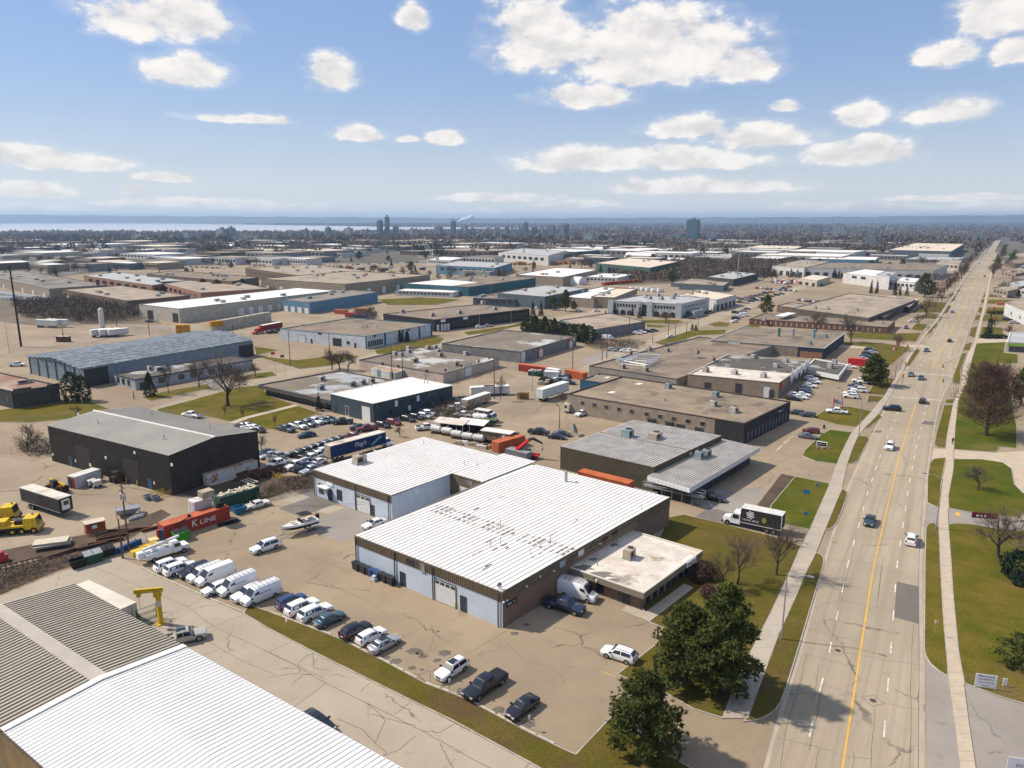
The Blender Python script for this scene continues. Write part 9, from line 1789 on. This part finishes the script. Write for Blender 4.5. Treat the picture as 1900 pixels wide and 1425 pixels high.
b=building('roadside_shop','white-framed shop with lime green sign band and dark glazing',L=(1870,629),N_=(1872,632),R_=(1990,650),h=4.4,wall=PALEH,roof=RGREYM,trim=SIGNW,poly=[G(1869,634,4.4),G(1990,640,4.4),G(1990,618,4.4),G(1874,616,4.4)])
LIME=mat('lime_sign',(.25,.48,.03));wbox(b,*b.faces['r'],.3,wlen(b,'r')-.3,2.8,3.7,0,.15,LIME,'sign_band');winrow(b,'r',6,.04,.6,1.4,2.0,2.2)
for k,(x,y,h,w_,r_)in enumerate(((1850,540,5,'tan','t'),(1870,532,6,'cream','m'),(1885,520,5,'brown','g'),(1865,508,6,'tan','t'),(1890,500,6,'grey','m'),(1872,490,6,'brown','g'),(1885,478,6,'tan','t'),(1890,540,5,'cream','c'))):far((x-8,y-6),(x+20,y),(x+60,y-8),h,w_,r_,'small roadside house with flat roof on the far right side of the road',4,1,group='far roadside houses',name='house')
FARL='low commercial block in the far industrial belt with '
def Gf(px,py):
    p=G(px,py)
    for _ in range(6):p=G(px,py,gz(p.y))
    return p
def belt(n,x0,x1,y0,y1,seed,hh=(6,10),wr=(35,110)):
    r=random.Random(seed);boxes=[]
    for _ in range(n*6):
        if len(boxes)>=n:break
        y=y0+(y1-y0)*r.random();x=r.uniform(x0,x1);D=Gf(x,y).y
        w_=r.uniform(*wr);dpt=r.uniform(.4,.9)*w_;pw=w_*F/D
        if any(abs(x-q[0])<(pw+q[2])*.36 and abs(y-q[1])<3.2 for q in boxes):continue
        boxes.append((x,y,pw));c=Gf(x,y);u=azdir(34+r.uniform(-4,4));v=Vector((-u.y,u.x,0));h=r.uniform(*hh);poly=[c,c+u*dpt,c+u*dpt+v*w_,c+v*w_]
        wk=r.choice(('white','white','cream','grey','tan','white','brown','slate'));rk=r.choice(('w','w','c','t','g','m','w'));rn={'w':'white','c':'cream','t':'tan','g':'brown','m':'grey'}[rk]
        b=building('commercial_building',FARL+wk+' walls and '+rn+' roof',poly=poly,h=h,wall=WCOL[wk],roof=RF[rk],trim=WCOL['grey'],group='far low blocks: '+wk+' walls, '+rn+' roof');b.root.location.z=gz(c.y)
        if y>455:
            mb=MB();A,B=b.faces['l'];e,n_=outn(b,A,B)
            wn_=10
            for k in range(wn_):
                a0=A+e*((B-A).length*(k+.2)/wn_)+n_*.08;a1=A+e*((B-A).length*(k+.8)/wn_)+n_*.08
                MB().quad((a0.x,a0.y,h*.35),(a1.x,a1.y,h*.35),(a1.x,a1.y,h*.7),(a0.x,a0.y,h*.7)).build('window',DARKGL,b.root)
belt(26,-20,620,462,486,1);belt(24,560,1250,462,480,2);belt(20,-20,900,447,461,3,(6,11),(60,170));belt(16,900,1800,447,462,4,(6,11),(50,140));belt(12,1250,1700,470,488,5);belt(14,-30,300,486,505,6,(6,8),(30,60));belt(10,300,600,486,494,8,(6,9),(40,70));belt(8,880,1240,482,494,7,(6,9),(30,60));belt(60,0,1800,433,447,9,(12,18),(30,110))
WOOD=mat('sawn_lumber',(.42,.26,.12),(.34,.2,.09),.2);rl=random.Random(8)
for k in range(34):
    c=G(rl.uniform(955,1090),rl.uniform(483,492));mb=MB();hh=rl.uniform(2.5,5);a_=azdir(rl.choice((35,125)))
    for j in range(2):mb.obox(c+Vector((-a_.y,a_.x,0))*(j*4.6-2.3),a_,rl.uniform(8,14),4.2,0,hh*(1-.25*j))
    tag(mb.build('lumber_stack',WOOD),'stack of sawn lumber in the distant timber yard','lumber','lumber stacks in the timber yard','stuff' if False else None)
for x,y,w_,lb in ((1190,484,40,'large'),(1255,487,22,'small'),(1058,527,24,'medium'),(1050,464,18,'distant')):
    c=G(x,y);mb=MB();a_=azdir(120);n_=Vector((a_.y,-a_.x,0));pts=[]
    for k in range(9):
        t=math.pi*k/8;pts.append((math.cos(t)*w_*.35,math.sin(t)*w_*.28))
    v=[c+n_*px+a_*(s*w_*.5)+Vector((0,0,pz_))for s in (-1,1)for px,pz_ in pts];mb.add(v,[(k,k+1,10+k,9+k)for k in range(8)]+[tuple(range(9)),tuple(range(17,8,-1))]);tag(mb.build('fabric_shelter',RWHITE),lb+' white arched fabric storage shelter','shelter')
tower_glass=glass_mat('tower_glass',(.10,.17,.20),.15)
TW={'w':wallm('tower_pale',(.42,.42,.40)),'g':wallm('tower_grey',(.22,.23,.24)),'t':wallm('tower_tan',(.32,.25,.20)),'b':wallm('tower_blue',(.09,.14,.18)),'o':wallm('tower_brick',(.24,.12,.08))}
def tower(px,ytop,ybot_g,wpx,col,label,D=None,slim=1.0):
    """tower at distance D whose foot hides in the trees; width and top read from the photo"""
    c=Vector(((px-CX)/F*D/CP,D,0));ta=(wpx/F)*D;h=CAMH+D*(YH-ytop)/F-gz(D)
    h=max(12,h);u=azdir(30);v=Vector((-u.y,u.x,0));w2=ta*.62;d2=ta*.5*slim
    poly=[c-u*d2/2+v*w2/2,c-u*d2/2-v*w2/2,c+u*d2/2-v*w2/2,c+u*d2/2+v*w2/2];poly=[poly[1],poly[2],poly[3],poly[0]]
    b=building('apartment_tower',label,poly=poly,h=h,wall=TW[col],roof=RGREYM,trim=WCOL['grey'],group=None)
    nf=max(3,int(h/3.1));nf=min(nf,26)
    for f in 'lr':
        A,B=b.faces[f];e,n_=outn(b,A,B);Lg=(B-A).length;nw=5 if f=='l' else 4
        for k in range(nw):
            a0,a1=A+e*(Lg*(k+.18)/nw)+n_*.12,A+e*(Lg*(k+.82)/nw)+n_*.12;mb=MB()
            for j in range(nf):z0=h*(j+.25)/nf;z1=h*(j+.8)/nf;mb.quad((a0.x,a0.y,z0),(a1.x,a1.y,z0),(a1.x,a1.y,z1),(a0.x,a0.y,z1))
            tag(mb.build('window_bay',tower_glass,b.root),kind='stuff')
    mb=MB();mb.obox(c,u,d2*.4,w2*.35,h-.5,h+h*.06+2);mb.build('penthouse',TW['g'],b.root);b.root.location.z=gz(D)-1
    return b
TWR=[(329,431,24,'o',2150),(375,430,20,'w',2150),(391,431,14,'g',2150),(436,423,26,'w',2150),(452,421,18,'g',2150),(469,435,52,'t',2150),(527,436,36,'w',2150),(558,436,34,'g',2150),(589,436,30,'g',2150),(585,424,12,'g',2150),(624,421,14,'b',2900),(661,422,18,'w',2900),(716,409,14,'b',2900),(729,402,11,'b',2900),(744,420,14,'g',2900),(773,423,14,'w',2900),(820,420,20,'g',2900),(846,410,12,'b',2900),(866,418,16,'w',2900),(880,422,10,'g',2900),(941,420,10,'b',2900),(974,413,12,'b',2900),(990,420,12,'b',2900),(1003,420,10,'w',2900),(1020,418,20,'g',2900),(1039,417,18,'t',2900),(1048,415,8,'b',2900),(1146,421,18,'t',2350),(1122,431,10,'w',2350),(1183,428,6,'w',2350),(1197,427,7,'w',2350),(1271,407,32,'b',2350),(1490,417,28,'g',2350),(1530,416,30,'w',2350),(1559,435,17,'o',1500),(1588,437,30,'g',1520),(1128,452,40,'w',1750),(930,449,60,'g',1750),(905,450,46,'b',1700)]
cn={'o':'brick','w':'pale','g':'grey','t':'tan','b':'blue-glass'}
for k,(px,yt,w_,col,D)in enumerate(TWR):
    lb=cn[col]+(' slab' if w_>25 else ' narrow' if w_<13 else '')+' tower block rising from the distant wooded town'
    o=tower(px,yt,0,w_,col,lb,D);o.root['group']='distant '+cn[col]+' towers'
rq=random.Random(12)
for k in range(34):
    px=rq.choice((rq.uniform(280,700),rq.uniform(600,1150),rq.uniform(1000,1850)));col=rq.choice('wwwtg');o=tower(px,rq.uniform(430,440),0,rq.uniform(14,34),col,cn[col]+' low apartment slab among the trees of the distant town',rq.uniform(1900,2350));o.root['group']='distant '+cn[col]+' low slabs'
rs_=random.Random(4)
for k in range(70):
    px=rs_.choice((rs_.gauss(1500,55),rs_.gauss(1500,55),rs_.uniform(820,1000),rs_.uniform(1100,1400)));D=rs_.uniform(9000,11500);c=Vector(((px-CX)/F*D/CP,D,0));h=rs_.uniform(28,80)if abs(px-1500)<120 else rs_.uniform(15,50);w_=rs_.uniform(18,42)
    mb=MB();mb.obox(c,azdir(25),w_,w_*.7,-26,h-20);mb.obox(c,azdir(25),w_*.4,w_*.3,h-20.1,h-16);tag(mb.build('city_tower',rs_.choice((TW['w'],TW['w'],TW['g'],TW['t']))),'tiny pale tower of the hazy city below the escarpment','tower','towers of the far city')
STEAM=mat('steam',(.9,.9,.9),rough=1.0)
for px,h in ((850,60),(872,75),(905,60),(962,60),(985,45),(1010,40)):
    D=9500;c=Vector(((px-CX)/F*D/CP,D,0));mb=MB();mb.tube([(c.x,c.y,-26),(c.x,c.y,h)],[7,4],8);tag(mb.build('chimney_stack',TW['w']),'slim far smokestack of the lakeside steelworks','chimney','steelworks smokestacks')
r_=random.Random(3);mb=MB();c0=Vector(((868-CX)/F*9400/CP,9400,30))
for k in range(26):
    t=k/25;c=c0+Vector((t*150-60+r_.uniform(-20,20),0,t*55+r_.uniform(-12,12)));q=r_.uniform(12,26);m_=8;vs=[c+Vector((math.cos(a*.785)*math.cos(b_)*q,math.sin(a*.785)*math.cos(b_)*q,math.sin(b_)*q*.8))for b_ in (-1.2,-.5,.2,.9,1.5)for a in range(8)]
    mb.add(vs,[(i*8+a,i*8+(a+1)%8,i*8+8+(a+1)%8,i*8+8+a)for i in range(4)for a in range(8)]+[tuple(range(7,-1,-1)),tuple(range(32,40))])
tag(mb.build('steam_plume',STEAM,smooth=True),'white steam plume drifting from the far steelworks','steam',kind='stuff')
HILL=mat('wooded_escarpment',(.060,.066,.052),(.085,.086,.066),.0012,rough=1.0,fine=.12,fscale=.02,c3=(.17,.16,.145),s3=.004,lo3=.60,hi3=.68)
mb=MB();prof=[]
for k in range(161):
    px=-300+2500*k/160;base=14000 if px<500 else 13000;D0=15500 if px<300 else 15500-(px-300)*2.2 if px<1400 else 13080-(px-1400)*2.6
    tp=[(-300,397),(0,398),(300,401),(620,403),(900,405),(1200,404),(1500,403),(1700,401),(1900,399),(2300,397)]
    for (xa,ya),(xb,yb)in zip(tp,tp[1:]):
        if xa<=px<=xb:ty=ya+(yb-ya)*(px-xa)/(xb-xa)
    ty+=.5*math.sin(k*.9)+.4*math.sin(k*2.3);h=CAMH+(YH-ty)/F*(D0+700)
    x0=(px-CX)/F/CP;prof.append([(x0*D0,D0,-27),(x0*(D0+250),D0+250,h*.25),(x0*(D0+520),D0+520,h*.8),(x0*(D0+700),D0+700,h),(x0*(D0+9000),D0+9000,h*.9)])
v=[p for c in prof for p in c];mb.add(v,[(i*5+j,i*5+5+j,i*5+6+j,i*5+1+j)for i in range(160)for j in range(4)]);structure('hills',mb,HILL,origin=(0,14000,-1))
WOODB=mat('far_bare_wood',(.165,.128,.102),(.12,.095,.078),.004,rough=1.0,fine=.25,fscale=.05)
WOODG=mat('far_evergreen',(.022,.03,.018),(.035,.042,.024),.01,rough=1.0)
def band(D0,D1,n,seed,keep=lambda x,y:True):
    r=random.Random(seed);out=[]
    while len(out)<n:
        D=math.sqrt(r.uniform(D0*D0,D1*D1));x=r.uniform(-.80,.80)*D
        if keep(x,D):out.append((x,D))
    return out
def not_lake(x,y):
    poly_=LAKE;ins=False;j=len(poly_)-1
    for i in range(len(poly_)):
        if (poly_[i][1]>y)!=(poly_[j][1]>y)and x<(poly_[j][0]-poly_[i][0])*(y-poly_[i][1])/(poly_[j][1]-poly_[i][1])+poly_[i][0]:ins=not ins
        j=i
    return not ins
def clumpy(seed,thr,s):
    r=random.Random(seed);ph=[(r.uniform(0,6),r.uniform(0,6),r.uniform(.6,1.6),r.uniform(.6,1.6))for _ in range(5)]
    return lambda x,y:sum(math.sin(x/s*a+p)*math.sin(y/s*b*.7+q)for p,q,a,b in ph)>thr
c1_,c2_=clumpy(1,.35,70),clumpy(2,-.2,160)
off_road=lambda x,y:abs(x-(y*.663))>45
thicket('wood',band(1150,2100,2600,1,lambda x,y:c1_(x,y)and off_road(x,y)),9,11,WOODB,22,11,thin=.3)
thicket('wood',band(1800,3300,8500,2,lambda x,y:not_lake(x,y)and (c2_(x,y)or y>2300)),15,14,WOODB,16,12,thin=.45)
thicket('wood',band(3200,5200,5200,3,not_lake),24,15,WOODB,12,13,thin=.5)
thicket('wood',band(5000,12000,7000,4,not_lake),42,14,WOODB,8,14,thin=.6)
thicket('evergreen_wood',band(1100,3000,900,5,lambda x,y:c1_(x*1.3,y*.8)and off_road(x,y)),7,12,WOODG,26,15,thin=.5)
cc_=clumpy(7,.75,45);free=lambda x,y:off_road(x,y)and not (-60<x<280 and y<640)and not (x>480 and y<900)
BOXES=[(o.location.x,o.location.y,max(o2.dimensions.x for o2 in o.children if o2.type=='MESH')*.5 if o.children else 5)for o in bpy.data.objects if o.get('category')=='building' and o.location.y<1500]
clear=lambda x,y:not any((x-a_)**2+(y-b_)**2<(max(12,r_*.95))**2 for a_,b_,r_ in BOXES)
for k,(x,y)in enumerate(band(560,1250,150,6,lambda x,y:cc_(x,y)and free(x,y)and clear(x,y))):
    kd=('bareA','red','bareD','olive','bareB')[k%5];px,py=S((x,y,0));tree(kd,(px,py),0,'small bare tree scattered between the far sheds','bare trees between the far sheds',1.1,None,rt.uniform(7,12))
for k,(x,y)in enumerate(band(560,1250,70,7,lambda x,y:free(x,y)and clear(x,y))):
    px,py=S((x,y,0));tree('spruce' if k%2 else 'pineR',(px,py),0,'small dark evergreen scattered between the far sheds','evergreens between the far sheds',1.2,None,rt.uniform(6,11))
thicket('scrub',fill([(1130,508),(1300,478),(1440,480),(1500,490),(1430,512),(1300,520),(1180,525)],7,21),5,5,SCRUB,30,21,thin=.22)
patch([(1100,500),(1300,474),(1460,474),(1510,490),(1430,515),(1300,524),(1150,530)],mat('scrub_ground',(.16,.125,.085),(.11,.09,.06),.03),.02,'rough_ground')
patch([(-60,560),(120,552),(260,560),(300,600),(60,604),(-60,590)],mat('scrub_ground',(.16,.125,.085),(.11,.09,.06),.03),.021,'rough_ground')
mb=MB();mb.box(-30000,30000,-400,27000,-28,185)
hz=mb.build('haze',mat('unused_haze',(1,1,1)),origin=(0,15000,-28));hz.data.materials.clear();tag(hz,kind='stuff')
hm=bpy.data.materials.new('pale_haze');hm.use_nodes=True;nt=hm.node_tree;nt.nodes.clear();ou=N(nt,'ShaderNodeOutputMaterial');pv=N(nt,'ShaderNodeVolumePrincipled');pv.inputs['Color'].default_value=(.50,.72,1.0,1);pv.inputs['Density'].default_value=7.5e-5;pv.inputs['Anisotropy'].default_value=.2;nt.links.new(pv.outputs[0],ou.inputs['Volume']);hz.data.materials.append(hm)
